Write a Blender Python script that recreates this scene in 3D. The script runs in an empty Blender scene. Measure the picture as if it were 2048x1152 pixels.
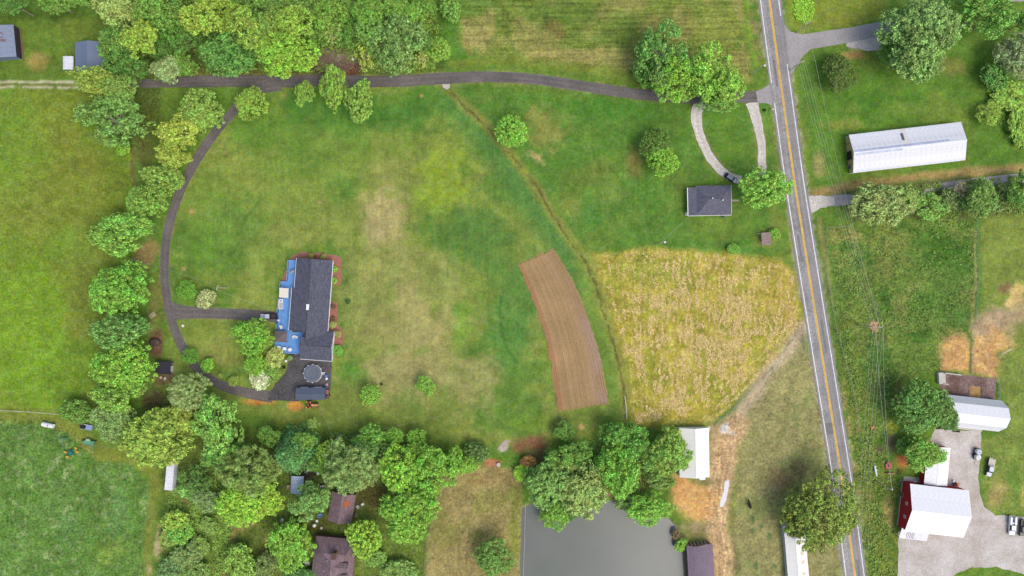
import bpy, bmesh, math, random
import numpy as np
from mathutils import Vector, Matrix

# ------------------------------------------------------------------ camera, sky, sun, exposure
SC = bpy.context.scene
COL = SC.collection
CAM_H = 230.0            # drone height in metres
PPM = 6.0                # photograph pixels per metre on the ground
def W(px, py, z=0.0):
    """world position of something seen at photo pixel (px,py) and standing at height z"""
    k = (CAM_H - z) / CAM_H / PPM
    return Vector(((px - 1024) * k, (576 - py) * k, z))

cam = bpy.data.cameras.new('drone_camera')
cam.sensor_width = 36.0
cam.lens = 18.0 * CAM_H / (1024 / PPM)
cam.clip_start = 1.0
cam.clip_end = 6000.0
cam_o = bpy.data.objects.new('drone_camera', cam)
COL.objects.link(cam_o)
cam_o.location = (0, 0, CAM_H)
cam_o.rotation_euler = (0, 0, 0)
SC.camera = cam_o

SUN_EL = math.radians(58)
SUN_AZ = math.radians(128)     # clockwise from +Y (photo top): light comes from lower right
world = bpy.data.worlds.new('World')
SC.world = world
world.use_nodes = True
wn = world.node_tree.nodes
sky = wn.new('ShaderNodeTexSky')
sky.sky_type = 'NISHITA'
sky.sun_disc = False
sky.sun_elevation = SUN_EL
sky.sun_rotation = SUN_AZ
sky.air_density = 1.0
sky.dust_density = 4.0
sky.ozone_density = 0.6
world.node_tree.links.new(sky.outputs[0], wn['Background'].inputs[0])
wn['Background'].inputs[1].default_value = 0.15

sun = bpy.data.lights.new('sun', 'SUN')
sun.energy = 0.85
sun.angle = math.radians(34)
sun.color = (1.0, 0.965, 0.90)
sun_o = bpy.data.objects.new('sun', sun)
COL.objects.link(sun_o)
sd = Vector((math.sin(SUN_AZ) * math.cos(SUN_EL), math.cos(SUN_AZ) * math.cos(SUN_EL), math.sin(SUN_EL)))
sun_o.rotation_euler = sd.to_track_quat('Z', 'Y').to_euler()
sun_o.location = (60, -60, 300)

SC.view_settings.view_transform = 'Standard'
SC.view_settings.look = 'None'
SC.view_settings.gamma = 1.0
SC.view_settings.use_curve_mapping = False
SC.view_settings.exposure = 0.55
SC.render.engine = 'CYCLES'
SC.cycles.max_bounces = 6
SC.cycles.transparent_max_bounces = 8

rnd = random.Random(7)
rng = np.random.default_rng(7)

# ------------------------------------------------------------------ colour and materials
KAL = 0.80               # photo brightness -> surface colour
def lin(c):
    c = np.asarray(c, dtype=float) / 255.0
    return np.where(c <= 0.04045, c / 12.92, ((c + 0.055) / 1.055) ** 2.4)
def C(r, g, b, k=KAL):
    v = np.clip(lin((r, g, b)) * k, 0.004, 0.86)
    return (float(v[0]), float(v[1]), float(v[2]), 1.0)

MATS = {}
def mat(name, col, rough=0.75, var=0.15, scale=1.5, bump=0.0, metallic=0.0, stretch=None, spec=0.35, fine=0.0, coords='Object'):
    """plain procedural material: base colour broken up by two sizes of noise"""
    if name in MATS: return MATS[name]
    m = bpy.data.materials.new(name); m.use_nodes = True
    nt = m.node_tree; N = nt.nodes; L = nt.links
    b = N['Principled BSDF']
    b.inputs['Roughness'].default_value = rough
    b.inputs['Metallic'].default_value = metallic
    b.inputs['Specular IOR Level'].default_value = spec
    tc = N.new('ShaderNodeTexCoord')
    mp = N.new('ShaderNodeMapping')
    if stretch: mp.inputs['Scale'].default_value = stretch
    L.new(tc.outputs[coords], mp.inputs[0])
    n = N.new('ShaderNodeTexNoise'); n.inputs['Scale'].default_value = scale; n.inputs['Detail'].default_value = 5
    n.inputs['Roughness'].default_value = 0.65
    L.new(mp.outputs[0], n.inputs['Vector'])
    rmp = N.new('ShaderNodeMapRange'); rmp.inputs['From Min'].default_value = 0.25; rmp.inputs['From Max'].default_value = 0.75
    rmp.inputs['To Min'].default_value = 1 - var; rmp.inputs['To Max'].default_value = 1 + var
    L.new(n.outputs['Fac'], rmp.inputs[0])
    mul = N.new('ShaderNodeMix'); mul.data_type = 'RGBA'; mul.blend_type = 'MULTIPLY'; mul.inputs[0].default_value = 1.0
    mul.inputs[6].default_value = col
    L.new(rmp.outputs[0], mul.inputs[7])
    out = mul.outputs[2]
    if fine:
        n2 = N.new('ShaderNodeTexNoise'); n2.inputs['Scale'].default_value = scale * 7; n2.inputs['Detail'].default_value = 3
        L.new(mp.outputs[0], n2.inputs['Vector'])
        r2 = N.new('ShaderNodeMapRange'); r2.inputs['From Min'].default_value = 0.3; r2.inputs['From Max'].default_value = 0.7
        r2.inputs['To Min'].default_value = 1 - fine; r2.inputs['To Max'].default_value = 1 + fine
        L.new(n2.outputs['Fac'], r2.inputs[0])
        m2 = N.new('ShaderNodeMix'); m2.data_type = 'RGBA'; m2.blend_type = 'MULTIPLY'; m2.inputs[0].default_value = 1.0
        L.new(out, m2.inputs[6]); L.new(r2.outputs[0], m2.inputs[7]); out = m2.outputs[2]
    L.new(out, b.inputs['Base Color'])
    if bump:
        bp = N.new('ShaderNodeBump'); bp.inputs['Strength'].default_value = bump; bp.inputs['Distance'].default_value = 0.1
        L.new(n.outputs['Fac'], bp.inputs['Height']); L.new(bp.outputs[0], b.inputs['Normal'])
    MATS[name] = m
    return m

# ------------------------------------------------------------------ object helpers
def tag(o, label=None, cat=None, group=None, kind=None):
    if label: o['label'] = label
    if cat: o['category'] = cat
    if group: o['group'] = group
    if kind: o['kind'] = kind
    return o
def link(o, parent=None):
    COL.objects.link(o)
    if parent is not None: o.parent = parent
    return o
def empty(name, loc=(0, 0, 0), rz=0.0, label=None, cat=None, group=None):
    o = bpy.data.objects.new(name, None); o.empty_display_size = 0.5
    link(o); o.location = loc; o.rotation_euler = (0, 0, rz)
    return tag(o, label, cat, group)
def inst(name, mesh, parent=None, loc=(0, 0, 0), rot=(0, 0, 0), scale=(1, 1, 1)):
    o = bpy.data.objects.new(name, mesh); link(o, parent)
    o.location = loc; o.rotation_euler = rot; o.scale = scale
    return o
def np_mesh(name, verts, faces, m=None, smooth=False):
    """verts (n,3), faces (k,3|4) -> mesh"""
    me = bpy.data.meshes.new(name)
    verts = np.asarray(verts, dtype=np.float32); faces = np.asarray(faces, dtype=np.int32)
    k = faces.shape[1]
    me.vertices.add(len(verts)); me.vertices.foreach_set('co', verts.ravel())
    me.loops.add(faces.size); me.loops.foreach_set('vertex_index', faces.ravel())
    me.polygons.add(len(faces)); me.polygons.foreach_set('loop_start', np.arange(0, faces.size, k, dtype=np.int32))
    if smooth: me.polygons.foreach_set('use_smooth', np.ones(len(faces), dtype=bool))
    me.update(calc_edges=True); me.validate()
    if m: me.materials.append(m)
    return me

class MB:
    """collects solid shapes in one mesh"""
    def __init__(s): s.v = []; s.f = []
    def add(s, vs, fs):
        o = len(s.v); s.v += [tuple(p) for p in vs]; s.f += [tuple(i + o for i in f) for f in fs]; return s
    def box(s, x0, x1, y0, y1, z0, z1):
        return s.add([(x0,y0,z0),(x1,y0,z0),(x1,y1,z0),(x0,y1,z0),(x0,y0,z1),(x1,y0,z1),(x1,y1,z1),(x0,y1,z1)],
                     [(3,2,1,0),(4,5,6,7),(0,1,5,4),(1,2,6,5),(2,3,7,6),(3,0,4,7)])
    def prism(s, poly, z0, z1):
        """poly: counterclockwise list of (x,y) or of (x,y,z) for the top"""
        n = len(poly)
        a = sum(poly[i][0]*poly[(i+1)%n][1]-poly[(i+1)%n][0]*poly[i][1] for i in range(n))
        if a < 0: poly = poly[::-1]
        return s.add([(p[0],p[1],z0) for p in poly]+[(p[0],p[1],z1) for p in poly],
                     [tuple(range(n-1,-1,-1)), tuple(range(n,2*n))]+[(i,(i+1)%n,n+(i+1)%n,n+i) for i in range(n)])
    def slab(s, quad, t, down=True):
        """quad: four 3-D points ccw seen from above, thickness t"""
        q = [Vector(p) for p in quad]; n = (q[1]-q[0]).cross(q[3]-q[0]).normalized()*t
        lo = [p-n for p in q]
        return s.add([tuple(p) for p in lo]+[tuple(p) for p in q],
                     [(3,2,1,0),(4,5,6,7),(0,1,5,4),(1,2,6,5),(2,3,7,6),(3,0,4,7)])
    def tube(s, pts, r, n=6, r2=None, cap=True):
        pts = [Vector(p) for p in pts]; m = len(pts); o = len(s.v)
        for i, p in enumerate(pts):
            d = (pts[min(i+1,m-1)]-pts[max(i-1,0)]).normalized()
            a = d.orthogonal().normalized() if abs(d.z) < 0.9 else Vector((1,0,0)); a = (a - d*a.dot(d)).normalized()
            b = d.cross(a); rr = r if r2 is None else r+(r2-r)*i/(m-1)
            for k in range(n):
                t = 2*math.pi*k/n; q = p+(a*math.cos(t)+b*math.sin(t))*rr; s.v.append(tuple(q))
        for i in range(m-1):
            for k in range(n):
                s.f.append((o+i*n+k, o+i*n+(k+1)%n, o+(i+1)*n+(k+1)%n, o+(i+1)*n+k))
        if cap:
            s.f.append(tuple(o+k for k in range(n-1,-1,-1))); s.f.append(tuple(o+(m-1)*n+k for k in range(n)))
        return s
    def lathe(s, prof, n=20, c=(0,0,0)):
        """prof: list of (r,z), closed on the axis with caps"""
        o = len(s.v)
        for r, z in prof:
            for k in range(n):
                t = 2*math.pi*k/n; s.v.append((c[0]+r*math.cos(t), c[1]+r*math.sin(t), c[2]+z))
        for i in range(len(prof)-1):
            for k in range(n):
                s.f.append((o+i*n+k, o+i*n+(k+1)%n, o+(i+1)*n+(k+1)%n, o+(i+1)*n+k))
        s.f.append(tuple(o+k for k in range(n-1,-1,-1))); s.f.append(tuple(o+(len(prof)-1)*n+k for k in range(n)))
        return s
    def mesh(s, name, m, bevel=0.0, smooth=False):
        me = bpy.data.meshes.new(name); me.from_pydata(s.v, [], s.f)
        if bevel:
            bm = bmesh.new(); bm.from_mesh(me)
            bmesh.ops.bevel(bm, geom=list(bm.edges), offset=bevel, segments=2, affect='EDGES', clamp_overlap=True)
            bm.to_mesh(me); bm.free()
        if smooth:
            for p in me.polygons: p.use_smooth = True
        me.materials.append(m); me.update()
        return me
    def build(s, name, m, parent=None, loc=(0,0,0), rot=(0,0,0), bevel=0.0, smooth=False):
        return inst(name, s.mesh(name, m, bevel, smooth), parent, loc, rot)
def copy_tree(o, parent=None):
    c = o.copy(); COL.objects.link(c)
    if parent is not None: c.parent = parent
    for ch in list(o.children): copy_tree(ch, c)
    return c

# ------------------------------------------------------------------ numpy noise
def vnoise(x, y, seed):
    xi = np.floor(x).astype(np.int64); yi = np.floor(y).astype(np.int64)
    fx = x-xi; fy = y-yi; fx = fx*fx*(3-2*fx); fy = fy*fy*(3-2*fy)
    def h(a, b):
        n = (a*374761393 + b*668265263 + seed*974634777) & 0xffffffff
        n = ((n ^ (n >> 13))*1274126177) & 0xffffffff
        return ((n ^ (n >> 16)) & 0xffff)/65535.0
    return (h(xi,yi)*(1-fx)+h(xi+1,yi)*fx)*(1-fy)+(h(xi,yi+1)*(1-fx)+h(xi+1,yi+1)*fx)*fy
def fbm(x, y, scale, seed=0, octv=4):
    a = 0.5; t = 0; s = 0; f = 1.0/scale
    for i in range(octv):
        t = t+a*vnoise(x*f, y*f, seed+i*17); s += a; a *= 0.55; f *= 2.03
    return t/s       # 0..1
# ------------------------------------------------------------------ ground
STEP = 2.5
def axis(lo, hi):
    core = np.arange(lo, hi+0.1, STEP)
    far = np.array([15, 40, 90, 180, 400, 900, 2000, 4500, 9000], dtype=float)
    return np.concatenate([lo-far[::-1], core, hi+far])
gx = axis(-60, 2110); gy = axis(-60, 1212)
X, Y = np.meshgrid(gx, gy)
JX = X+(fbm(X, Y, 22, 1, 3)-0.5)*16; JY = Y+(fbm(X, Y, 22, 5, 3)-0.5)*16
TINT = np.zeros(X.shape+(3,)); TINT[:] = (96, 128, 50)
AMP = np.full(X.shape, 0.42)         # strength of the fine grain
ROWS = np.zeros(X.shape+(3,))        # mown rows: along x, along y, straw
RELIEF = (fbm(X, Y, 160, 31, 3)-0.5)*0.05
def sl(pts, m):
    p = np.array(pts, dtype=float)
    i0, i1 = np.searchsorted(gx, [p[:,0].min()-m, p[:,0].max()+m]); j0, j1 = np.searchsorted(gy, [p[:,1].min()-m, p[:,1].max()+m])
    return slice(j0, max(j1, j0+1)), slice(i0, max(i1, i0+1))
def seg_dist(x, y, pts, closed):
    d = np.full(x.shape, 1e9); n = len(pts)
    for i in range(n if closed else n-1):
        ax, ay = pts[i]; bx, by = pts[(i+1) % n]; dx, dy = bx-ax, by-ay
        t = np.clip(((x-ax)*dx+(y-ay)*dy)/(dx*dx+dy*dy+1e-9), 0, 1)
        d = np.minimum(d, (x-ax-t*dx)**2+(y-ay-t*dy)**2)
    return np.sqrt(d)
def inside(x, y, pts):
    r = np.zeros(x.shape, bool); n = len(pts)
    for i in range(n):
        ax, ay = pts[i]; bx, by = pts[(i+1) % n]
        c = ((ay > y) != (by > y))
        with np.errstate(divide='ignore', invalid='ignore'):
            r ^= c & (x < (bx-ax)*(y-ay)/(by-ay)+ax)
    return r
def sstep(t): t = np.clip(t, 0, 1); return t*t*(3-2*t)
def poly_mask(pts, feather=4, jit=1.0):
    s = sl(pts, feather+20)
    x = X[s]+(JX[s]-X[s])*jit; y = Y[s]+(JY[s]-Y[s])*jit
    d = seg_dist(x, y, pts, True); d = np.where(inside(x, y, pts), d, -d)
    return s, sstep(d/feather*0.5+0.5)
def put(s, m, col, amp=None):
    m = m[..., None]; TINT[s] = TINT[s]*(1-m)+np.array(col, float)*m
    if amp is not None: AMP[s] = AMP[s]*(1-m[..., 0])+amp*m[..., 0]
def fill(pts, col, feather=5, k=1.0, jit=1.0, amp=None, patchy=None):
    s, m = poly_mask(pts, feather, jit)
    if patchy: m = m*sstep((fbm(X[s], Y[s], patchy[0], patchy[1], 4)-patchy[2])/patchy[3])
    put(s, m*k, col, amp)
def stroke(pts, hw, col, k=1.0, feather=3, jit=0.5, amp=None, patchy=None):
    s = sl(pts, hw+feather+20)
    x = X[s]+(JX[s]-X[s])*jit; y = Y[s]+(JY[s]-Y[s])*jit
    m = sstep((hw-seg_dist(x, y, pts, False))/feather*0.5+0.5)
    if patchy: m = m*sstep((fbm(X[s], Y[s], patchy[0], patchy[1], 4)-patchy[2])/patchy[3])
    put(s, m*k, col, amp)
def blob(cx, cy, rx, ry, col, k=0.7, rot=0, soft=1.0, seed=0, amp=None, ns=28):
    R = max(rx, ry)*1.6
    s = sl([(cx-R, cy-R), (cx+R, cy+R)], 5)
    a = math.radians(rot); dx = X[s]-cx; dy = Y[s]-cy
    u = (dx*math.cos(a)+dy*math.sin(a))/rx; v = (-dx*math.sin(a)+dy*math.cos(a))/ry
    r = np.sqrt(u*u+v*v)+(fbm(X[s], Y[s], ns, 60+seed, 4)-0.5)*1.3
    put(s, sstep((1.12-r)/(soft*0.8))*min(1, k*1.15), col, amp)

# broad meadow colour everywhere, then field by field (photo colours)
put((slice(None), slice(None)), sstep((fbm(X, Y, 120, 11, 5)-0.35)/0.3)*0.5, (108, 134, 52))
put((slice(None), slice(None)), sstep((fbm(X, Y, 45, 12, 5)-0.5)/0.25)*0.35, (84, 122, 44))
# west hay meadow
WM = [(-60,178),(250,178),(262,300),(268,420),(265,540),(262,700),(250,815),(120,826),(-60,816)]
fill(WM, (117,134,50), 8, 1, amp=0.5)
fill(WM, (104,136,46), 8, 0.8, patchy=(70,21,0.48,0.16))
blob(45,650,120,200,(116,150,46),0.75,seed=1); blob(60,760,130,70,(112,146,46),0.7,seed=2); blob(30,300,70,120,(110,142,50),0.5,seed=3)
blob(150,330,70,110,(122,128,52),0.5,seed=4); blob(170,560,60,150,(114,124,54),0.5,seed=5); blob(60,430,90,70,(124,134,56),0.5,seed=6)
stroke([(225,300),(245,420),(240,600),(235,800)],22,(96,116,40),0.4,14)
stroke([(265,285),(266,350),(270,390)],4,(112,88,60),0.7,4)
# north-west yard
fill([(-60,20),(205,28),(200,158),(-60,160)],(98,122,46),8,0.8)
blob(75,120,30,22,(146,132,72),0.8,seed=7); blob(60,30,120,14,(74,98,36),0.7,seed=8); blob(150,60,40,30,(112,126,52),0.5,seed=9)
for y0, y1 in ((164,165.5),(173.5,174.5)): stroke([(-60,y0),(60,y0+0.5),(190,y1),(260,y1)],3.2,(196,186,158),0.9,3,0.3,0.3,patchy=(16,41,0.2,0.25))
stroke([(-60,169),(190,170)],2.5,(106,116,52),0.8,3,0.2)
# south-west meadow, tall and bluish
SW = [(-60,832),(100,838),(150,868),(190,915),(250,922),(285,950),(300,1000),(290,1080),(280,1215),(-60,1215)]
fill(SW, (93,126,57), 6, 1, amp=0.85)
fill(SW, (102,136,68), 6, 0.8, patchy=(38,22,0.5,0.14)); fill(SW, (88,124,52), 6, 0.7, patchy=(55,24,0.52,0.14))
fill(SW, (146,156,110), 6, 0.55, patchy=(13,26,0.6,0.12))
blob(235,1040,22,90,(100,138,80),0.4,5,seed=12); blob(140,1060,45,40,(96,134,76),0.3,seed=13); blob(220,1110,40,40,(122,146,60),0.5,seed=14)
stroke([(-60,828),(90,832),(150,856),(195,900),(260,912),(305,940),(330,980)],13,(124,132,56),0.85,10)
stroke([(120,850),(160,885),(195,915),(240,918)],3,(146,136,62),0.6,5)
stroke([(310,960),(304,1010),(298,1080),(292,1160)],8,(122,128,58),0.8,8)
blob(318,1085,12,42,(176,160,118),0.9,6,0.6,15); blob(300,1140,14,18,(172,156,114),0.8,seed=16)
# woodland floor, north and south
fill([(205,20),(330,-60),(850,-60),(905,110),(880,148),(370,150),(330,170),(290,300),(240,300),(200,160)],(88,106,48),14,0.95,amp=0.8)
fill([(205,20),(330,-60),(850,-60),(905,110),(880,148),(370,150)],(96,118,46),14,0.8,patchy=(26,27,0.5,0.12))
blob(655,122,60,26,(92,70,58),0.95,6,0.5,17,0.8); blob(690,140,60,14,(110,76,56),0.7,seed=18)
stroke([(300,140),(420,146),(620,146)],7,(112,104,58),0.7,8)
fill([(290,800),(345,740),(400,790),(500,860),(860,880),(900,920),(860,960),(850,1215),(310,1215),(330,1000)],(96,112,50),12,0.9,amp=0.8)
fill([(345,940),(450,960),(470,1215),(310,1215)],(110,136,60),10,0.95,patchy=(30,28,0.3,0.15))
stroke([(505,1042),(470,1058),(450,1090),(440,1150)],9,(150,134,82),0.8,8)
stroke([(545,1060),(528,1095),(520,1150)],7,(138,120,72),0.7,7)
blob(430,1085,22,40,(92,116,46),0.6,seed=19); blob(375,980,14,30,(116,96,70),0.6,seed=20)
stroke([(722,1100),(728,1152)],4,(150,130,90),0.8,4)
blob(740,985,45,40,(88,84,44),0.8,seed=21); blob(640,1045,60,30,(80,84,40),0.8,seed=22); blob(610,940,35,28,(82,70,58),0.8,seed=23)
fill([(760,1080),(850,1080),(845,1215),(715,1215),(722,1090)],(104,126,54),10,0.8)
# lawn inside the loop drive
LAWN = [(520,182),(890,172),(1000,240),(1060,350),(1130,460),(1180,560),(1235,700),(1250,830),(1180,880),(960,890),(690,865),(560,840),(340,800),(330,520),(360,370),(430,270)]
fill(LAWN, (118,138,60), 8, 1, amp=0.34)
fill(LAWN, (138,143,74), 8, 0.4, patchy=(62,36,0.52,0.18)); fill(LAWN, (132,143,70), 8, 0.4, patchy=(24,37,0.54,0.12))
fill(LAWN, (88,124,50), 8, 0.75, patchy=(75,33,0.5,0.16))
blob(700,225,190,55,(78,122,48),0.85,2,seed=30); blob(880,200,110,34,(80,124,46),0.7,seed=31); blob(510,260,90,60,(96,134,50),0.75,seed=32); blob(620,300,150,70,(104,136,54),0.6,seed=132); blob(440,420,90,110,(104,138,54),0.5,seed=133)
blob(470,360,90,60,(126,140,62),0.6,-30,seed=33); blob(460,450,60,90,(96,130,54),0.6,30,seed=34)
blob(780,430,60,85,(160,152,96),0.85,-20,seed=35); blob(800,340,70,34,(134,142,72),0.6,seed=36); blob(755,460,34,60,(166,156,104),0.6,seed=37)
blob(885,355,62,75,(132,154,54),0.9,15,seed=38); blob(890,300,30,50,(138,152,62),0.5,seed=39)
stroke([(910,205),(985,290),(1045,385),(1110,470),(1165,570)],26,(84,126,60),0.9,26)
blob(960,470,90,70,(88,124,56),0.8,35,seed=40); blob(1030,600,70,120,(90,128,58),0.8,10,seed=41); blob(1015,690,50,60,(84,128,56),0.6,seed=42)
blob(830,660,120,140,(154,148,92),0.8,10,seed=43); blob(740,600,80,130,(142,144,80),0.6,seed=44); blob(880,560,60,60,(140,146,80),0.6,seed=45)
blob(800,520,60,40,(150,150,88),0.5,seed=46); blob(940,770,70,70,(150,148,90),0.7,seed=47); blob(800,760,100,60,(154,148,94),0.65,seed=48)
blob(925,650,25,60,(118,156,58),0.6,12,seed=49); blob(700,740,24,30,(92,138,56),0.7,seed=50); blob(690,800,60,40,(120,132,66),0.5,seed=51)
blob(520,480,60,60,(112,136,60),0.5,seed=52); blob(590,470,70,30,(132,142,70),0.6,seed=53); blob(400,500,40,60,(98,136,50),0.6,seed=54)
blob(450,560,70,30,(118,136,58),0.5,seed=55); blob(400,660,36,34,(120,138,54),0.5,seed=56); blob(455,705,36,40,(134,136,70),0.5,seed=57); blob(430,740,26,16,(96,124,50),0.5,seed=58)
stroke([(520,400),(490,440),(470,480)],3,(74,112,44),0.5,5); stroke([(1000,600),(1002,660),(1015,700),(1034,722)],2.2,(62,104,44),0.75,3,patchy=(20,71,0.3,0.2))
blob(820,840,110,30,(112,126,58),0.7,seed=59); blob(600,835,80,22,(116,124,58),0.6,seed=61); blob(1060,850,50,20,(110,140,52),0.7,seed=62)
for cx, cy in ((368,537),(383,423),(844,191),(1380,348),(450,305),(640,405),(1530,300)): blob(cx,cy,6,5,(176,140,98),0.8,seed=cx,ns=8)
# drainage ditch from the culvert to the field corner
DITCH = [(893,176),(950,232),(1015,298),(1064,359),(1086,397),(1125,461),(1167,520),(1188,563),(1205,618),(1231,699),(1248,788),(1253,835)]
stroke([(910,185),(985,258),(1035,320),(1085,395),(1130,455)],12,(134,136,68),0.55,10)
d = seg_dist(X, Y, DITCH, False); RELIEF -= 0.25*np.exp(-(d/7)**2)
# centre lawn by the small house
CL = [(905,178),(1300,200),(1390,210),(1560,200),(1590,330),(1560,500),(1480,510),(1200,500),(1150,470),(1060,350),(980,240)]
fill(CL, (88,126,50), 6, 0.95, amp=0.4)
fill(CL, (104,130,54), 6, 0.7, patchy=(60,35,0.5,0.15))
blob(1200,215,150,26,(78,124,44),0.8,4,seed=70); blob(1090,255,55,50,(142,138,72),0.7,40,seed=71); blob(1070,315,24,10,(186,164,110),0.7,35,seed=72,ns=10)
blob(1200,350,70,50,(112,130,56),0.6,seed=73); blob(1225,385,36,26,(132,138,70),0.6,seed=74); blob(1145,420,22,40,(134,136,66),0.5,-35,seed=75); blob(1275,325,26,40,(118,112,60),0.7,seed=76)
blob(1180,430,50,30,(78,122,52),0.6,seed=77); blob(1330,470,90,22,(98,136,56),0.6,seed=78); blob(1450,460,90,30,(108,132,54),0.6,seed=79); blob(1240,400,90,60,(84,128,52),0.4,seed=80)
blob(1460,270,44,60,(94,128,46),0.7,seed=81); blob(1550,450,20,50,(130,132,64),0.5,seed=82); blob(1530,480,30,24,(144,138,76),0.6,seed=83)
s, m = poly_mask([(1170,240),(1380,230),(1375,470),(1190,470)], 30); ROWS[s][..., 1] = np.maximum(ROWS[s][..., 1], m*0.35)
s, m = poly_mask(LAWN, 40); ROWS[s][..., 1] = np.maximum(ROWS[s][..., 1], m*0.24)
# north stubble field
NF = [(905,-60),(1480,-60),(1500,160),(1290,150),(1160,128),(1020,112),(930,105),(900,50)]
fill(NF, (138,138,74), 8, 1, amp=0.6)
fill(NF, (108,128,54), 8, 0.9, patchy=(60,43,0.46,0.16))
blob(1110,30,90,40,(92,116,48),0.8,seed=90); blob(1240,60,60,60,(100,122,52),0.7,seed=91); blob(905,70,34,80,(86,128,48),0.9,seed=92); blob(940,10,60,26,(94,124,50),0.8,seed=93)
blob(1150,110,120,20,(160,148,90),0.6,seed=94); blob(1300,70,40,60,(138,136,72),0.5,seed=95); blob(960,80,50,30,(160,150,92),0.6,seed=96); blob(1430,60,60,60,(132,138,66),0.6,seed=97)
blob(1095,45,9,24,(70,92,40),0.7,-15,seed=98); blob(1233,86,4,6,(72,90,42),0.6,ns=8); blob(1110,55,30,16,(128,106,64),0.5,40,seed=99)
s, m = poly_mask(NF, 14); ROWS[s][..., 0] = m*0.9
stroke([(905,128),(1010,120),(1150,135),(1280,158)],9,(122,134,56),0.8,9)
stroke([(1487,-60),(1500,60),(1512,130)],5,(120,150,52),0.8,5); stroke([(1505,-60),(1510,60),(1522,120)],9,(146,130,92),0.8,8,patchy=(12,44,0.35,0.2))
stroke([(845,-20),(850,60)],5,(120,110,66),0.7,4)
# field of cut hay
HAY = [(1190,506),(1300,497),(1420,502),(1540,515),(1590,545),(1600,600),(1604,650),(1560,712),(1490,790),(1440,838),(1400,850),(1266,852),(1261,790),(1249,715),(1228,640),(1208,570)]
fill([(1150,470),(1200,500),(1260,850),(1225,850),(1205,700),(1150,560)],(116,140,60),10,0.7); fill(HAY, (164,154,66), 10, 1, amp=0.6)
fill(HAY, (140,144,56), 9, 0.7, patchy=(36,45,0.5,0.14)); fill(HAY, (186,168,92), 6, 0.7, patchy=(22,46,0.52,0.12))
blob(1300,540,90,36,(146,150,62),0.8,seed=100); blob(1560,590,40,70,(178,156,80),0.6,seed=101); blob(1420,760,30,24,(132,140,52),0.5,seed=102)
TRAM = [[(1552,560),(1545,620),(1530,690),(1495,760),(1450,815),(1390,838),(1290,840)],[(1572,590),(1566,650),(1530,720),(1480,780)],[(1436,640),(1450,660),(1462,650),(1462,630)],[(1430,742),(1418,756),(1426,772),(1448,768),(1456,750)],[(1440,795),(1425,812),(1440,832),(1462,818)],[(1296,520),(1292,640),(1300,780)],[(1385,520),(1390,660),(1380,800)],[(1225,560),(1255,680),(1275,800)]]
for q in TRAM: stroke(q,2.0,(142,144,60),0.6,4,0.8)
stroke([(1185,510),(1210,600),(1240,700),(1256,830)],7,(166,152,72),0.6,7)
stroke([(1595,665),(1540,735),(1470,815),(1425,852)],4,(84,124,70),0.8,4); stroke([(1260,853),(1400,853)],3,(104,112,50),0.7,4)
s, m = poly_mask(HAY, 12); ROWS[s][..., 1] = np.maximum(ROWS[s][..., 1], m*0.38); ROWS[s][..., 2] = m
stroke(DITCH,9,(138,138,66),0.7,7)
stroke(DITCH,2.1,(80,84,46),0.72,2.5,0.6,0.7,patchy=(14,73,0.28,0.2))
stroke([(x+11,y-3) for x,y in DITCH[5:]],2,(148,146,72),0.6,3); stroke([(x-9,y+4) for x,y in DITCH],1.6,(112,140,62),0.5,3)
# north-east lawns
NE = [(1590,160),(1620,110),(1760,90),(1960,100),(2010,170),(2110,260),(2110,330),(1930,340),(1640,370),(1612,330)]
fill(NE, (92,128,48), 8, 1, amp=0.42); fill(NE, (114,134,56), 8, 0.7, patchy=(55,47,0.5,0.15))
blob(1750,200,120,26,(80,124,44),0.7,3,seed=110); blob(1850,220,100,20,(108,132,54),0.6,4,seed=111); blob(1700,110,40,12,(160,130,80),0.8,seed=112); blob(1690,250,60,14,(136,140,66),0.6,seed=113)
blob(1640,330,16,40,(158,148,94),0.7,seed=114); blob(1720,95,40,10,(176,160,130),0.6,seed=115); blob(1900,130,36,24,(132,128,66),0.6,seed=116)
stroke([(1625,388),(1700,372),(1800,358),(1930,345),(2060,335)],9,(170,142,92),0.9,7,patchy=(22,48,0.12,0.25))
fill([(1570,-60),(1780,-60),(1770,42),(1620,66),(1575,58)],(128,140,56),6,0.8); blob(1604,20,24,26,(126,168,50),0.9,seed=117); blob(1680,40,60,16,(146,148,62),0.5,seed=118)
fill([(1950,160),(2110,140),(2110,330),(2040,300),(1990,230)],(102,140,48),14,0.7); stroke([(1965,190),(1985,235),(2040,300)],2,(70,96,40),0.6,3)
# scrub strip with a farm track, then the east pasture
fill([(1690,385),(1830,365),(2110,345),(2110,430),(1920,440),(1700,440)],(96,104,58),10,0.9,amp=0.7); blob(1880,375,40,18,(122,112,92),0.8,seed=119); blob(1960,365,60,8,(128,116,108),0.8,-4,seed=120)
EP = [(1652,455),(1760,450),(1880,430),(1950,445),(1955,560),(1945,680),(1940,740),(1880,745),(1800,760),(1790,860),(1760,900),(1700,905),(1680,700)]
fill(EP, (98,122,54), 8, 1, amp=0.9); fill(EP, (74,108,44), 8, 0.9, patchy=(40,49,0.48,0.13)); fill(EP, (128,132,72), 8, 0.5, patchy=(30,50,0.55,0.12))
blob(1890,500,60,60,(72,108,40),0.8,seed=121); blob(1900,600,50,80,(80,112,48),0.6,seed=122); blob(1780,500,50,70,(124,130,66),0.6,seed=123); blob(1690,470,50,20,(138,134,72),0.6,seed=124); blob(1720,620,40,60,(104,124,54),0.6,seed=125)
fill([(1962,430),(2110,425),(2110,860),(2000,780),(2000,720),(1960,560)],(120,136,62),8,1,amp=0.4); fill([(1995,700),(2110,690),(2110,1035),(1990,1030),(1965,1010),(1962,880),(2020,860)],(120,137,64),8,0.95,amp=0.55)
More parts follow.
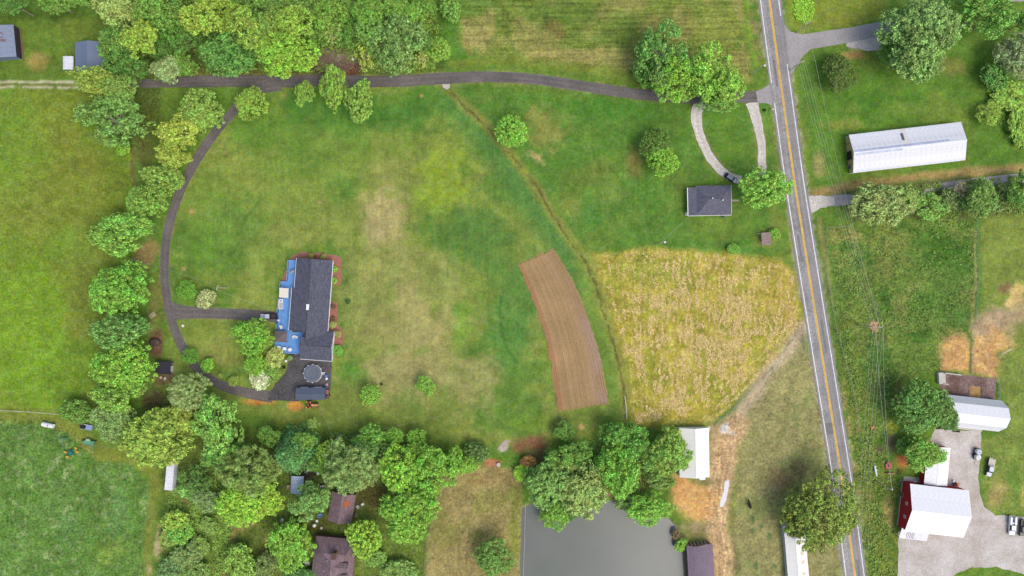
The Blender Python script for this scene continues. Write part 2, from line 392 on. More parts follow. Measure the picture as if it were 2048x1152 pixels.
blob(1990,985,24,34,(160,148,90),0.85,20,seed=126); blob(2030,960,14,50,(96,130,50),0.6,seed=127); blob(2046,985,6,30,(186,160,96),0.7,seed=128)
stroke([(1950,460),(1952,540),(1948,620),(1942,700)],2.6,(160,146,98),0.75,3); stroke([(1957,440),(1958,560),(1948,680),(1941,745)],3,(84,124,50),0.8,3)
blob(2030,595,22,34,(196,170,108),0.95,15,0.8,129,ns=16); blob(2010,575,20,12,(130,104,76),0.7,-30,seed=130); blob(1995,640,40,30,(166,148,118),0.85,-30,seed=131)
YD = [(1884,742),(1884,690),(1900,665),(1925,672),(1945,690),(1952,660),(1975,645),(2000,660),(2026,690),(2000,706),(1996,720),(1994,756)]
fill(YD, (200,160,104), 14, 0.95, 1.6, amp=0.5); fill(YD, (202,156,98), 14, 0.7, patchy=(26,132,0.45,0.2), amp=0.5); fill(YD, (172,140,98), 10, 0.7, patchy=(12,133,0.55,0.12)); stroke([(1960,655),(1995,630),(2030,640),(2048,620)],18,(172,150,116),0.85,16,1.5); blob(1960,660,24,14,(168,146,112),0.7,seed=134); blob(2018,660,16,34,(166,148,106),0.6,-20,seed=135)
stroke([(1942,660),(1941,745)],2,(104,118,56),0.9,2,0.3)
# roadside strips
stroke([(1518,-60),(1545,160)],9,(146,136,82),0.7,8); stroke([(1553,220),(1585,420),(1606,560),(1640,760),(1690,1060)],12,(138,134,74),0.7,8)
stroke([(1585,150),(1612,340),(1625,420)],7,(118,134,60),0.6,8); stroke([(1638,440),(1656,560),(1662,610)],5,(158,144,92),0.75,5); stroke([(1628,440),(1652,560),(1672,700),(1700,880)],4,(88,112,54),0.6,5)
fill([(1672,640),(1700,640),(1760,900),(1800,970),(1800,1080),(1795,1215),(1740,1215)],(112,124,54),8,0.9,amp=0.85); fill([(1672,640),(1700,640),(1760,900),(1800,970),(1800,1080),(1795,1215),(1740,1215)],(88,118,46),8,0.8,patchy=(20,51,0.48,0.12),amp=0.85)
stroke([(1682,760),(1694,820),(1705,900),(1725,1040)],5,(164,146,96),0.7,5,patchy=(14,52,0.4,0.2)); stroke([(1705,780),(1718,860),(1735,960),(1745,1060)],4,(160,142,94),0.6,5,patchy=(14,53,0.45,0.2))
blob(1778,1030,14,34,(176,158,96),0.8,-8,seed=140); blob(1810,920,26,24,(186,122,74),0.85,seed=141); blob(1785,885,20,24,(120,104,80),0.7,seed=142); blob(1758,905,10,14,(112,92,86),0.8,seed=143); blob(1782,855,12,16,(164,164,60),0.6,seed=144); blob(1748,652,12,13,(176,142,106),0.9,0,0.6,145,ns=10)
blob(1800,800,14,40,(120,100,70),0.6,seed=146); blob(1770,1120,26,40,(112,128,54),0.5,seed=147)
# pastures either side of the pond
SP = [(885,930),(960,925),(1040,940),(1045,1000),(1042,1215),(845,1215),(865,1060)]
fill(SP, (148,136,86), 6, 1, amp=0.6); fill(SP, (132,132,70), 6, 0.7, patchy=(40,54,0.5,0.14)); stroke([(893,945),(870,1010),(858,1080),(850,1215)],4,(158,136,98),0.6,5)
blob(1030,1050,16,90,(122,134,56),0.6,seed=150); blob(970,960,60,24,(146,128,80),0.6,seed=151)
RP = [(1510,790),(1600,680),(1640,740),(1665,900),(1695,1100),(1700,1215),(1460,1215),(1460,1060),(1480,900)]
fill(RP, (146,142,92), 8, 1, amp=0.6); fill(RP, (130,138,80), 8, 0.75, patchy=(44,55,0.5,0.14)); blob(1560,960,30,40,(150,126,82),0.6,seed=152); blob(1600,940,22,20,(100,88,66),0.5,seed=153)
for cx, cy in ((1506,1060),(1523,1052),(1540,1072),(1512,1132),(1548,1132),(1504,1038)): blob(cx,cy,6,9,(84,116,72),0.6,seed=cx,ns=8)
stroke([(1465,860),(1452,930),(1460,1010),(1470,1100),(1472,1215)],5,(120,104,66),0.4,6)
# dirt: farm lane, clay bank, rubble
TRK = [(1606,655),(1575,702),(1530,752),(1500,800),(1470,850),(1450,900),(1440,960),(1432,1010),(1432,1060),(1442,1110),(1444,1215)]
stroke(TRK[:5],18,(158,146,106),0.75,14); stroke(TRK[:5],11,(188,170,136),0.95,10,patchy=(18,56,0.12,0.25)); stroke(TRK[4:],24,(186,158,116),0.95,10,amp=0.75)
fill([(1420,845),(1500,840),(1480,890),(1470,960),(1450,1040),(1460,1215),(1425,1215),(1420,1060),(1410,1000)],(188,160,118),9,0.9)
fill([(1345,948),(1375,955),(1425,975),(1440,990),(1420,1040),(1390,1050),(1345,1010)],(206,160,100),14,0.95); blob(1358,975,18,24,(196,146,90),0.6,seed=160); fill([(1345,948),(1440,985),(1420,1045),(1350,1015)],(186,154,108),10,0.7,patchy=(9,161,0.55,0.12)); blob(1385,1055,40,18,(168,148,112),0.7,seed=161)
blob(1380,1075,22,16,(128,128,74),0.8,seed=162); blob(1405,1070,20,14,(136,112,84),0.5,seed=163); blob(1400,965,30,8,(140,132,84),0.7,seed=164)
for cx, cy, rx, ry in ((1452,855,12,10),(1462,866,9,6),(1446,862,10,7),(1418,858,4,8)): blob(cx,cy,rx,ry,(198,196,190),0.9,seed=cx,ns=9)
for off in (-13,-8,-3,3,8,13,18):
    stroke([(p[0]+off*(1 if i > 4 else 0.5), p[1]) for i, p in enumerate(TRK)][4:],1.3,(160,126,84) if off % 2 else (206,182,142),0.55,2,0.7)
for k in range(7):
    a = rnd.uniform(0, 6.28); cx, cy = 1440+rnd.uniform(-10,14), 900+rnd.uniform(-18,26); r0 = rnd.uniform(8,20)
    stroke([(cx+r0*math.cos(a+t*0.35), cy+r0*0.8*math.sin(a+t*0.35)) for t in range(8)],1.2,(152,120,80),0.5,2,0.4)
blob(1270,965,40,24,(122,96,76),0.9,seed=165,amp=0.7); blob(1220,990,60,8,(150,126,98),0.7,seed=166); blob(1290,945,34,16,(84,80,56),0.7,seed=167)
blob(1060,890,46,24,(142,104,72),0.85,seed=168); blob(1085,915,40,16,(104,86,62),0.6,seed=169); blob(985,925,20,8,(184,120,88),0.8,seed=170); blob(1009,893,15,10,(172,160,146),0.9,-35,0.5,171,ns=10); blob(1163,853,7,9,(184,160,104),0.9,seed=172,ns=8)
blob(1175,900,50,16,(76,112,42),0.6,seed=173); blob(1130,935,60,30,(78,96,44),0.6,seed=174)
blob(520,803,36,9,(196,140,74),0.85,3,seed=175); blob(590,812,16,16,(200,144,74),0.8,40,seed=176); blob(545,797,26,5,(178,168,150),0.7,seed=177); blob(640,818,20,6,(126,126,66),0.5,seed=178)
blob(312,610,26,90,(132,118,70),0.5,5,seed=179); blob(290,510,24,40,(146,122,82),0.75,20,seed=180); blob(315,690,20,36,(112,80,66),0.75,seed=181); blob(325,745,26,36,(104,84,64),0.7,seed=182); blob(310,800,30,30,(92,80,56),0.7,seed=183)
blob(300,245,30,60,(84,96,40),0.6,seed=184); blob(290,320,20,60,(98,100,50),0.7,seed=185)
stroke([(345,604),(335,560),(333,500),(345,430)],13,(110,134,54),0.0,5)

# worn edges of the road and drives
for dx in (-24, 24): stroke([(1533+dx,-50),(1539+dx,0),(1563+dx,178),(1587+dx,350),(1604+dx,460),(1652+dx,760),(1685+dx,966),(1710+dx,1152),(1717+dx,1205)],3.2,(164,156,138),0.75,4,0.8,patchy=(12,181,0.38,0.2))
stroke([(1440,195),(1300,191),(1150,170),(1020,155),(880,157),(740,163),(560,163),(400,163)],13.5,(146,138,86),0.6,4,0.5,patchy=(16,182,0.35,0.2))
stroke([(462,228),(430,266),(399,310),(371,360),(350,410),(336,460),(330,510),(330,560),(336,610),(347,652),(363,690),(385,725),(410,750),(440,769),(480,783)],11.5,(142,136,82),0.55,4,0.5,patchy=(16,183,0.38,0.2))
stroke([(370,625),(420,626),(500,630),(545,633)],13,(146,140,86),0.5,3,0.4)
for q in ([(1393,220),(1393,240),(1400,270),(1415,305),(1435,333),(1456,352)],[(1503,204),(1510,225),(1518,260),(1523,300),(1524,345)]): stroke(q,12,(140,136,80),0.55,5,0.7)
# faint wheel tracks over the lawns
for q in ([(600,500),(560,440),(520,400),(470,330),(440,270)],[(700,640),(760,560),(800,470),(830,380),(880,300)],[(690,720),(780,700),(900,690),(1000,650),(1060,560)],[(1290,470),(1330,430),(1360,380),(1380,300)],[(1240,480),(1210,420),(1190,340),(1160,260)]):
    for o_ in (-5, 5): stroke([(x+o_, y+o_*0.4) for x, y in q],1.2,(142,142,76),0.28,3,0.6)
for k in range(90):
    q = rnd.choice((SP, RP)); a_ = np.array(q); cx, cy = rnd.uniform(a_[:,0].min(), a_[:,0].max()), rnd.uniform(a_[:,1].min(), a_[:,1].max())
    if inside(np.array([cx]), np.array([cy]), q)[0]: blob(cx, cy, rnd.uniform(1.6,2.6), rnd.uniform(1.4,2.2), (82,78,46), 0.7, ns=6)
# pond bed
POND = [(1046,1018),(1060,1012),(1090,1008),(1140,1010),(1180,1008),(1240,1004),(1262,1030),(1300,1035),(1338,1040),(1352,1055),(1360,1075),(1368,1100),(1372,1150),(1372,1250),(1040,1250),(1043,1100),(1044,1050)]
s, m = poly_mask(POND, 10, 0.35)
RELIEF[s] = RELIEF[s]*(1-m)-1.3*m
put(s, m, (104,98,84)); stroke(POND[:13],4,(156,144,116),0.55,4,0.35); stroke([POND[-3],POND[-2],POND[-1],POND[0]],3.5,(142,138,98),0.5,4,0.35)
# grain of all fields
g1 = (fbm(X, Y, 9, 81, 3)-0.5)[..., None]; g2 = (fbm(X, Y, 30, 82, 3)-0.5)[..., None]
TINT = TINT*1.025*(1+g1*0.34*(AMP[..., None]+0.3)+g2*0.2)

def ground_material():
    m = bpy.data.materials.new('ground_grass'); m.use_nodes = True
    nt = m.node_tree; N = nt.nodes; L = nt.links; b = N['Principled BSDF']
    b.inputs['Roughness'].default_value = 0.95; b.inputs['Specular IOR Level'].default_value = 0.1
    at = N.new('ShaderNodeAttribute'); at.attribute_name = 'tint'
    ar = N.new('ShaderNodeAttribute'); ar.attribute_name = 'rows'
    sp = N.new('ShaderNodeSeparateColor'); L.new(ar.outputs['Color'], sp.inputs[0])
    tc = N.new('ShaderNodeTexCoord')
    def noise(scale, detail, rough=0.6, vec=None):
        n = N.new('ShaderNodeTexNoise'); n.inputs['Scale'].default_value = scale; n.inputs['Detail'].default_value = detail; n.inputs['Roughness'].default_value = rough
        L.new(vec or tc.outputs['Object'], n.inputs['Vector']); return n.outputs['Fac']
    def math_(op, a, b_, clamp=False):
        n = N.new('ShaderNodeMath'); n.operation = op; n.use_clamp = clamp
        for i, v in enumerate((a, b_)):
            if isinstance(v, (int, float)): n.inputs[i].default_value = v
            else: L.new(v, n.inputs[i])
        return n.outputs[0]
    def mp(sx, sy, rz=0):
        q = N.new('ShaderNodeMapping'); q.inputs['Scale'].default_value = (sx, sy, 1); q.inputs['Rotation'].default_value = (0, 0, rz)
        L.new(tc.outputs['Object'], q.inputs[0]); return q.outputs[0]
    fine = math_('SUBTRACT', noise(1.15, 6, 0.75), 0.5)
    mid = math_('SUBTRACT', noise(0.22, 5, 0.65), 0.5)
    k = math_('ADD', math_('ADD', math_('MULTIPLY', fine, math_('MULTIPLY', at.outputs['Alpha'], 4.4)), math_('MULTIPLY', math_('SUBTRACT', noise(3.1, 3, 0.7), 0.5), math_('MULTIPLY', at.outputs['Alpha'], 2.6))), math_('MULTIPLY', mid, 0.7))
    # rows left by mowing: noise drawn out along the rows
    rx = math_('MULTIPLY', math_('SUBTRACT', noise(1.0, 4, 0.6, mp(0.05, 1.05)), 0.5), math_('MULTIPLY', sp.outputs[0], 1.9))
    ry = math_('MULTIPLY', math_('SUBTRACT', noise(1.0, 4, 0.6, mp(1.0, 0.06, math.radians(4))), 0.5), math_('MULTIPLY', sp.outputs[1], 1.9))
    k = math_('ADD', k, math_('ADD', rx, ry))
    k = math_('MAXIMUM', math_('ADD', k, 1.0), 0.25)
    mul = N.new('ShaderNodeMix'); mul.data_type = 'RGBA'; mul.blend_type = 'MULTIPLY'; mul.inputs[0].default_value = 1
    L.new(at.outputs['Color'], mul.inputs[6]); L.new(k, mul.inputs[7])
    # scattered dry and lush blades shift the hue
    hs = N.new('ShaderNodeHueSaturation'); L.new(mul.outputs[2], hs.inputs['Color'])
    L.new(math_('ADD', math_('MULTIPLY', math_('SUBTRACT', noise(0.75, 4), 0.5), 0.13), 0.5), hs.inputs['Hue'])
    L.new(math_('ADD', math_('MULTIPLY', math_('SUBTRACT', noise(0.5, 4, 0.7), 0.5), 0.5), 1.0), hs.inputs['Saturation'])
    L.new(hs.outputs[0], b.inputs['Base Color'])
    bp = N.new('ShaderNodeBump'); bp.inputs['Strength'].default_value = 0.7; bp.inputs['Distance'].default_value = 0.25
    L.new(noise(1.6, 5, 0.7), bp.inputs['Height']); L.new(bp.outputs[0], b.inputs['Normal'])
    return m
H_, W_ = X.shape
gv = np.stack([(X-1024)/PPM, (576-Y)/PPM, RELIEF], -1).reshape(-1, 3)
idx = np.arange(H_*W_).reshape(H_, W_)
gf = np.stack([idx[1:, :-1], idx[1:, 1:], idx[:-1, 1:], idx[:-1, :-1]], -1).reshape(-1, 4)
gme = np_mesh('ground', gv, gf, ground_material(), smooth=True)
ca = gme.color_attributes.new('tint', 'FLOAT_COLOR', 'POINT')
ca.data.foreach_set('color', np.concatenate([np.clip(lin(np.clip(TINT, 0, 255))*KAL, 0.004, 0.85), AMP[..., None]], -1).astype(np.float32).ravel())
ca = gme.color_attributes.new('rows', 'FLOAT_COLOR', 'POINT')
ca.data.foreach_set('color', np.concatenate([ROWS, np.ones(X.shape+(1,))], -1).astype(np.float32).ravel())
tag(inst('ground', gme), 'green and tan farm fields and lawns seen from above', 'ground', kind='structure')

# ------------------------------------------------------------------ sheets lying on the ground
def ribbon_mesh(name, pts, hw, z, m, step=1.6, rag=0.0, seed=1, cols=2):
    """pts in pixels; hw half width in metres (number or one per point); uv = metres across, along"""
    P = [W(*p) for p in pts]; HW = [hw]*len(P) if isinstance(hw, (int, float)) else list(hw)
    # Catmull-Rom through the points
    Q = []; HQ = []
    for i in range(len(P)-1):
        p0, p1, p2, p3 = P[max(i-1,0)], P[i], P[i+1], P[min(i+2,len(P)-1)]
        n = max(2, int((p2-p1).length/step))
        for k in range(n):
            t = k/n
            Q.append(0.5*((2*p1)+(p2-p0)*t+(2*p0-5*p1+4*p2-p3)*t*t+(3*p1-p0-3*p2+p3)*t**3)); HQ.append(HW[i]+(HW[i+1]-HW[i])*t)
    Q.append(P[-1]); HQ.append(HW[-1])
    n = len(Q); v = []; uv = []; run = 0.0; r_ = random.Random(seed); jl = jr = 0.0
    for i in range(n):
        d = (Q[min(i+1,n-1)]-Q[max(i-1,0)]).normalized(); nn = Vector((-d.y, d.x, 0))
        if i: run += (Q[i]-Q[i-1]).length
        jl = 0.6*jl+r_.uniform(-rag, rag); jr = 0.6*jr+r_.uniform(-rag, rag)
        a = HQ[i]+jl; b = -HQ[i]+jr
        for c in range(cols):
            t = a+(b-a)*c/(cols-1); q = Q[i]+nn*t; v.append((q.x, q.y, z)); uv.append((t, run))
    f = [(i*cols+c, i*cols+c+1, (i+1)*cols+c+1, (i+1)*cols+c)[::-1] for i in range(n-1) for c in range(cols-1)]
    f = [x if ((Vector(v[x[1]])-Vector(v[x[0]])).cross(Vector(v[x[2]])-Vector(v[x[0]]))).z > 0 else x[::-1] for x in f]
    me = bpy.data.meshes.new(name); me.from_pydata(v, [], f); me.materials.append(m)
    ul = me.uv_layers.new(name='UVMap')
    for lp in me.loops: ul.data[lp.index].uv = uv[lp.vertex_index]
    return me, Q
def sheet(name, pts, z, m, label, cat, rag=0.15, seg=1.2, seed=3):
    """flat area with a slightly ragged outline"""
    r_ = random.Random(seed); P = [W(*p) for p in pts]; o = []
    for i in range(len(P)):
        a, b = P[i], P[(i+1) % len(P)]; n = max(1, int((b-a).length/seg))
        for k in range(n): q = a+(b-a)*k/n; o.append((q.x+r_.uniform(-rag,rag), q.y+r_.uniform(-rag,rag), z))
    bm = bmesh.new(); vs = [bm.verts.new(p) for p in o]; fc = bm.faces.new(vs); fc.normal_update()
    if fc.normal.z < 0: fc.normal_flip()
    bmesh.ops.triangulate(bm, faces=[fc])
    me = bpy.data.meshes.new(name); bm.to_mesh(me); bm.free(); me.materials.append(m)
    return tag(inst(name, me), label, cat, kind='structure')

def asphalt(name, c1, c2, wheel=0.0, crack=0.0, spotty=0.15):
    m = bpy.data.materials.new(name); m.use_nodes = True; nt = m.node_tree; N = nt.nodes; L = nt.links; b = N['Principled BSDF']
    b.inputs['Roughness'].default_value = 0.9; b.inputs['Specular IOR Level'].default_value = 0.25
    tc = N.new('ShaderNodeTexCoord')
    n = N.new('ShaderNodeTexNoise'); n.inputs['Scale'].default_value = 0.12; n.inputs['Detail'].default_value = 6; n.inputs['Roughness'].default_value = 0.7
    L.new(tc.outputs['Object'], n.inputs['Vector'])
    r = N.new('ShaderNodeMapRange'); r.inputs['From Min'].default_value = 0.35; r.inputs['From Max'].default_value = 0.65; L.new(n.outputs['Fac'], r.inputs[0])
    mx = N.new('ShaderNodeMix'); mx.data_type = 'RGBA'; mx.inputs[6].default_value = c1; mx.inputs[7].default_value = c2; L.new(r.outputs[0], mx.inputs[0])
    n2 = N.new('ShaderNodeTexNoise'); n2.inputs['Scale'].default_value = 1.6; n2.inputs['Detail'].default_value = 5; L.new(tc.outputs['Object'], n2.inputs['Vector'])
    r2 = N.new('ShaderNodeMapRange'); r2.inputs['From Min'].default_value = 0.3; r2.inputs['From Max'].default_value = 0.7; r2.inputs['To Min'].default_value = 1-spotty; r2.inputs['To Max'].default_value = 1+spotty; L.new(n2.outputs['Fac'], r2.inputs[0])
    mu = N.new('ShaderNodeMix'); mu.data_type = 'RGBA'; mu.blend_type = 'MULTIPLY'; mu.inputs[0].default_value = 1; L.new(mx.outputs[2], mu.inputs[6]); L.new(r2.outputs[0], mu.inputs[7])
    out = mu.outputs[2]
    if wheel:       # streaks worn along the driving direction
        mp = N.new('ShaderNodeMapping'); mp.inputs['Scale'].default_value = (1.3, 0.02, 1); L.new(tc.outputs['UV'], mp.inputs[0])
        n3 = N.new('ShaderNodeTexNoise'); n3.inputs['Scale'].default_value = 1.0; n3.inputs['Detail'].default_value = 3; L.new(mp.outputs[0], n3.inputs['Vector'])
        r3 = N.new('ShaderNodeMapRange'); r3.inputs['From Min'].default_value = 0.3; r3.inputs['From Max'].default_value = 0.7; r3.inputs['To Min'].default_value = 1-wheel; r3.inputs['To Max'].default_value = 1+wheel; L.new(n3.outputs['Fac'], r3.inputs[0])
        m3 = N.new('ShaderNodeMix'); m3.data_type = 'RGBA'; m3.blend_type = 'MULTIPLY'; m3.inputs[0].default_value = 1; L.new(out, m3.inputs[6]); L.new(r3.outputs[0], m3.inputs[7]); out = m3.outputs[2]
    if crack:
        vo = N.new('ShaderNodeTexVoronoi'); vo.feature = 'DISTANCE_TO_EDGE'; vo.inputs['Scale'].default_value = 0.33
        nd = N.new('ShaderNodeTexNoise'); nd.inputs['Scale'].default_value = 0.9; L.new(tc.outputs['Object'], nd.inputs['Vector'])
        ad = N.new('ShaderNodeMix'); ad.data_type = 'RGBA'; ad.inputs[0].default_value = 0.5; L.new(tc.outputs['Object'], ad.inputs[6]); L.new(nd.outputs['Color'], ad.inputs[7]); L.new(ad.outputs[2], vo.inputs['Vector'])
        r4 = N.new('ShaderNodeMapRange'); r4.inputs['From Min'].default_value = 0.012; r4.inputs['From Max'].default_value = 0.03; r4.inputs['To Min'].default_value = 1-crack; r4.inputs['To Max'].default_value = 1; L.new(vo.outputs['Distance'], r4.inputs[0])
        m4 = N.new('ShaderNodeMix'); m4.data_type = 'RGBA'; m4.blend_type = 'MULTIPLY'; m4.inputs[0].default_value = 1; L.new(out, m4.inputs[6]); L.new(r4.outputs[0], m4.inputs[7]); out = m4.outputs[2]
    L.new(out, b.inputs['Base Color'])
    bp = N.new('ShaderNodeBump'); bp.inputs['Strength'].default_value = 0.3; bp.inputs['Distance'].default_value = 0.05; L.new(n2.outputs['Fac'], bp.inputs['Height']); L.new(bp.outputs[0], b.inputs['Normal'])
    return m
A_ROAD = asphalt('road_asphalt', C(136,134,134), C(150,147,146), 0.16, 0.10)
A_PATCH = asphalt('road_patched_lane', C(138,136,134), C(164,161,158), 0.22, 0.2, 0.22)
A_DRIVE = asphalt('driveway_asphalt', C(96,91,88), C(117,111,108), 0.2, 0.0, 0.18)
A_SIDE = asphalt('side_road_asphalt', C(152,149,147), C(166,162,160), 0.08, 0.0, 0.14)
A_PAD = asphalt('yard_asphalt', C(72,70,72), C(98,95,95), 0, 0.0, 0.4)
GRAVEL = asphalt('pale_gravel', C(186,178,168), C(208,203,194), 0.16, 0, 0.25)
YARD = asphalt('yard_gravel', C(176,166,153), C(206,202,197), 0, 0, 0.16)
MUD = asphalt('yard_mud', C(96,70,62), C(150,130,124), 0, 0, 0.35)
WHITE_LINE = mat('white_road_paint', C(232,232,230), 0.8, 0.3, 0.7, fine=0.2); YELLOW_LINE = mat('yellow_road_paint', C(224,182,76), 0.8, 0.26, 0.5, fine=0.18)

ROADC = [(1533,-50),(1539,0),(1563,178),(1587,350),(1604,460),(1652,760),(1685,966),(1710,1152),(1717,1205)]
def off_pts(pts, dx): return [(p[0]+dx, p[1]) for p in pts]
me, _ = ribbon_mesh('road', ROADC, 3.75, 0.075, A_ROAD, 2.0, 0.05, 5); road = tag(inst('road', me), 'grey two-lane country road with yellow centre lines', 'road', kind='structure')
me, _ = ribbon_mesh('lane_patch', off_pts(ROADC, -9.5), 1.45, 0.083, A_PATCH, 2.0, 0.04, 6); tag(inst('worn_lane', me, road), 'paler cracked left lane')
for i, dx in enumerate((-18.2, 18.2)):
    cuts = [[(1533,-50),(1539,0),(1543.4,32)],[(1556,128),(1563,178),(1587,350),(1604,460),(1652,760),(1685,966),(1710,1152),(1717,1205)]] if i else [ROADC[:2]+[(1561,166)],[(1567,206)]+ROADC[3:]]
    for c in cuts:
        me, _ = ribbon_mesh('edge_line', off_pts(c, dx), 0.14, 0.091, WHITE_LINE, 3.0, 0.01, 7); inst('edge_line', me, road)
for dx in (-1.15, 1.15):
    me, _ = ribbon_mesh('centre_line', off_pts(ROADC, dx), 0.15, 0.091, YELLOW_LINE, 3.0, 0.01, 8); inst('centre_line', me, road)

M_TAR = mat('tar_patch', C(122,120,121), 0.9, 0.2, 0.8)
for i, (y, ox, hw, ln) in enumerate(((300,8,.5,6),(470,-10,.35,9),(560,-14,.25,16),(640,9,.3,11),(700,-6,.2,20),(845,-9,1.2,4),(905,10,.3,12),(120,-8,.4,9),(240,-15,.25,14),(1120,8,.35,8))):
    xc = np.interp(y, [p[1] for p in ROADC], [p[0] for p in ROADC]); xe = np.interp(y+ln*PPM, [p[1] for p in ROADC], [p[0] for p in ROADC])
    me, _ = ribbon_mesh('asphalt_patch', [(xc+ox,y),(xe+ox,y+ln*PPM)], hw, 0.087, M_TAR if i % 2 else A_PATCH, 1.0, 0.05, 20+i); inst('asphalt_patch', me, road)
DRV = [(1545,190),(1500,194),(1440,195),(1380,197),(1300,191),(1230,182),(1150,170),(1080,160),(1020,155),(950,154),(880,157),(800,162),(740,163),(640,161),(560,163),(480,162),(400,163),(345,165),(290,167),(235,169)]
me, _ = ribbon_mesh('driveway', DRV, [2.4,1.9]+[1.75]*8+[1.95]*7+[1.7,1.4,1.1], 0.055, A_DRIVE, 1.2, 0.07, 9, 3); tag(inst('driveway', me), 'long dark asphalt driveway running west from the road', 'driveway', kind='structure')
LOOP = [(560,166),(515,178),(485,200),(462,228),(430,266),(399,310),(371,360),(350,410),(336,460),(330,510),(330,560),(336,610),(347,652),(363,690),(385,725),(410,750),(440,769),(480,783),(545,794)]
me, _ = ribbon_mesh('loop_drive', LOOP, [2.6,1.9]+[1.5]*15+[1.6,2.0], 0.063, A_DRIVE, 1.2, 0.06, 10, 3); tag(inst('loop_drive', me), 'dark curved loop drive around the house lawn', 'driveway', kind='structure')
me, _ = ribbon_mesh('front_spur', [(338,622),(370,625),(420,626),(500,630),(556,634)], [3.2,2.2,1.8,1.75,1.7], 0.059, A_DRIVE, 1.2, 0.06, 11, 3); tag(inst('front_spur', me), 'short straight drive from the loop to the deck steps', 'driveway', kind='structure')
sheet('asphalt_yard', [(536,788),(556,762),(571,744),(576,730),(580,704),(614,700),(664,712),(662,760),(659,797),(590,802),(536,801)], 0.071, A_PAD, 'dark blotchy asphalt yard behind the blue deck', 'yard')
sheet('junction_apron', [(1556,28),(1564,30),(1569,50),(1580,63),(1604,69),(1700,55),(1800,36),(1880,18),(1884,44),(1802,64),(1700,85),(1622,98),(1606,112),(1586,143),(1578,158),(1568,158)], 0.067, A_SIDE, 'pale side road joining the country road', 'road', 0.06)
sheet('driveway_mouth', [(1538,170),(1546,160),(1552,164),(1556,210),(1546,212),(1532,206),(1515,206),(1512,184)], 0.061, A_SIDE, 'grey flared mouth of the long driveway', 'road', 0.06)
me, _ = ribbon_mesh('gravel_drive', [(1404,206),(1395,220),(1393,240),(1400,270),(1415,305),(1435,333),(1456,352),(1482,360)], [1.9,1.9,1.9,1.6,1.4,1.4,1.3,1.4], 0.047, GRAVEL, 1.0, 0.16, 12, 3); tag(inst('gravel_drive', me), 'curved pale gravel drive leading to the dark car', 'driveway', kind='structure')
me, _ = ribbon_mesh('gravel_lane', [(1503,204),(1510,225),(1518,260),(1523,300),(1524,350)], [2.3,1.7,1.5,1.35,1.3], 0.047, GRAVEL, 1.0, 0.16, 13, 3); tag(inst('gravel_lane', me), 'straight pale gravel lane beside the country road', 'driveway', kind='structure')
me, _ = ribbon_mesh('farm_track', [(1612,408),(1640,404),(1680,400),(1740,396),(1820,388),(1900,372),(1980,362),(2060,355)], [3.6,1.9,1.8,1.6,1.5,1.5,1.5,1.5], 0.047, A_SIDE, 1.2, 0.12, 14, 3); tag(inst('farm_track', me), 'grey farm track entering the scrub strip', 'track', kind='structure')
sheet('gravel_apron', [(1618,394),(1634,390),(1668,394),(1668,410),(1640,416),(1622,428)], 0.053, GRAVEL, 'pale gravel apron at the farm track entrance', 'track', 0.25)
sheet('gravel_patch', [(1695,84),(1757,72),(1764,98),(1735,104),(1710,96),(1690,92)], 0.05, YARD, 'pale gravel patch beside the side road', 'track', 0.3)
sheet('top_road', [(2020,-20),(2080,-20),(2080,2),(2040,4),(2018,2)], 0.05, A_SIDE, 'corner of grey road at the top right', 'road')
sheet('gravel_yard', [(1797,1062),(1795,1165),(1895,1165),(1912,1146),(1945,1135),(1990,1134),(2020,1140),(2050,1150),(2120,1170),(2120,1030),(2048,1033),(1990,1031),(1968,1012),(1958,985),(1957,950),(1962,890),(1961,862),(1870,858),(1862,875),(1840,900),(1836,1062)], 0.05, YARD, 'pale gravel farmyard around the red barn', 'yard', 0.2)
sheet('puddle', [(1450,962),(1459,960),(1457,980),(1452,1000),(1445,1014),(1439,1014),(1441,1000),(1447,982)], 0.03, mat('puddle_mud', C(196,197,200), 0.25, 0.08, 1), 'long pale grey puddle beside the dirt lane', 'puddle', 0.1)
sheet('culvert_stones', [(883,167),(900,168),(898,176),(892,180),(886,175)], 0.05, mat('riprap', C(186,178,170), 0.9, 0.4, 2.5, 0.6), 'pale stone apron at the driveway culvert', 'stones', 0.2, 0.6)
sheet('stepping_path', [(1462,399),(1478,399),(1478,403),(1462,403)], 0.03, mat('path_concrete', C(176,168,152), 0.9, 0.2, 1.5), 'short concrete path from the small house', 'path', 0.03)

# pond water
m = bpy.data.materials.new('pond_water'); m.use_nodes = True; b = m.node_tree.nodes['Principled BSDF']
b.inputs['Roughness'].default_value = 0.16; b.inputs['IOR'].default_value = 1.33
N = m.node_tree.nodes; L = m.node_tree.links; tc = N.new('ShaderNodeTexCoord'); n = N.new('ShaderNodeTexNoise'); n.inputs['Scale'].default_value = 1.4; n.inputs['Detail'].default_value = 4
n2 = N.new('ShaderNodeTexNoise'); n2.inputs['Scale'].default_value = 0.07; n2.inputs['Detail'].default_value = 5; L.new(tc.outputs['Object'], n2.inputs['Vector']); pm = N.new('ShaderNodeMix'); pm.data_type = 'RGBA'; pm.inputs[6].default_value = C(98,106,96); pm.inputs[7].default_value = C(116,118,116); L.new(n2.outputs['Fac'], pm.inputs[0]); L.new(pm.outputs[2], b.inputs['Base Color'])
L.new(tc.outputs['Object'], n.inputs['Vector']); bp = N.new('ShaderNodeBump'); bp.inputs['Strength'].default_value = 0.09; L.new(n.outputs['Fac'], bp.inputs['Height']); L.new(bp.outputs[0], b.inputs['Normal'])
mb = MB(); pw = [W(p[0]+(p[0]-1205)*0.03, p[1]+(p[1]-1120)*0.05) for p in POND]
mb.add([(p.x, p.y, -0.5) for p in pw], [tuple(range(len(pw)-1, -1, -1))])
o = mb.build('pond', m); tag(o, 'flat grey farm pond', 'pond', kind='structure')

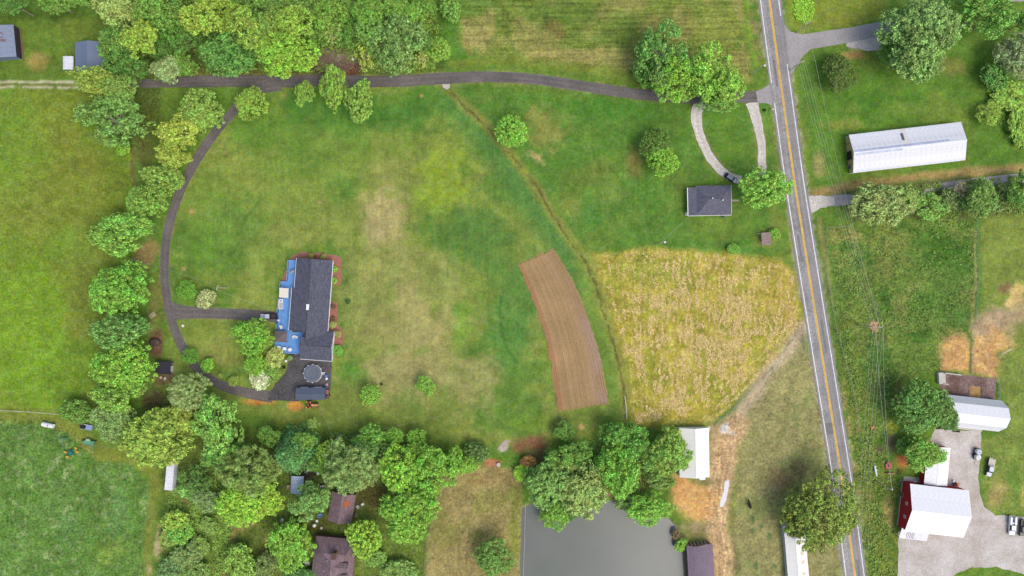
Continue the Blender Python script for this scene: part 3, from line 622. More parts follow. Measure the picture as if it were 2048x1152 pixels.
# tilled plot: real furrows along its curve
TL = [(1036,528),(1062,592),(1087,662),(1102,730),(1115,824)]; TR = [(1107,497),(1148,565),(1176,635),(1200,710),(1218,808)]
def interp(pts, t):
    f = t*(len(pts)-1); i = min(int(f), len(pts)-2); u = f-i
    p0, p1, p2, p3 = [np.array(pts[k], float) for k in (max(i-1,0), i, i+1, min(i+2,len(pts)-1))]
    return 0.5*(2*p1+(p2-p0)*u+(2*p0-5*p1+4*p2-p3)*u*u+(3*p1-p0-3*p2+p3)*u**3)
nv, nr = 110, 26; tv = []; tcol = []; rrow = random.Random(4); rowk = [rrow.uniform(.84,1.12) for _ in range(nr*2+2)]
for i in range(nv+1):
    a, b_ = interp(TL, i/nv), interp(TR, i/nv)
    for j in range(nr*4+1):
        t = j/(nr*4); wob = (vnoise(np.array(i*0.2), np.array(j*0.2), 5)-0.5)*0.003
        p = a+(b_-a)*(t+wob); e = min(t, 1-t, i/nv, 1-i/nv)
        edge = 0.0 if e > 0 else float(vnoise(np.array(i*0.7+j*0.9), np.array(3.0), 9)-0.5)
        zz = 0.07*math.sin(t*nr*2*math.pi)
        w_ = W(p[0]+edge*7, p[1]+edge*7); tv.append((w_.x, w_.y, (0.12+zz) if e > 0 else -0.02))
        nz = float(fbm(np.array(p[0]), np.array(p[1]), 40, 61, 4)); c_ = np.array((164,137,98.))
        c_ = c_+(np.array((168,118,86.))-c_)*max(0, 1-t/0.16)*.8+(np.array((160,136,122.))-c_)*max(0, (t-.62)/.38)*sstep(np.array((nz-.3)/.3))*.9
        c_ = c_*(0.92+.16*nz)*(rowk[j//2]*.32+.68)
        if 0.22 < t < 0.26 and vnoise(np.array(i*.5), np.array(1.), 3) > .8 and j % 4 == 1: c_ = c_*.6+np.array((120,126,72.))*.4
        if e < .02: c_ = c_*.5+np.array((150,134,84.))*.5
        tcol.append(list(lin(np.clip(c_,0,255))*KAL)+[1.0])
nc = nr*4+1
tf = [(i*nc+j, (i+1)*nc+j, (i+1)*nc+j+1, i*nc+j+1) for i in range(nv) for j in range(nc-1)]
m = bpy.data.materials.new('tilled_soil'); m.use_nodes = True; N = m.node_tree.nodes; L = m.node_tree.links; b = N['Principled BSDF']; b.inputs['Roughness'].default_value = .95; b.inputs['Specular IOR Level'].default_value = .05
at = N.new('ShaderNodeAttribute'); at.attribute_name = 'soil'; tc = N.new('ShaderNodeTexCoord'); n = N.new('ShaderNodeTexNoise'); n.inputs['Scale'].default_value = 2.2; n.inputs['Detail'].default_value = 5; L.new(tc.outputs['Object'], n.inputs['Vector'])
r_ = N.new('ShaderNodeMapRange'); r_.inputs['From Min'].default_value = .3; r_.inputs['From Max'].default_value = .7; r_.inputs['To Min'].default_value = .86; r_.inputs['To Max'].default_value = 1.14; L.new(n.outputs['Fac'], r_.inputs[0])
mu = N.new('ShaderNodeMix'); mu.data_type = 'RGBA'; mu.blend_type = 'MULTIPLY'; mu.inputs[0].default_value = 1; L.new(at.outputs['Color'], mu.inputs[6]); L.new(r_.outputs[0], mu.inputs[7]); L.new(mu.outputs[2], b.inputs['Base Color'])
tme = np_mesh('tilled_plot', tv, tf, m); ca = tme.color_attributes.new('soil', 'FLOAT_COLOR', 'POINT'); ca.data.foreach_set('color', np.array(tcol, dtype=np.float32).ravel())
tag(inst('tilled_plot', tme), 'curved brown tilled garden plot with fine furrows', 'garden plot', kind='structure')
# ------------------------------------------------------------------ building helpers
M_WHITE = mat('white_painted_metal', C(240,241,244,0.82), 0.45, 0.08, 0.25, stretch=(1,1,1), fine=0.05)
M_OLDWHITE = mat('weathered_white_metal', C(224,226,232,0.8), 0.5, 0.16, 0.3, fine=0.10)
M_BLUEGREY = mat('blue_grey_metal', C(112,126,150), 0.45, 0.08, 0.4, fine=0.04)
M_DARKGREY = mat('dark_grey_metal', C(84,94,112), 0.45, 0.08, 0.4, fine=0.04)
M_PALEBLUE = mat('pale_blue_metal', C(176,192,214), 0.4, 0.1, 0.5)
M_PURPLE = mat('rusty_purple_metal', C(112,98,112), 0.6, 0.22, 0.5, stretch=(0.3,2,1), fine=0.15)
M_RED = mat('red_barn_siding', C(172,36,44), 0.8, 0.14, 0.8, stretch=(3,3,0.3), bump=0.2)
M_TAN = mat('tan_siding', C(196,172,118), 0.8, 0.12, 0.8)
M_CREAM = mat('cream_siding', C(226,222,212), 0.7, 0.06, 0.8)
M_TRIM = mat('white_trim', C(236,236,236), 0.5, 0.04, 1)
M_DARK = mat('dark_opening', C(46,38,38), 0.9, 0.3, 1.5)
M_BROWN = mat('brown_wood', C(120,92,70), 0.85, 0.25, 1.5, stretch=(1,6,1))
M_GREYWOOD = mat('grey_weathered_wood', C(146,130,120), 0.9, 0.3, 1.2, stretch=(1,5,1), fine=0.15)
M_CONC = mat('pale_concrete', C(196,192,182), 0.9, 0.14, 0.8, fine=0.08)
M_BLACK = mat('black_rubber', C(34,34,36), 0.8, 0.1, 2)
M_STEEL = mat('galvanised_steel', C(168,172,176), 0.4, 0.08, 1.5, metallic=0.4)
M_WOODPOLE = mat('pole_wood', C(190,180,164), 0.85, 0.15, 2)
M_GLASS = mat('window_glass', C(40,48,60), 0.08, 0.1, 1, spec=0.6)
M_BLUE = mat('blue_deck_paint', C(100,154,214), 0.55, 0.10, 0.5, fine=0.08)
M_BLUE_RAIL = mat('blue_rail_paint', C(140,180,220), 0.5, 0.06, 1)
M_MULCH = mat('red_mulch', C(158,108,92), 0.95, 0.25, 0.8, fine=0.25, bump=0.6)

def shingle(name, c1, c2, coarse=0.7):
    m = bpy.data.materials.new(name); m.use_nodes = True; nt = m.node_tree; N = nt.nodes; L = nt.links; b = N['Principled BSDF']
    b.inputs['Roughness'].default_value = 0.9; b.inputs['Specular IOR Level'].default_value = 0.2
    tc = N.new('ShaderNodeTexCoord')
    br = N.new('ShaderNodeTexBrick'); br.inputs['Scale'].default_value = 1.0; br.inputs['Brick Width'].default_value = 0.9; br.inputs['Row Height'].default_value = 0.3
    br.inputs['Mortar Size'].default_value = 0.012; br.inputs['Color1'].default_value = c1; br.inputs['Color2'].default_value = c2; br.inputs['Mortar'].default_value = tuple(x*0.5 for x in c1[:3])+(1,)
    L.new(tc.outputs['Object'], br.inputs['Vector'])
    n = N.new('ShaderNodeTexNoise'); n.inputs['Scale'].default_value = 1.7; n.inputs['Detail'].default_value = 6; n.inputs['Roughness'].default_value = 0.75; L.new(tc.outputs['Object'], n.inputs['Vector'])
    r = N.new('ShaderNodeMapRange'); r.inputs['From Min'].default_value = 0.3; r.inputs['From Max'].default_value = 0.7; r.inputs['To Min'].default_value = 0.72; r.inputs['To Max'].default_value = 1.3; L.new(n.outputs['Fac'], r.inputs[0])
    mu = N.new('ShaderNodeMix'); mu.data_type = 'RGBA'; mu.blend_type = 'MULTIPLY'; mu.inputs[0].default_value = 1; L.new(br.outputs['Color'], mu.inputs[6]); L.new(r.outputs[0], mu.inputs[7])
    L.new(mu.outputs[2], b.inputs['Base Color'])
    bp = N.new('ShaderNodeBump'); bp.inputs['Strength'].default_value = 0.4; bp.inputs['Distance'].default_value = 0.03; L.new(br.outputs['Fac'], bp.inputs['Height']); bp.invert = True; L.new(bp.outputs[0], b.inputs['Normal'])
    return m
S_GREY = shingle('charcoal_shingles', C(80,82,95), C(99,101,114))
S_SMALL = shingle('slate_shingles', C(94,95,109), C(107,108,121))
S_BROWN = shingle('brown_shingles', C(116,97,102), C(138,118,122))

def fit(pts, z):
    """photo outline A,B,C,D of an eave at height z -> centre, length along AB, width, angle"""
    A, B, Cc, D = [W(*p, z) for p in pts]
    c = (A+B+Cc+D)/4; u = ((B-A)+(Cc-D))/2; w = ((D-A)+(Cc-B))/2
    ang = math.atan2(u.y, u.x); un = u.normalized(); v = Vector((-un.y, un.x, 0))
    return Vector((c.x, c.y, 0)), u.length, abs(w.dot(v)), ang

def panel_mesh(name, pw, y0, z0, y1, z1, m, t=0.05, rib=0.035):
    """ribbed metal sheet pw wide running from (y0,z0) up to (y1,z1)"""
    xs = []; k = max(2, int(round(pw/0.6)))
    for i in range(k):
        a = pw*i/k; s = pw/k
        xs += [(a, 0), (a+s*0.72, 0), (a+s*0.78, rib), (a+s*0.92, rib)]
    xs.append((pw-0.012, 0))
    d = Vector((0, y1-y0, z1-z0)).normalized(); nrm = Vector((0, -d.z, d.y));
    if nrm.z < 0: nrm = -nrm
    v = []
    for y, z in ((y0, z0), (y1, z1)):
        for x, h in xs: v.append((x, y+nrm.y*h, z+nrm.z*h))
    n = len(xs)
    f = [(i, i+1, n+i+1, n+i) if y1 > y0 else (i+1, i, n+i, n+i+1) for i in range(n-1)]
    o = len(v)
    for y, z in ((y0, z0), (y1, z1)):
        v += [(0, y-nrm.y*t, z-nrm.z*t), (pw-0.012, y-nrm.y*t, z-nrm.z*t)]
    f += [(o, o+2, o+3, o+1), (0, n, o+2, o), (n-1, o+1, o+3, 2*n-1)]
    f += [tuple(range(n-1, -1, -1))+(o, o+1), tuple(range(n, 2*n))+(o+3, o+2)]
    me = bpy.data.meshes.new(name); me.from_pydata(v, [], f); me.materials.append(m)
    bm = bmesh.new(); bm.from_mesh(me); bmesh.ops.recalc_face_normals(bm, faces=bm.faces); bm.to_mesh(me); bm.free()
    return me

def metal_roof(root, L, prof, m, pw=1.75, special=None, cap=True):
    """prof: (y,z) from one eave over the ridge to the other; panels side by side on every slope"""
    n = max(1, int(round(L/pw))); w = L/n
    for j in range(len(prof)-1):
        (ya, za), (yb, zb) = prof[j], prof[j+1]
        me = panel_mesh('roof_panel', w, ya, za, yb, zb, m)
        for i in range(n):
            o = inst('roof_panel', me, root, (-L/2+i*w, 0, (0.004 if i % 2 else 0)))
            if special and (j, i) in special:
                o.data = me.copy(); o.data.materials.clear(); o.data.materials.append(special[(j, i)])
    if cap:
        k = max(range(len(prof)), key=lambda q: prof[q][1]); y, z = prof[k]
        if 0 < k < len(prof)-1:
            a = Vector((0, prof[k-1][0]-y, prof[k-1][1]-z)).normalized()*0.25; b = Vector((0, prof[k+1][0]-y, prof[k+1][1]-z)).normalized()*0.25
            mb = MB()
            mb.add([(x, y+q[1], z+q[2]+h) for x in (-L/2-0.02, L/2+0.02) for q, h in ((a, 0.05), (Vector((0,0,0)), 0.075), (b, 0.05))],
                   [(0,1,4,3),(1,2,5,4),(0,3,5,2),(0,2,1),(3,4,5)])
            mb.build('ridge_cap', m, root)

def walls(root, L, prof, m, inset=0.3, name='wall', ends=None, z0=-0.1):
    """long walls plus gable ends below a roof profile; ends: (material at -x, material at +x)"""
    ys = [p[0] for p in prof]; W0, W1 = min(ys), max(ys)
    sc = (W1-W0-2*inset)/(W1-W0)
    pr = sorted([(p[0]*sc, p[1]-0.1) for p in prof]); l = L/2-inset
    MB().box(-l, l, pr[0][0], pr[0][0]+0.15, z0, pr[0][1]).build(name, m, root); MB().box(-l, l, pr[-1][0]-0.15, pr[-1][0], z0, pr[-1][1]).build(name, m, root)
    for s, mm in ((-1, (ends or (m, m))[0]), (1, (ends or (m, m))[1])):
        mb = MB(); poly = [(pr[0][0]+0.155, z0)]+[(min(max(y, pr[0][0]+0.155), pr[-1][0]-0.155), z) for y, z in pr]+[(pr[-1][0]-0.155, z0)]
        n = len(poly); x0, x1 = (s*l, s*(l-0.15))
        mb.add([(x0, y, z) for y, z in poly]+[(x1, y, z) for y, z in poly], [tuple(range(n)), tuple(range(2*n-1, n-1, -1))]+[(i, n+i, n+(i+1) % n, (i+1) % n) for i in range(n)])
        o = mb.build('gable_wall', mm, root)
        bm = bmesh.new(); bm.from_mesh(o.data); bmesh.ops.recalc_face_normals(bm, faces=bm.faces); bm.to_mesh(o.data); bm.free()

def shingle_slope(root, quad, m, t=0.12, name='roof_slope'):
    return MB().slab(quad, t).build(name, m, root)
def window(parent, loc, w, h, facing, frame=None, glass=None):
    """facing 'x-','x+','y-','y+' in the parent's own axes"""
    fm = frame or M_TRIM; ax = facing[0]; s = -1 if facing[1] == '-' else 1
    def bx(mb, a0, a1, z0, z1, d0, d1):
        lo, hi = sorted((d0*s, d1*s))
        if ax == 'x': mb.box(lo, hi, a0, a1, z0, z1)
        else: mb.box(a0, a1, lo, hi, z0, z1)
    mb = MB(); e = 0.16
    bx(mb, -w/2, w/2, -h/2, -h/2+e, 0, 0.09); bx(mb, -w/2, w/2, h/2-e, h/2, 0, 0.09); bx(mb, -w/2, -w/2+e, -h/2+e, h/2-e, 0, 0.09); bx(mb, w/2-e, w/2, -h/2+e, h/2-e, 0, 0.09); bx(mb, -w/2+e, w/2-e, -0.04, 0.04, 0.01, 0.07)
    fo = mb.build('window', fm, parent, loc)
    mb = MB(); bx(mb, -w/2+e, w/2-e, -h/2+e, h/2-e, 0.002, 0.04); mb.build('pane', glass or M_GLASS, fo)
    return fo

# ------------------------------------------------------------------ long white shed, north-east
c, L, Wd, a = fit([(1697,269.5),(1921,244),(1932,320),(1707,346)], 3.0)
r = empty('long_shed', c, a, 'long weathered white metal shed in the north-east lawn', 'shed')
M_SKYL = mat('streaked_skylight', C(176,188,210), 0.4, 0.3, 1.1, fine=0.3); M_TARP = mat('dark_gap', C(92,100,122), 0.6, 0.1, 1); M_BEIGEP = mat('beige_panel', C(222,220,212), 0.6, 0.05, 1)
metal_roof(r, L, [(Wd/2,3.0),(0,4.9),(-Wd/2,3.0)], M_OLDWHITE, 1.72, {(0,10): M_BEIGEP})
MB().slab([(-L*0.054,0.75*Wd/2,3.58),(-L*0.034,0.75*Wd/2,3.58),(-L*0.034,0.36*Wd/2,4.34),(-L*0.054,0.36*Wd/2,4.34)][::-1], 0.03).build('skylight_gap', M_TARP, r, (0,0,0.08))
for i in range(22):
    x0 = -L/2+0.6+i*1.55
    if i < 20: tag(MB().slab([(x0,0.9,4.72),(x0+1.5,0.9,4.72),(x0+1.5,0.28,4.9),(x0,0.28,4.9)][::-1],0.03).build('skylight', M_SKYL, r), 'stained ridge skylight')
    if i < 10: MB().slab([(x0,-0.28,4.9),(x0+1.5,-0.28,4.9),(x0+1.5,-0.95,4.7),(x0,-0.95,4.7)][::-1],0.03).build('skylight', M_SKYL, r)
walls(r, L, [(Wd/2,3.0),(0,4.9),(-Wd/2,3.0)], M_OLDWHITE, 0.22, ends=(M_TAN, M_TAN))
MB().box(-L/2+0.16,-L/2+0.2,-1.7,1.1,0,3.1).build('doorway', M_DARK, r)
tag(MB().box(-L/2+0.1,-L/2+0.2,-4.6,-3.6,0,1.6).build('tarp', mat('blue_tarp', C(86,96,120),0.6), r), 'blue tarp hung on the end wall')
for y in (-1.8,1.2,3.6,-3.3): MB().box(-L/2-0.05,-L/2+0.1,y-0.12,y+0.12,0,2.6).build('post', M_GREYWOOD, r)

# ------------------------------------------------------------------ red barn
c, L, Wd, a = fit([(1819,967),(1937.5,981),(1928.4,1075.6),(1810.6,1062.6)], 5.0)
r = empty('red_barn', c, a, 'big red barn with a bright white metal roof', 'barn')
PR = [(Wd/2,5.0),(0,7.7),(-Wd/2,5.0)]
metal_roof(r, L, PR, M_WHITE, 1.75)
walls(r, L, PR, M_RED, 0.3)
for y, z in ((1.0,3.9),(-3.4,3.7)): window(r, (-L/2+0.3, y, z), 0.95, 1.15, 'x-')
MB().box(-L/2+0.2,-L/2+0.29,2.2,3.9,0,1.6).build('door_frame', M_GREYWOOD, r); MB().box(-L/2+0.16,-L/2+0.19,2.4,3.7,0.05,1.5).build('door', M_BROWN, r)
MB().box(-L/2+0.24,-L/2+0.295,-Wd/2+0.4,Wd/2-0.4,0,0.45).build('footing', M_CONC, r)
mb = MB(); mb.slab([(-L/2+0.6,Wd/2-0.35,0.12),(L/2*0.6,Wd/2-0.35,0.12),(L/2*0.6,Wd/2+1.2,0.1),(-L/2+0.6,Wd/2+1.2,0.1)],0.1); mb.build('concrete_apron', M_CONC, r)
# lean-to on the south-west corner
MB().slab([(-L/2-0.1,-Wd/2-3.2,2.5),(-L/2+9.1,-Wd/2-3.2,2.5),(-L/2+9.1,-Wd/2+0.5,3.5),(-L/2-0.1,-Wd/2+0.5,3.5)],0.08).build('lean_to_roof', M_OLDWHITE, r)
for i in range(5): MB().slab([(-L/2+2+i*0.55,-Wd/2-3.0,2.58),(-L/2+2.2+i*0.55,-Wd/2-3.0,2.58),(-L/2+2.2+i*0.55,-Wd/2-0.8,3.17),(-L/2+2+i*0.55,-Wd/2-0.8,3.17)],0.04).build('batten', M_GREYWOOD, r)
for x in (-L/2+0.1,-L/2+4.5,-L/2+8.8): MB().box(x-0.1,x+0.1,-Wd/2-3.1,-Wd/2-2.9,0,2.5).build('post', M_GREYWOOD, r)
# annex
c, L, Wd, a = fit([(1855,890),(1848,967),(1894,974),(1901,897)], 3.2)
r = empty('barn_annex', c, a, 'low white-roofed red annex north of the red barn, half under a tree', 'shed')
PR = [(Wd/2,3.2),(0,3.9),(-Wd/2,3.2)]
metal_roof(r, L, PR, M_WHITE, 1.75); walls(r, L, PR, M_RED, 0.2)
window(r, (1.5, -Wd/2+0.2, 1.7), 0.9, 1.0, 'y-')
# timber debris wall between barn and annex
for i, (p, q, wd) in enumerate((((1802,961),(1816,966),0.5),((1812,964),(1828,968),0.7),((1824,967),(1846,971),0.5))):
    A, B = W(*p), W(*q); d = (B-A); ang = math.atan2(d.y, d.x)
    o = MB().box(0, d.length, -wd/2, wd/2, 0, 0.6+0.1*i).build('timber_stack', M_GREYWOOD, None, (A.x, A.y, 0.03), (0,0,ang), bevel=0.03)
    tag(o, ('grey board pile at the red barn corner', 'middle grey board pile along the red barn wall', 'grey board pile next to the annex wall')[i], 'board pile', 'board piles along the red barn')

# ------------------------------------------------------------------ gambrel barn and its yard
c, L, Wd, a = fit([(1892,789),(2002.6,801),(1998,863.5),(1886,851)], 2.8)
r = empty('gambrel_barn', c, a, 'white gambrel-roofed barn beside the muddy cattle yard', 'barn')
PR = [(Wd/2,2.8),(Wd*0.31,6.3),(0,7.6),(-Wd*0.31,6.3),(-Wd/2,2.8)]
metal_roof(r, L, PR, M_WHITE, 1.85); walls(r, L, PR, M_CREAM, 0.25)
MB().box(-L/2*0.6,L/2*0.6,-Wd/2-0.9,-Wd/2+0.2,-0.05,0.35).build('plinth', M_CONC, r)
MB().box(-L/2*0.95,-L/2*0.65,-Wd/2+0.02,-Wd/2+0.1,0,2.0).build('door', M_BROWN, r)
sheet('cattle_yard', [(1880,744),(1992,757),(1990,806),(1880,792)], 0.04, MUD, 'dark muddy cattle yard north of the gambrel barn', 'yard', 0.15)
sheet('straw_bedding', [(1939,770),(1962,774),(1960,797),(1937,794)], 0.055, mat('straw_litter', C(176,140,86), 0.95, 0.3, 0.7, fine=0.2), 'yellow straw litter in the cattle yard', 'straw', 0.2)
wl = empty('yard_wall', W(1879,756), 0, 'pale concrete retaining wall around the muddy cattle yard', 'wall'); base = W(1879,756)
for p, q, t in (((1879,744),(1880.5,767),2.2),((1881.5,744.5),(1918,749.5),0.35),((1882,766.5),(1893,768),0.35)):
    A, B = W(*p), W(*q); d = B-A; ang = math.atan2(d.y, d.x)
    MB().box(0, d.length, -t/2, t/2, -0.1, 1.3).build('wall_section', M_CONC, wl, (A.x-base.x, A.y-base.y, 0), (0,0,ang))
def rail_fence(name, label, pts, m, h=1.2, n_rails=3, gap=2.4, pr=0.07, rr=0.035, cat='fence'):
    P = [W(*p) for p in pts]; r = empty(name, P[0], 0, label, cat); o = P[0]
    post = MB().tube([(0,0,-0.1),(0,0,h+0.1)], pr, 6).mesh('post', m)
    for i in range(len(P)-1):
        d = P[i+1]-P[i]; n = max(1, int(round(d.length/gap)))
        for k in range(n+(1 if i == len(P)-2 else 0)):
            q = P[i]+d*k/n-o; inst('post', post, r, (q.x, q.y, 0))
    for k in range(n_rails):
        z = h*(k+1)/n_rails; MB().tube([(p.x-o.x, p.y-o.y, z) for p in P], rr, 5).build('rail', m, r)
    return r
rail_fence('pen_fence', 'steel rail pen east of the muddy cattle yard', [(1993,757),(1997,780),(1995,803)], M_STEEL)
rail_fence('pen_fence', 'short rail pen around the yellow straw litter', [(1938,796),(1940,771),(1964,774),(1963,797)], M_STEEL, 1.1)
o = MB().slab([(0,0,0.9),(0.9,0,0.9),(0.9,2.6,2.4),(0,2.6,2.4)][::-1],0.12).box(0.1,0.3,0.1,0.3,0,0.9).box(0.6,0.8,2.2,2.4,0,2.2).build('feed_chute', M_TRIM, None, W(1974,800.5)+Vector((0,0,0.04)), (0,0,math.radians(-155)))
tag(o, 'white feed chute leaning out of the gambrel barn roof', 'chute')

# ------------------------------------------------------------------ white barn beside the pond
c, L, Wd, a = fit([(1357.6,855.7),(1359.5,955),(1419,954),(1418,856)], 3.0)
r = empty('white_barn', c, a, 'white gabled metal barn between the hay field and the pond', 'barn')
PR = [(Wd/2,3.0),(0,4.7),(-Wd/2,3.0)]
M_IVORY = mat('ivory_metal', C(238,237,230,0.82), 0.45, 0.05, 0.35, fine=0.03)
metal_roof(r, L, PR, M_IVORY, 1.8); walls(r, L, PR, M_CREAM, 0.2)
MB().box(L/2-0.1,L/2+1.1,Wd*0.2,Wd*0.38,-0.05,1.9).build('porch', M_CREAM, r); MB().slab([(L/2-0.1,Wd*0.19,2.1),(L/2+1.25,Wd*0.19,1.95),(L/2+1.25,Wd*0.39,1.95),(L/2-0.1,Wd*0.39,2.1)],0.08).build('porch_roof', M_OLDWHITE, r)
MB().box(L/2-0.19,L/2-0.1,-Wd*0.25,Wd*0.1,0,2.5).build('door', M_TRIM, r)
# ------------------------------------------------------------------ white shed by the oak
c, L, Wd, a = fit([(1567.5,1052),(1582.5,1232),(1624.5,1228),(1609,1049)], 2.5)
r = empty('skylit_shed', c, a, 'long white shed with beige skylights under the big round oak', 'shed')
PR = [(Wd/2,2.5),(-0.05*Wd,3.6),(-Wd/2,2.5)]
M_BSKY = mat('beige_skylight', C(214,204,172), 0.5, 0.1, 1)
metal_roof(r, L, PR, M_IVORY, 1.8); walls(r, L, PR, mat('pale_grey_siding', C(186,188,190), 0.6, 0.06), 0.1)
for x in (0.17,0.30,0.40,0.53,0.66,0.8): 
    x0 = -L/2+L*x*0.98; t0, t1 = 0.18, 0.55
    y0, y1 = -0.05*Wd+(-0.45*Wd)*t0, -0.05*Wd+(-0.45*Wd)*t1; y0, y1 = (0.05*Wd+0.12*Wd, 0.05*Wd+0.28*Wd)
    f = lambda y: 3.6-(y+0.05*Wd)/(0.55*Wd)*1.1
    MB().slab([(x0,y0,f(y0)),(x0+1.0,y0,f(y0)),(x0+1.0,y1,f(y1)),(x0,y1,f(y1))],0.03).build('skylight', M_BSKY, r, (0,0,0.06))
# ------------------------------------------------------------------ rusty shed at the pond's east shore
c, L, Wd, a = fit([(1374,1091.5),(1380,1215),(1433.5,1213),(1424,1089)], 3.0)
r = empty('rusty_shed', c, a, 'sagging purple-brown metal roof shed at the pond edge', 'shed')
n = 24; mb = MB()
for i in range(n+1):
    for j in range(9):
        t = i/n; u = j/8; z = 3.0+0.5*math.sin(math.pi*u)+0.08*math.sin(i*1.7+j)+(0.10*math.sin(t*9)); e = 0.25*math.sin(u*7)*(1-t if t < .1 else 0)
        mb.v.append((-L/2+L*t-e, Wd/2-Wd*u+0.05*math.sin(i*2.1)*(1 if j in (0,8) else 0), z))
for i in range(n):
    for j in range(8): q = i*9+j; mb.f.append((q, q+1, q+10, q+9))
o = mb.build('roof', M_PURPLE, r); md = o.modifiers.new('thick', 'SOLIDIFY'); md.thickness = 0.06; md.offset = 0
for j in range(1,8): 
    y = Wd/2-Wd*j/8; MB().tube([(-L/2+L*i/n, y, 3.0+0.5*math.sin(math.pi*j/8)+0.08*math.sin(i*1.7+j)+0.1*math.sin(i/n*9)+0.045) for i in range(n+1)],0.03,4).build('roof_seam', M_PURPLE, r)
walls(r, L, [(Wd/2,2.7),(0,3.1),(-Wd/2,2.7)], M_BROWN, 0.15)
for k in range(7): MB().box(-L/2-0.1,-L/2+0.05,-Wd/2+0.6+k*1.2,-Wd/2+0.75+k*1.2,0,2.6).build('post', M_TRIM, r)

# ------------------------------------------------------------------ sheds in the north-west corner
c, L, Wd, a = fit([(33.3,116),(27,51.5),(-72,56),(-66,120)], 3.0)
r = empty('rust_stained_shed', c, a, 'blue-grey shed with rust-stained roof at the left edge', 'shed')
PR = [(Wd/2,3.0),(-0.0,4.4),(-Wd/2,3.0)]
M_RSTAIN = mat('grey_metal_rust', C(132,142,162), 0.5, 0.16, 0.5, fine=0.1)
metal_roof(r, L, PR, M_RSTAIN, 1.7); walls(r, L, PR, mat('dark_plum_siding', C(58,48,62), 0.8, 0.2, 1, stretch=(1,1,4)), 0.2, ends=(M_BLUEGREY, M_BLUEGREY))
M_RUST = mat('rust_stain', C(122,92,92), 0.8, 0.3, 1.5)
for x, y, w, h, rz in ((2.3,-3.6,0.35,1.6,0.7),(2.5,-4.6,0.3,1.2,-0.8),(1.2,-4.4,0.3,1.0,0.5),(0.2,-4.7,0.8,1.5,0)):
    z = 4.4+y*1.4/(Wd/2)+0.075; d = Vector((math.cos(rz), math.sin(rz))); e = Vector((-d.y, d.x)); q = [Vector((x,y))+d*w*s_+e*h*t_ for s_, t_ in ((-.5,-.5),(.5,-.5),(.5,.5),(-.5,.5))]
    MB().slab([(p.x, p.y, 4.4+p.y*1.4/(Wd/2)+0.075) for p in q], 0.02).build('rust_patch', M_RUST, r)
MB().box(-L/2-0.6,L/2,-Wd/2-0.5,-Wd/2-0.1,0,0.18).build('gravel_footing', M_BROWN, r)
c, L, Wd, a = fit([(150.7,84),(150,141),(212,143),(210,84.5)], 2.7)
r = empty('blue_grey_garage', c, a, 'blue-grey metal garage half hidden by trees, upper left', 'garage')
PR = [(Wd/2,2.7),(0,4.3),(-Wd/2,2.7)]
metal_roof(r, L, PR, M_BLUEGREY, 1.7); walls(r, L, PR, M_BLUEGREY, 0.15)
def arch_canopy(name, label, corners, z, rise, m, n_pan=3, legs=True, cat='carport'):
    c, L, Wd, a = fit(corners, z); r = empty(name, c, a, label, cat)
    prof = [(Wd/2*math.cos(t), z+rise*math.sin(t)) for t in [math.pi*k/6 for k in range(7)]]; prof[0] = (Wd/2, z); prof[-1] = (-Wd/2, z)
    for i in range(n_pan):
        w = L/n_pan; mb = MB()
        for j in range(6):
            (ya, za), (yb, zb) = prof[j], prof[j+1]
            mb.slab([(-L/2+i*w,yb,zb),(-L/2+i*w+w-0.03,yb,zb),(-L/2+i*w+w-0.03,ya,za),(-L/2+i*w,ya,za)],0.05)
        mb.build('roof_panel', m, r)
    for i in range(n_pan+1):
        x = -L/2+i*L/n_pan; MB().tube([(min(max(x,-L/2+.03),L/2-.03), y*0.99, zz+0.05) for y, zz in prof],0.03,5).build('roof_rib', m, r)
    for sx in (-1,1):
        for sy in (-1,1): MB().tube([(sx*(L/2-.15), sy*(Wd/2-.1), -0.05),(sx*(L/2-.15), sy*(Wd/2-.1), z)],0.05,6).build('post', M_STEEL, r)
    return r, L, Wd
arch_canopy('metal_canopy', 'small white arched metal canopy against the blue-grey garage', [(125.7,113),(125.7,140),(147,140),(147,113)], 2.2, 0.5, M_OLDWHITE, 5)
arch_canopy('metal_carport', 'pale blue ribbed metal carport among the south trees', [(582,952),(580.5,987.5),(606,987),(608,951)], 2.3, 0.6, M_PALEBLUE, 4)

# ------------------------------------------------------------------ small house by the road
c, L, Wd, a = fit([(1391,371.5),(1461.5,370.3),(1463.5,428.8),(1393,430.3)], 2.8)
r = empty('small_house', c, a, 'small house with a slate-grey hip roof by the country road', 'house')
l, w_, he, hr = L/2, Wd/2, 2.8, 5.0; rl = l-w_*0.78
E = [(-l,-w_,he),(l,-w_,he),(l,w_,he),(-l,w_,he)]; R0, R1 = (-rl,0,hr), (rl,0,hr)
def poly_slope(root, pts, m, t=0.12, name='roof_slope'):
    q = [Vector(p) for p in pts]; n = len(q); nr = (q[1]-q[0]).cross(q[-1]-q[0]).normalized()
    if nr.z < 0: q = q[::-1]
    mb = MB(); mb.add([tuple(p-Vector((0,0,t))) for p in q]+[tuple(p) for p in q], [tuple(range(n-1,-1,-1)), tuple(range(n,2*n))]+[(i,(i+1)%n,n+(i+1)%n,n+i) for i in range(n)])
    return mb.build(name, m, root)
poly_slope(r, [E[0],E[1],R1,R0], S_SMALL); poly_slope(r, [E[2],E[3],R0,R1], S_SMALL); poly_slope(r, [E[1],E[2],R1], S_SMALL); poly_slope(r, [E[3],E[0],R0], S_SMALL)
M_HIP = mat('hip_cap', C(112,112,126), 0.9, 0.1, 1)
for p, q in ((E[0],R0),(E[1],R1),(E[2],R1),(E[3],R0),(R0,R1)): MB().tube([Vector(p)+Vector((0,0,0.02)), Vector(q)+Vector((0,0,0.02))],0.07,5).build('hip_cap', M_HIP, r)
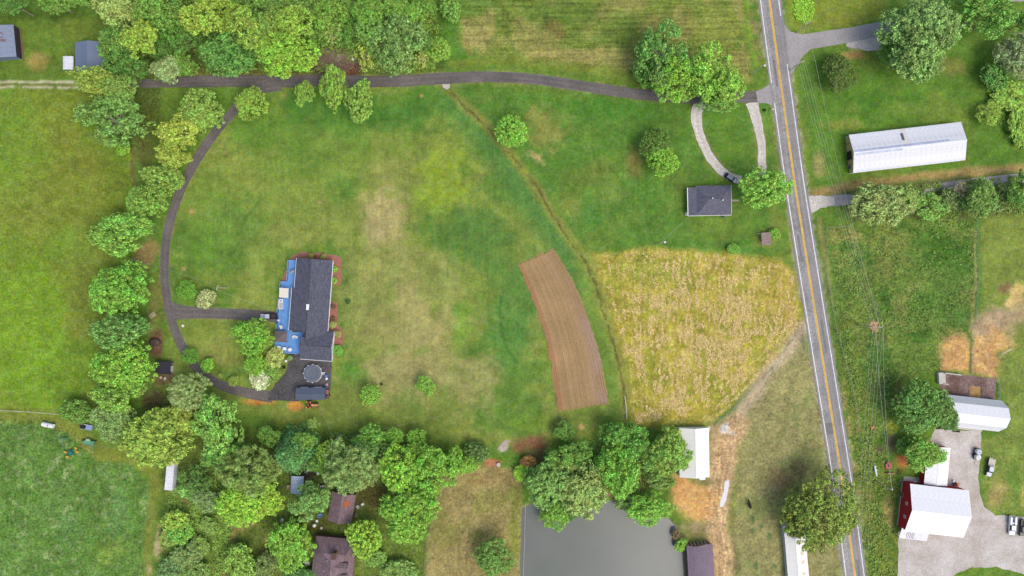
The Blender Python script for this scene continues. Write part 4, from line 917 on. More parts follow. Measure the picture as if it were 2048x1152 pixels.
poly_slope(r, [(-l-2.5,-w_-0.1,2.45),(-l+0.3,-w_-0.1,2.95),(-l+0.3,w_-0.5,2.95),(-l-2.5,w_-0.5,2.45)], S_SMALL, name='porch_roof')
MB().box(-l-2.2,l-0.4,-w_+0.4,w_-0.7,-0.1,2.4).build('wall', M_CREAM, r)
MB().box(-l+0.4,l-0.35,-w_+0.35,w_-0.35,-0.1,2.66).build('wall', M_CREAM, r)
mb = MB(); mb.box(-l-2.75,-l-2.52,-w_-0.1,w_-0.5,2.3,2.44); mb.build('gutter', M_TRIM, r)
mb = MB(); mb.box(-l-2.5,l,-w_-0.25,-w_-0.11,2.35,2.5); mb.build('gutter', M_TRIM, r); MB().box(l+0.01,l+0.12,-w_,w_,2.62,2.76).build('gutter', M_TRIM, r)
for x, y in ((-1.05,0.3),(2.2,-0.35)): MB().tube([(x,y,4.4),(x,y,5.45)],0.12,8).lathe([(0.22,0),(0.22,0.16),(0.05,0.24)],8,(x,y,5.45)).build('vent_pipe', M_TRIM, r)
MB().lathe([(0.9,0),(0.9,2.1),(0.1,2.5)],10,(l-1.9,-w_+0.2,0)).build('bay_roof', M_DARKGREY, r)
for x in (-3.2,0.2): window(r, (x,-w_+0.34,1.5), 1.1, 1.1, 'y-')
for y in (-2.0,1.8): window(r, (-l-2.2,y,1.4), 1.0, 1.0, 'x-')
MB().box(-l-3.0,-l-2.22,-w_+0.2,-w_+1.3,-0.02,0.5).build('step', M_CONC, r)
# tarred shed roof with boards: small timber shelter beside the road
c, L, Wd, a = fit([(1523,465),(1523.5,489.8),(1543,489.5),(1539.5,465)], 2.0)
r = empty('timber_shelter', c, a, 'little weathered timber shelter near the road, south of the small house', 'shelter')
for i in range(7):
    w = L/7; MB().slab([(-L/2+i*w,-Wd/2,2.0),(-L/2+(i+1)*w-0.04,-Wd/2,2.0),(-L/2+(i+1)*w-0.04,Wd/2,2.25),(-L/2+i*w,Wd/2,2.25)],0.06).build('roof_board', mat('shelter_board', C(150,132,126), 0.9, 0.35, 1.1, fine=0.2), r, (0,0,0.01*(i % 3)))
for x in (-1,1):
    for y in (-1,1): MB().box(x*(L/2-.2)-.08,x*(L/2-.2)+.08,y*(Wd/2-.2)-.08,y*(Wd/2-.2)+.08,-0.05,2.0).build('post', M_GREYWOOD, r)
MB().box(-L/2+.3,L/2-.3,Wd/2-.3,Wd/2-.22,0.0,1.95).build('back_wall', M_BROWN, r)
tag(MB().box(-0.1,1.3,-0.07,0.07,0.7,0.85).box(-0.1,0.05,-0.07,0.07,0,0.7).box(1.15,1.3,-0.07,0.07,0,0.7).build('garden_bench', M_TRIM, None, W(1515,467.5)), 'narrow white bench left of the timber shelter', 'bench')

# ------------------------------------------------------------------ brown houses in the south grove
c, L, Wd, a = fit([(664.5,983),(655,1041),(703,1047),(712,989)], 3.0)
r = empty('brown_cottage', c, a, 'brown-roofed cottage with an orange patch on its roof', 'cottage')
l, w_, he, hr = L/2, Wd/2, 3.0, 5.0
poly_slope(r, [(-l,-w_,he),(l,-w_,he),(l,0,hr),(-l,0,hr)], S_BROWN); poly_slope(r, [(l,w_,he),(-l,w_,he),(-l,0,hr),(l,0,hr)], S_BROWN)
MB().tube([(-l,0,hr+.02),(l,0,hr+.02)],0.08,5).build('ridge_cap', mat('pale_ridge', C(146,128,130), 0.9), r)
walls(r, L, [(w_,he),(0,hr),(-w_,he)], mat('brown_brick', C(120,90,80), 0.9, 0.2, 3), 0.35, z0=-0.1)
q = [(-2.6,0.55),(-1.2,0.45),(-0.7,1.6),(-1.2,2.4),(-2.4,2.5),(-2.9,1.6)]
poly_slope(r, [(x, y, hr-(hr-he)*y/w_+0.05) for x, y in q], mat('rust_orange', C(164,92,60), 0.9, 0.2, 1), 0.03, 'roof_patch')
c, L, Wd, a = fit([(629,1071),(617,1236),(697,1240),(713,1080)], 3.2)
r = empty('dormer_house', c, a, 'large brown-roofed house with dormers and chimney, bottom edge', 'house')
l, w_, he, hr = L/2, Wd/2, 3.2, 6.4
# local x runs south along the ridge, y east
poly_slope(r, [(-l+4.2,-w_,he),(l,-w_,he),(l,0,hr),(-l+4.2,0,hr)], S_BROWN); poly_slope(r, [(l,w_,he),(-l+4.2,w_,he),(-l+4.2,0,hr),(l,0,hr)], S_BROWN)
poly_slope(r, [(-l,-w_+0.3,he-.1),(-l,w_-0.3,he-.1),(-l+4.2,4.6,hr-0.15),(-l+4.2,-3.0,hr-0.15)][::-1], S_BROWN)
poly_slope(r, [(-l,-w_+0.3,he-.1),(-l+4.2,-3.0,hr-0.15),(-l+7.2,-w_+1.2,he+.6),(-l+6.0,-w_+.1,he)], S_BROWN); poly_slope(r, [(-l,w_-0.3,he-.1),(-l+6.2,w_-0.1,he),(-l+7.2,w_-1.2,he+.6),(-l+4.2,4.6,hr-0.15)], S_BROWN)
poly_slope(r, [(-l+4.2,-3.0,hr-.15),(-l+4.2,4.6,hr-.15),(-l+7.0,1.2,hr-.5),(-l+7.0,-0.6,hr-.5)], S_BROWN)
CAPM = mat('pale_ridge', C(146,128,130))
for p, q in (((-l+4.2,-3.0,hr-.1),(-l+4.2,4.6,hr-.1)),((-l+4.2,0,hr+.03),(l,0,hr+.03)),((-l,-w_+.3,he-.05),(-l+4.2,-3.0,hr-.1)),((-l+7.4,-w_,he+.12),(-l+9.2,0,hr+.1)),((-l+7.4,-w_+1.6,he+1.0),(l,-w_+1.6,he+1.0))): MB().tube([p,q],0.07,5).build('hip_cap', CAPM, r)
MB().box(-l+.4,l-.4,-w_+.4,w_-.4,-0.1,he-.2).build('wall', mat('brown_brick', C(120,90,80)), r)
ch = MB().box(-l+3.2,-l+5.0,0.5,1.6,3,8.2).build('chimney', mat('chimney_brick', C(120,88,60), 0.9, 0.25, 4), r); MB().box(-l+3.05,-l+5.15,0.38,1.72,8.2,8.38).build('cap', mat('chimney_cap', C(92,70,52), 0.9), ch)
for x in (-l+8.6,-l+12.4,-l+16.2):
    d = MB().box(x-1.1,x+1.1,2.6,5.2,he+.6,hr-1.0).build('dormer', M_CREAM, r)
    poly_slope(d, [(x-1.4,1.2,hr-1.15),(x,1.0,hr-.25),(x,5.5,hr-.25),(x-1.4,5.5,hr-1.15)], S_BROWN, 0.08, 'dormer_roof'); poly_slope(d, [(x,1.0,hr-.25),(x+1.4,1.2,hr-1.15),(x+1.4,5.5,hr-1.15),(x,5.5,hr-.25)], S_BROWN, 0.08, 'dormer_roof')
for x, y in ((-l+6.5,-1.4),(-l+10,-2.2)): MB().tube([(x,y,hr-1.5),(x,y,hr+.1)],0.1,8).build('vent_pipe', M_TRIM, r)
# office trailer, tool shed
c, L, Wd, a = fit([(334,922),(329,980),(344,981.3),(349.5,922)], 3.2)
r = empty('box_trailer', c, a, 'narrow white box trailer at the meadow edge', 'trailer')
MB().box(-L/2,L/2,-Wd/2,Wd/2,0.6,3.1).build('body', mat('trailer_white', C(214,218,226), 0.5, 0.06, 1), r, bevel=0.05)
n = 9
for i in range(n): MB().box(-L/2+i*L/n+0.02,-L/2+(i+1)*L/n-0.04,-Wd/2-0.02,Wd/2+0.02,3.1,3.2+0.02*(i % 2)).build('roof_panel', M_OLDWHITE, r)
for x in (L/2-2.2,L/2-3.2):
    for s in (-1,1): MB().lathe([(0.42,-0.11),(0.42,0.11)],14).build('wheel', M_BLACK, r, (x,s*(Wd/2-.15),0.42), (math.pi/2,0,0))
MB().box(-L/2+0.3,L/2-0.3,-Wd/2+0.3,Wd/2-0.3,0.42,0.6).build('chassis', M_BLACK, r); MB().box(-L/2-0.1,-L/2+.1,-0.6,0.6,0,0.6).build('hitch', M_STEEL, r)
c, L, Wd, a = fit([(306.5,747.5),(340.5,749),(342,724),(312,722)], 2.3)
r = empty('tool_shed', c, a, 'small black-roofed tool shed under the west tree row', 'shed')
poly_slope(r, [(-L/2,-Wd/2,2.2),(L/2,-Wd/2,2.2),(L/2,Wd/2,2.5),(-L/2,Wd/2,2.5)], mat('black_felt', C(52,52,62), 0.85, 0.15, 1), 0.08, 'roof'); MB().box(-L/2+.2,L/2-.3,-Wd/2+.3,Wd/2-.2,-0.05,2.1).build('wall', M_BROWN, r)
MB().box(L/2-0.28,L/2-0.2,-1.2,0.6,0,1.9).build('door', M_TRIM, r)
# dark blue-grey shed south of the asphalt yard
c, L, Wd, a = fit([(592,776),(650,775),(650,799.5),(591.5,799.5)], 2.6)
r = empty('yard_shed', c, a, 'dark blue-grey metal shed at the end of the asphalt yard', 'shed')
PR = [(Wd/2,2.6),(0,3.2),(-Wd/2,2.6)]
metal_roof(r, L, PR, M_DARKGREY, 1.7); walls(r, L, PR, M_DARKGREY, 0.12)
for x in (-2.5,2.0): MB().box(x-1.3,x+1.3,Wd/2-0.12,Wd/2-0.04,0.05,2.2).build('roller_door', M_TRIM, r)
# ------------------------------------------------------------------ main house with blue deck
hb = W(620,600); HA = math.radians(-94.2)     # local x runs south along the ridge, y east
c, L, Wd, a = fit([(593.5,516),(582,664),(655.5,662),(665.3,521)], 3.0)
r = empty('main_house', c, a, 'long charcoal-shingled house with a blue deck on its west side', 'house')
l, w_, he, hr = L/2, Wd/2, 3.0, 5.1; ry = -0.5
# a turns local x to AB (south); local y then points east
poly_slope(r, [(-l,ry,hr),(-l,w_,he),(l+0.0,w_,he),(l+2.6,ry,hr)], S_GREY); 
poly_slope(r, [(-l,-w_-0.0,he),(-l,ry,hr),(-l*0.17,ry,hr),(-l*0.17,-w_,he)], S_GREY)
tag(poly_slope(r, [(-l*0.17+.02,-w_-0.9,he-.2),(-l*0.17+.02,ry,hr+.03),(l+.1,ry,hr+.03),(l+.1,-w_-0.9,he-.2)], S_GREY), 'lower west roof slope reaching over the deck')
MB().tube([(-l,ry,hr+.03),(l,ry,hr+.05)],0.09,5).build('ridge_cap', mat('dark_ridge', C(72,72,84), 0.9), r)
MB().tube([(-l*0.62,ry+.3,hr-.08),(-l*0.62,w_,he+.06)],0.05,5).build('roof_seam', mat('dark_ridge', C(72,72,84)), r)
# south wing, ridge running west-east
x0, x1, xm = l-0.5, l+9.2, l+4.4
poly_slope(r, [(x0,-1.6,he+.15),(xm,-2.4,hr),(xm,w_+2.1,hr-.3),(x0,w_+2.1,he)], S_GREY); poly_slope(r, [(xm,-2.4,hr),(x1,-2.4,he),(x1,w_+2.1,he),(xm,w_+2.1,hr-.3)], S_GREY)
MB().tube([(xm,-2.4,hr+.03),(xm,w_+2.1,hr-.25)],0.08,5).build('ridge_cap', mat('dark_ridge', C(72,72,84)), r)
MB().box(-l+.4,l-.2,-w_+.5,w_-.45,-0.1,he-.15).build('wall', M_CREAM, r); MB().box(l+.1,x1-.4,-2.0,w_+1.7,-0.1,he-.15).build('wall', M_CREAM, r)
mb = MB(); mb.box(-l,l+.0,w_+.01,w_+.16,he-.28,he-.08); mb.build('gutter', M_TRIM, r); MB().box(x0,x1,w_+2.11,w_+2.25,he-.25,he-.05).build('fascia', M_TRIM, r); MB().box(x1+.01,x1+.14,-2.4,w_+2.1,he-.25,he-.05).build('gutter', M_TRIM, r)
mb = MB(); mb.box(-l,-l*0.17,-w_-.16,-w_-.02,he-.28,he-.08); mb.build('gutter', M_TRIM, r); MB().box(-l*0.17,l+.1,-w_-1.06,-w_-.92,he-.45,he-.25).build('gutter', M_TRIM, r)
for x in (-l+3.2,-l+6.0,2.0,6.5): window(r, (x,w_-.45,1.6), 1.2, 1.2, 'y+')
for x in (l+2.6,l+6.5): window(r, (x,w_+1.7,1.6), 1.2, 1.2, 'y+')
tag(MB().box(l*0.24,l*0.24+1.9,ry-.42,ry+.42,hr-.1,hr+.42).build('roof_vent', M_TRIM, r, bevel=0.04), 'white box vent on the ridge')
MB().box(xm-2.6,xm-0.2,-2.0,-0.8,he+1.2,hr-.15).build('roof_step', S_GREY, r)
# deck
DZ = 0.75
deck = empty('deck', W(580,620), 0, 'bright blue painted deck wrapping the west side of the long house', 'deck'); db = W(580,620)
def dloc(px, py, z=DZ): p = W(px, py, z); return (p.x-db.x, p.y-db.y)
for poly in ([(577.5,520),(596,520),(592,562),(575.5,562)], [(562,562.2),(592,562.2),(584,664),(554.5,664)], [(551,664.2),(613,664.2),(611,708),(557,705.5),(549,688)]):
    MB().prism([dloc(*p) for p in poly], DZ-.18, DZ).build('deck_platform', M_BLUE, deck)
post = MB().box(-.07,.07,-.07,.07,-.78,1.05).mesh('rail_post', M_BLUE_RAIL)
for line in ([(577.5,520.5),(592.5,520.5)],[(577,522),(574.5,564)],[(562.5,563),(559,580)],[(557.8,597),(555.6,621)],[(556,622),(568,622),(566.5,649),(554.5,648)],[(554.2,650),(553,663)],[(551.5,690),(557,705)],[(558,705),(611,708)]):
    P = [dloc(*p) for p in line]
    for z in (0.5, 1.0): MB().tube([(p[0],p[1],DZ+z) for p in P],0.045,5).build('rail', M_BLUE_RAIL, deck)
    for p, q in zip(P, P[1:]):
        d = Vector(q)-Vector(p); n = max(1, int(d.length/1.7))
        for k in range(n+1): t = Vector(p)+d*k/n; inst('rail_post', post, deck, (t.x, t.y, DZ))
for k in range(4):
    P = [dloc(556.2-k*2.2,624), dloc(556.2-k*2.2+2.1,624), dloc(555.6-k*2.2+2.1,647), dloc(555.6-k*2.2,647)]
    MB().prism(P, -0.02, DZ-.2-k*0.16).build('step', mat('blue_step_paint', C(66,110,172), 0.6, 0.1), deck)
for (p, q) in (((610,688),(610,704)),): MB().box(*sorted((dloc(*p)[0]-.1,dloc(*p)[0]+.1)), *sorted((dloc(*p)[1],dloc(*q)[1])), DZ+.01, DZ+1.9).build('screen_panel', M_TRIM, deck)
# gazebo roof and awning
def hip_canopy(name, label, corners, z, rise, m, zb, cat='gazebo'):
    c, L, Wd, a = fit(corners, z); r = empty(name, (c.x,c.y,zb), a, label, cat); l, w = L/2, Wd/2; z -= zb
    E = [(-l,-w,z),(l,-w,z),(l,w,z),(-l,w,z)]; T = (0,0,z+rise)
    for i in range(4): poly_slope(r, [E[i],E[(i+1)%4],T], m, 0.05, 'canopy_panel')
    for e in E:
        MB().tube([Vector(e)+Vector((0,0,.02)),Vector(T)+Vector((0,0,.02))],0.04,5).build('rib', m, r); MB().tube([(e[0]*.95,e[1]*.95,0),(e[0]*.95,e[1]*.95,z)],0.05,6).build('post', M_BLACK, r)
    return r
hip_canopy('gazebo', 'square grey-brown gazebo canopy on the blue deck', [(549.5,662),(574.5,662.5),(573.5,685),(548.5,683.5)], 3.1, 0.7, mat('taupe_canvas', C(108,98,100), 0.9, 0.1, 1), DZ)
c, L, Wd, a = fit([(559,575.5),(577.5,576.5),(576,596),(557.5,594.5)], 3.0)
r = empty('awning', (c.x,c.y,DZ), a, 'cream fabric awning over the blue deck', 'awning')
m = mat('cream_canvas', C(222,214,198), 0.9, 0.05, 1)
for i in range(4): poly_slope(r, [(-L/2+i*L/4,-Wd/2,2.0),(-L/2+(i+1)*L/4-.02,-Wd/2,2.0),(-L/2+(i+1)*L/4-.02,Wd/2,2.3),(-L/2+i*L/4,Wd/2,2.3)], m, 0.04, 'canvas_strip')
for sx in (-1,1):
    for sy in (-1,1): MB().tube([(sx*(L/2-.1),sy*(Wd/2-.1),0),(sx*(L/2-.1),sy*(Wd/2-.1),2.0)],0.04,6).build('post', M_TRIM, r)
# deck furniture
def make_chair(m):
    r = empty('patio_chair', (0,0,0)); MB().box(-.3,.3,-.3,.3,.4,.46).build('seat', m, r, bevel=.02); MB().box(-.36,-.28,-.3,.3,.46,1.0).build('backrest', m, r, bevel=.02)
    for s in (-1,1): MB().box(-.3,.28,s*.33-.05,s*.33+.05,.62,.68).build('armrest', m, r)
    lg = MB().box(-.03,.03,-.03,.03,0,.4).mesh('leg', m)
    for x in (-.26,.26):
        for y in (-.26,.26): inst('leg', lg, r, (x,y,0))
    return r
chair0 = make_chair(M_TRIM); first = True
for px, py, an, lab in ((562.5,654.5,200,'white patio chair north of the gazebo'),(588.5,673.5,100,'white patio chair alone in the middle of the blue deck'),(558,695,250,'white patio chair in the southwest corner of the deck'),(569.5,697.5,270,'middle white patio chair by the south deck rail'),(580.5,699.5,300,'white patio chair nearest the wing on the south deck rail')):
    o = chair0 if first else copy_tree(chair0); first = False
    p = W(px, py, DZ+.4); o.location = (p.x, p.y, DZ); o.rotation_euler = (0,0,math.radians(an)); o.scale = (1.55,1.55,1.1); tag(o, lab, 'chair', 'white patio chairs on the blue deck')
def put_at(o, px, py, z, rz=0, label=None, cat=None, group=None):
    p = W(px, py, z+.3); o.location = (p.x, p.y, z); o.rotation_euler = (0,0,rz); return tag(o, label, cat, group)
put_at(MB().lathe([(.25,0),(.06,.05),(.06,.5),(.4,.52),(.4,.58)],14).build('side_table', M_TRIM), 594, 674, DZ, 0, 'small round white table beside the middle deck chair', 'table')
o = empty('patio_table'); MB().box(-.7,.7,-.55,.55,.66,.72).build('table_top', M_TRIM, o); [MB().box(x-.05,x+.05,y-.05,y+.05,0,.66).build('leg', M_TRIM, o) for x in (-.6,.6) for y in (-.45,.45)]; MB().box(-.4,.4,-.3,.3,.72,.75).build('table_mat', mat('grey_glass', C(150,160,170)), o); put_at(o, 562.5, 601.5, DZ, 0, 'white square patio table below the cream awning', 'table')
o = empty('lounge_sofa'); MB().box(-.7,.7,-1.2,1.2,.1,.42).build('base', M_TRIM, o, bevel=.04); MB().box(-.45,.6,-1.05,1.05,.42,.58).build('cushion', mat('grey_cushion', C(168,172,178), .9), o, bevel=.05); MB().box(-.7,-.46,-1.2,1.2,.42,.85).build('backrest', M_TRIM, o, bevel=.04); put_at(o, 562, 611, DZ, 0.05, 'white lounge sofa with grey cushion on the deck', 'sofa')
o = empty('barbecue_grill'); MB().box(-.7,.7,-.35,.35,.75,.85).build('shelf', M_STEEL, o); g = MB().lathe([(.4,.0),(.45,.2),(.3,.38),(.05,.44)],12,(0,0,.85)).build('lid', M_STEEL, o); [MB().box(x-.04,x+.04,y-.04,y+.04,0,.75).build('leg', M_STEEL, o) for x in (-.5,.5) for y in (-.25,.25)]; put_at(o, 586, 543, DZ, 0.6, 'silver barbecue grill on the north end of the deck', 'grill'); o.scale = (1.3,1.3,1)
o = empty('folded_parasol'); MB().lathe([(.3,0),(.3,.08),(.04,.1),(.04,1.2)],10).build('stand', M_TRIM, o); MB().lathe([(.55,1.1),(.3,1.7),(.08,2.3)],6).build('canopy', mat('pale_pink_cloth', C(220,208,222), .9), o); put_at(o, 558.5, 640, 0.55, 0, 'pale half-closed parasol at the deck steps', 'parasol')
# mulch beds and shrubs come with the plants; pool
pr = empty('above_ground_pool', W(627,746), 0, 'round pool with a grey cover on the asphalt yard', 'pool')
MB().lathe([(2.95,0),(2.95,1.25),(2.7,1.25),(2.7,1.1)],40).build('wall', mat('pool_white', C(232,236,240), .4), pr)
MB().lathe([(2.92,1.255),(2.85,1.33),(1.9,1.36),(1.55,1.22),(0.5,1.14)],40).build('cover', mat('pool_cover', C(98,104,116), .5, .06, .6), pr)
MB().lathe([(1.5,1.235),(1.4,1.25),(.1,1.24)],30,(0,0,0)).build('standing_water', mat('cover_puddle', C(84,84,88), .2), pr)
for k in range(12):
    t = k*math.pi/6; MB().box(2.9,3.12,-.12,.12,0,1.3).build('upright', mat('pool_white', C(232,236,240)), pr, (0,0,0), (0,0,t))
lad = MB(); [lad.box(3.1,3.9,s-.04,s+.04,0,1.6) for s in (-.35,.35)]; [lad.box(3.2+k*.22,3.4+k*.22,-.32,.32,1.1-k*.33,1.16-k*.33) for k in range(3)]; lad.build('ladder', M_TRIM, pr)
put_at(MB().lathe([(.5,0),(.55,.35),(.55,.8),(.5,.95)],16).build('barrel', mat('blue_plastic', C(84,124,186), .4)), 653.5, 752, .07, 0, 'blue barrel beside the covered pool', 'barrel')
put_at(MB().lathe([(.3,0),(.38,.6),(.34,.62)],14).build('bucket', M_TRIM), 653.5, 757.5, .07, 0, 'white bucket below the blue barrel', 'bucket')
put_at(MB().lathe([(.35,0),(.42,.5),(.3,.5)],14).build('plant_pot', M_TRIM), 572.3, 722, .07, 0, 'round white pot where the yard meets the shrub bed', 'pot')
put_at(MB().lathe([(.45,0),(.5,.7),(.4,.9)],14).build('rubbish_bin', M_BLACK), 568.5, 735, .05, 0, 'black bin at the shrub bed edge', 'bin')
put_at(MB().lathe([(.45,0),(.45,.2),(.25,.2)],16).build('garden_hose', mat('red_rubber', C(128,62,70), .6)), 657, 738, .075, 0, 'coiled dark red hose by the yard edge', 'hose')
put_at(MB().lathe([(.2,0),(.4,.25),(.42,.5),(.3,.55)],12).build('terracotta_pot', mat('terracotta', C(200,150,136), .9)), 654, 769, .075, 0, 'pink terracotta pot near the yard shed', 'pot')
o = empty('wheelbarrow'); MB().slab([(-.5,-.4,.65),(.6,-.3,.65),(.6,.3,.65),(-.5,.4,.65)],.25).build('tray', mat('faded_red_paint', C(150,104,96), .6), o); MB().lathe([(.2,-.05),(.2,.05)],12).build('wheel', M_BLACK, o, (.75,0,.2), (math.pi/2,0,0)); [MB().tube([(-1.1,s*.3,.6),(-.4,s*.3,.45),(.75,s*.08,.2)],.03,5).build('handle', M_GREYWOOD, o) for s in (-1,1)]; [MB().tube([(-.35,s*.3,0),(-.3,s*.3,.45)],.03,5).build('leg', M_STEEL, o) for s in (-1,1)]
put_at(o, 655, 784, .075, 1.4, 'faded red wheelbarrow at the east end of the yard shed', 'wheelbarrow'); o.scale = (1.3,1.3,1)
put_at(MB().box(-.9,.9,-.25,.25,0,.3).box(-.7,.8,-.2,.2,.3,.55).build('firewood_stack', M_BROWN, bevel=.04), 656, 793, .075, 0.3, 'small brown firewood stack by the yard shed corner', 'firewood')

# ------------------------------------------------------------------ vehicles
def wheel(parent, x, y, rr=.36, wd=.24, hub=M_STEEL):
    w = MB().lathe([(rr*.6,-wd/2),(rr,-wd/2+.03),(rr,wd/2-.03),(rr*.6,wd/2)],16).build('wheel', M_BLACK, parent, (x,y,rr), (math.pi/2,0,0))
    MB().lathe([(rr*.55,-wd/2-.01),(rr*.55,wd/2+.01)],12).build('rim', hub, w)
def profile_body(name, m, parent, prof, w, bevel=.06):
    n = len(prof); mb = MB(); mb.add([(x,-w/2,z) for x, z in prof]+[(x,w/2,z) for x, z in prof], [tuple(range(n)), tuple(range(2*n-1,n-1,-1))]+[(i,n+i,n+(i+1)%n,(i+1)%n) for i in range(n)])
    me = mb.mesh(name, m); bm = bmesh.new(); bm.from_mesh(me); bmesh.ops.recalc_face_normals(bm, faces=bm.faces)
    if bevel: bmesh.ops.bevel(bm, geom=list(bm.edges), offset=bevel, segments=2, affect='EDGES', clamp_overlap=True)
    bm.to_mesh(me); bm.free(); return inst(name, me, parent)
def cabin(parent, x0, x1, z0, z1, w, paint, roofm, rake_f=.55, rake_r=.2):
    """greenhouse: pillars and roof in paint, four glass panes"""
    wt = w*.78
    mb = MB(); b = [(x0,-w/2,z0),(x1,-w/2,z0),(x1,w/2,z0),(x0,w/2,z0)]; t = [(x0+rake_r,-wt/2,z1),(x1-rake_f,-wt/2,z1),(x1-rake_f,wt/2,z1),(x0+rake_r,wt/2,z1)]
    mb.add(b+t, [(3,2,1,0),(4,5,6,7),(0,1,5,4),(1,2,6,5),(2,3,7,6),(3,0,4,7)]); mb.build('cab', paint, parent)
    MB().slab([(t[0][0]-.03,t[0][1]-.03,z1+.07),(t[1][0]+.03,t[1][1]-.03,z1+.07),(t[2][0]+.03,t[2][1]+.03,z1+.07),(t[3][0]-.03,t[3][1]+.03,z1+.07)],.06).build('roof', roofm, parent)
    def pane(name, q, out):
        q = [Vector(p) for p in q]; c = sum(q, Vector())/4; o = Vector(out).normalized()*.015
        q = [c+(p-c)*.86+o for p in q]; mb = MB(); n = Vector(out).normalized()*.02
        mb.add([tuple(p) for p in q]+[tuple(p+n) for p in q], [(3,2,1,0),(4,5,6,7),(0,1,5,4),(1,2,6,5),(2,3,7,6),(3,0,4,7)]); mb.build(name, M_GLASS, parent)
    pane('windshield', (b[1],b[2],t[2],t[1]), (z1-z0,0,rake_f)); pane('rear_window', (b[3],b[0],t[0],t[3]), (-(z1-z0),0,rake_r)); pane('side_window', (b[0],b[1],t[1],t[0]), (0,-1,.2)); pane('side_window', (b[2],b[3],t[3],t[2]), (0,1,.2))
M_LAMP = mat('lamp_glass', C(230,230,226), .2); M_TAIL = mat('tail_lamp', C(160,30,30), .3)
def lamps(r, xf, xr, y, z):
    for s in (-1,1): MB().box(xf-.06,xf+.02,s*y-.16,s*y+.16,z,z+.18).build('headlight', M_LAMP, r); MB().box(xr-.02,xr+.05,s*y-.1,s*y+.1,z,z+.25).build('tail_light', M_TAIL, r)
def pickup(label, px, py, ang, paint, roofm, hoodm=None, bedm=None, kind='open', cat='pickup'):
    p = W(px, py, .9); r = empty('pickup_truck', (p.x,p.y,.03), math.radians(ang), label, cat)
    profile_body('body', paint, r, [(-2.75,.45),(2.6,.45),(2.75,.7),(2.7,1.05),(1.35,1.16),(-2.75,1.12)], 1.9)
    if hoodm: MB().slab([(1.4,-.8,1.2),(2.62,-.75,1.1),(2.62,.75,1.1),(1.4,.8,1.2)],.05).build('hood', hoodm, r)
    cabin(r, -.75, 1.5, 1.12, 1.78, 1.74, paint, roofm)
    if kind == 'open':
        MB().box(-2.66,-.85,-.72,.72,1.122,1.14).build('bed_floor', bedm or M_BLACK, r)
        for s in (-1,1): MB().box(-2.74,-.8,s*.86-.09,s*.86+.09,1.1,1.5).build('bed_side', paint, r)
        MB().box(-2.76,-2.64,-.8,.8,1.1,1.5).build('tailgate', paint, r)
    if kind == 'flat':
        for i in range(9): MB().box(-3.1,-.85,-1.08+i*.24,-1.08+i*.24+.21,1.2,1.27).build('bed_plank', bedm, r)
        MB().box(-.85,-.77,-1.05,1.05,1.2,2.0).build('headboard', M_STEEL, r); MB().box(-3.4,-3.1,-.5,.4,.5,.62).build('step_bumper', M_STEEL, r)
    if kind == 'utility':
        MB().box(-3.3,-.85,-.45,.45,1.12,1.16).build('bed_floor', M_DARKGREY, r)
        for s in (-1,1): MB().box(-3.35,-.8,s*.78-.32,s*.78+.32,.8,1.65).build('tool_box', paint, r, bevel=.03)
        MB().tube([(-3.1,-.9,1.65),(-3.1,-.9,2.2),(-3.1,.9,2.2),(-3.1,.9,1.65)],.05,6).build('ladder_rack', M_STEEL, r); MB().box(-3.6,-3.3,-.9,.9,.6,.75).build('rear_bumper', M_STEEL, r)
        if kind == 'utility': MB().lathe([(.3,0),(.35,.15),(.3,.4)],12,(-1.3,0,1.16)).build('hose_reel', M_STEEL, r)
    for x in (-1.75,1.8):
        for s in (-1,1): wheel(r, x, s*.84)
    lamps(r, 2.72, -2.78, .72, .75)
    for s in (-1,1): MB().box(1.0,1.12,s*1.0-.14,s*1.0+.14,1.2,1.38).build('mirror', M_BLACK, r)
    MB().box(2.7,2.86,-.85,.85,.42,.62).build('bumper', M_STEEL, r)
    return r
P_BLACK = mat('black_car_paint', C(40,42,46), .25, .05, 1); P_SILVER = mat('silver_car_paint', C(190,194,204), .3, .05, 1); P_WHITE = mat('white_car_paint', C(240,242,246), .3, .04, 1); P_NAVY = mat('navy_car_paint', C(48,62,92), .3, .05, 1); P_GREEN = mat('dark_green_paint', C(44,56,52), .3, .05, 1)
pickup('dark pickup with pale roof parked at the deck steps', 537, 632.5, 180, P_BLACK, P_SILVER, P_SILVER, mat('bed_liner', C(62,54,50), .8))
pickup('old navy pickup with a plank flatbed on the grass', 1980, 936, -102, P_NAVY, P_SILVER, P_SILVER, mat('pale_plank', C(206,200,184), .85, .15, 2), 'flat')
pickup('white utility truck with side tool boxes on the gravel yard', 2024, 1053, -93, P_WHITE, P_WHITE, None, None, 'utility', 'truck')
pickup('dark green pickup cut by the right edge', 2045.5, 1056, -93, P_GREEN, P_BLACK, None, mat('bed_liner', C(62,54,50)))
# car on the gravel drive
p = W(1461.5,356.5,.8); r = empty('parked_car', (p.x,p.y,.06), math.radians(-34), 'dark car with grey roof on the curved gravel drive', 'car')
profile_body('body', P_BLACK, r, [(-2.25,.35),(2.1,.35),(2.2,.6),(2.1,.82),(1.1,.95),(-1.9,1.0),(-2.25,.85)], 1.78, .08)
MB().slab([(1.15,-.7,1.0),(2.08,-.62,.88),(2.08,.62,.88),(1.15,.7,1.0)],.04).build('hood', P_SILVER, r)
cabin(r, -1.85, 1.25, .96, 1.46, 1.6, P_BLACK, mat('grey_car_paint', C(150,154,164), .3), .75, .45)
for x in (-1.35,1.4):
    for s in (-1,1): wheel(r, x, s*.8, .33, .2)
lamps(r, 2.14, -2.26, .66, .62); MB().box(2.1,2.24,-.8,.8,.3,.5).build('bumper', P_BLACK, r)
for s in (-1,1): MB().box(.8,.92,s*.95-.12,s*.95+.12,.98,1.12).build('mirror', P_BLACK, r)
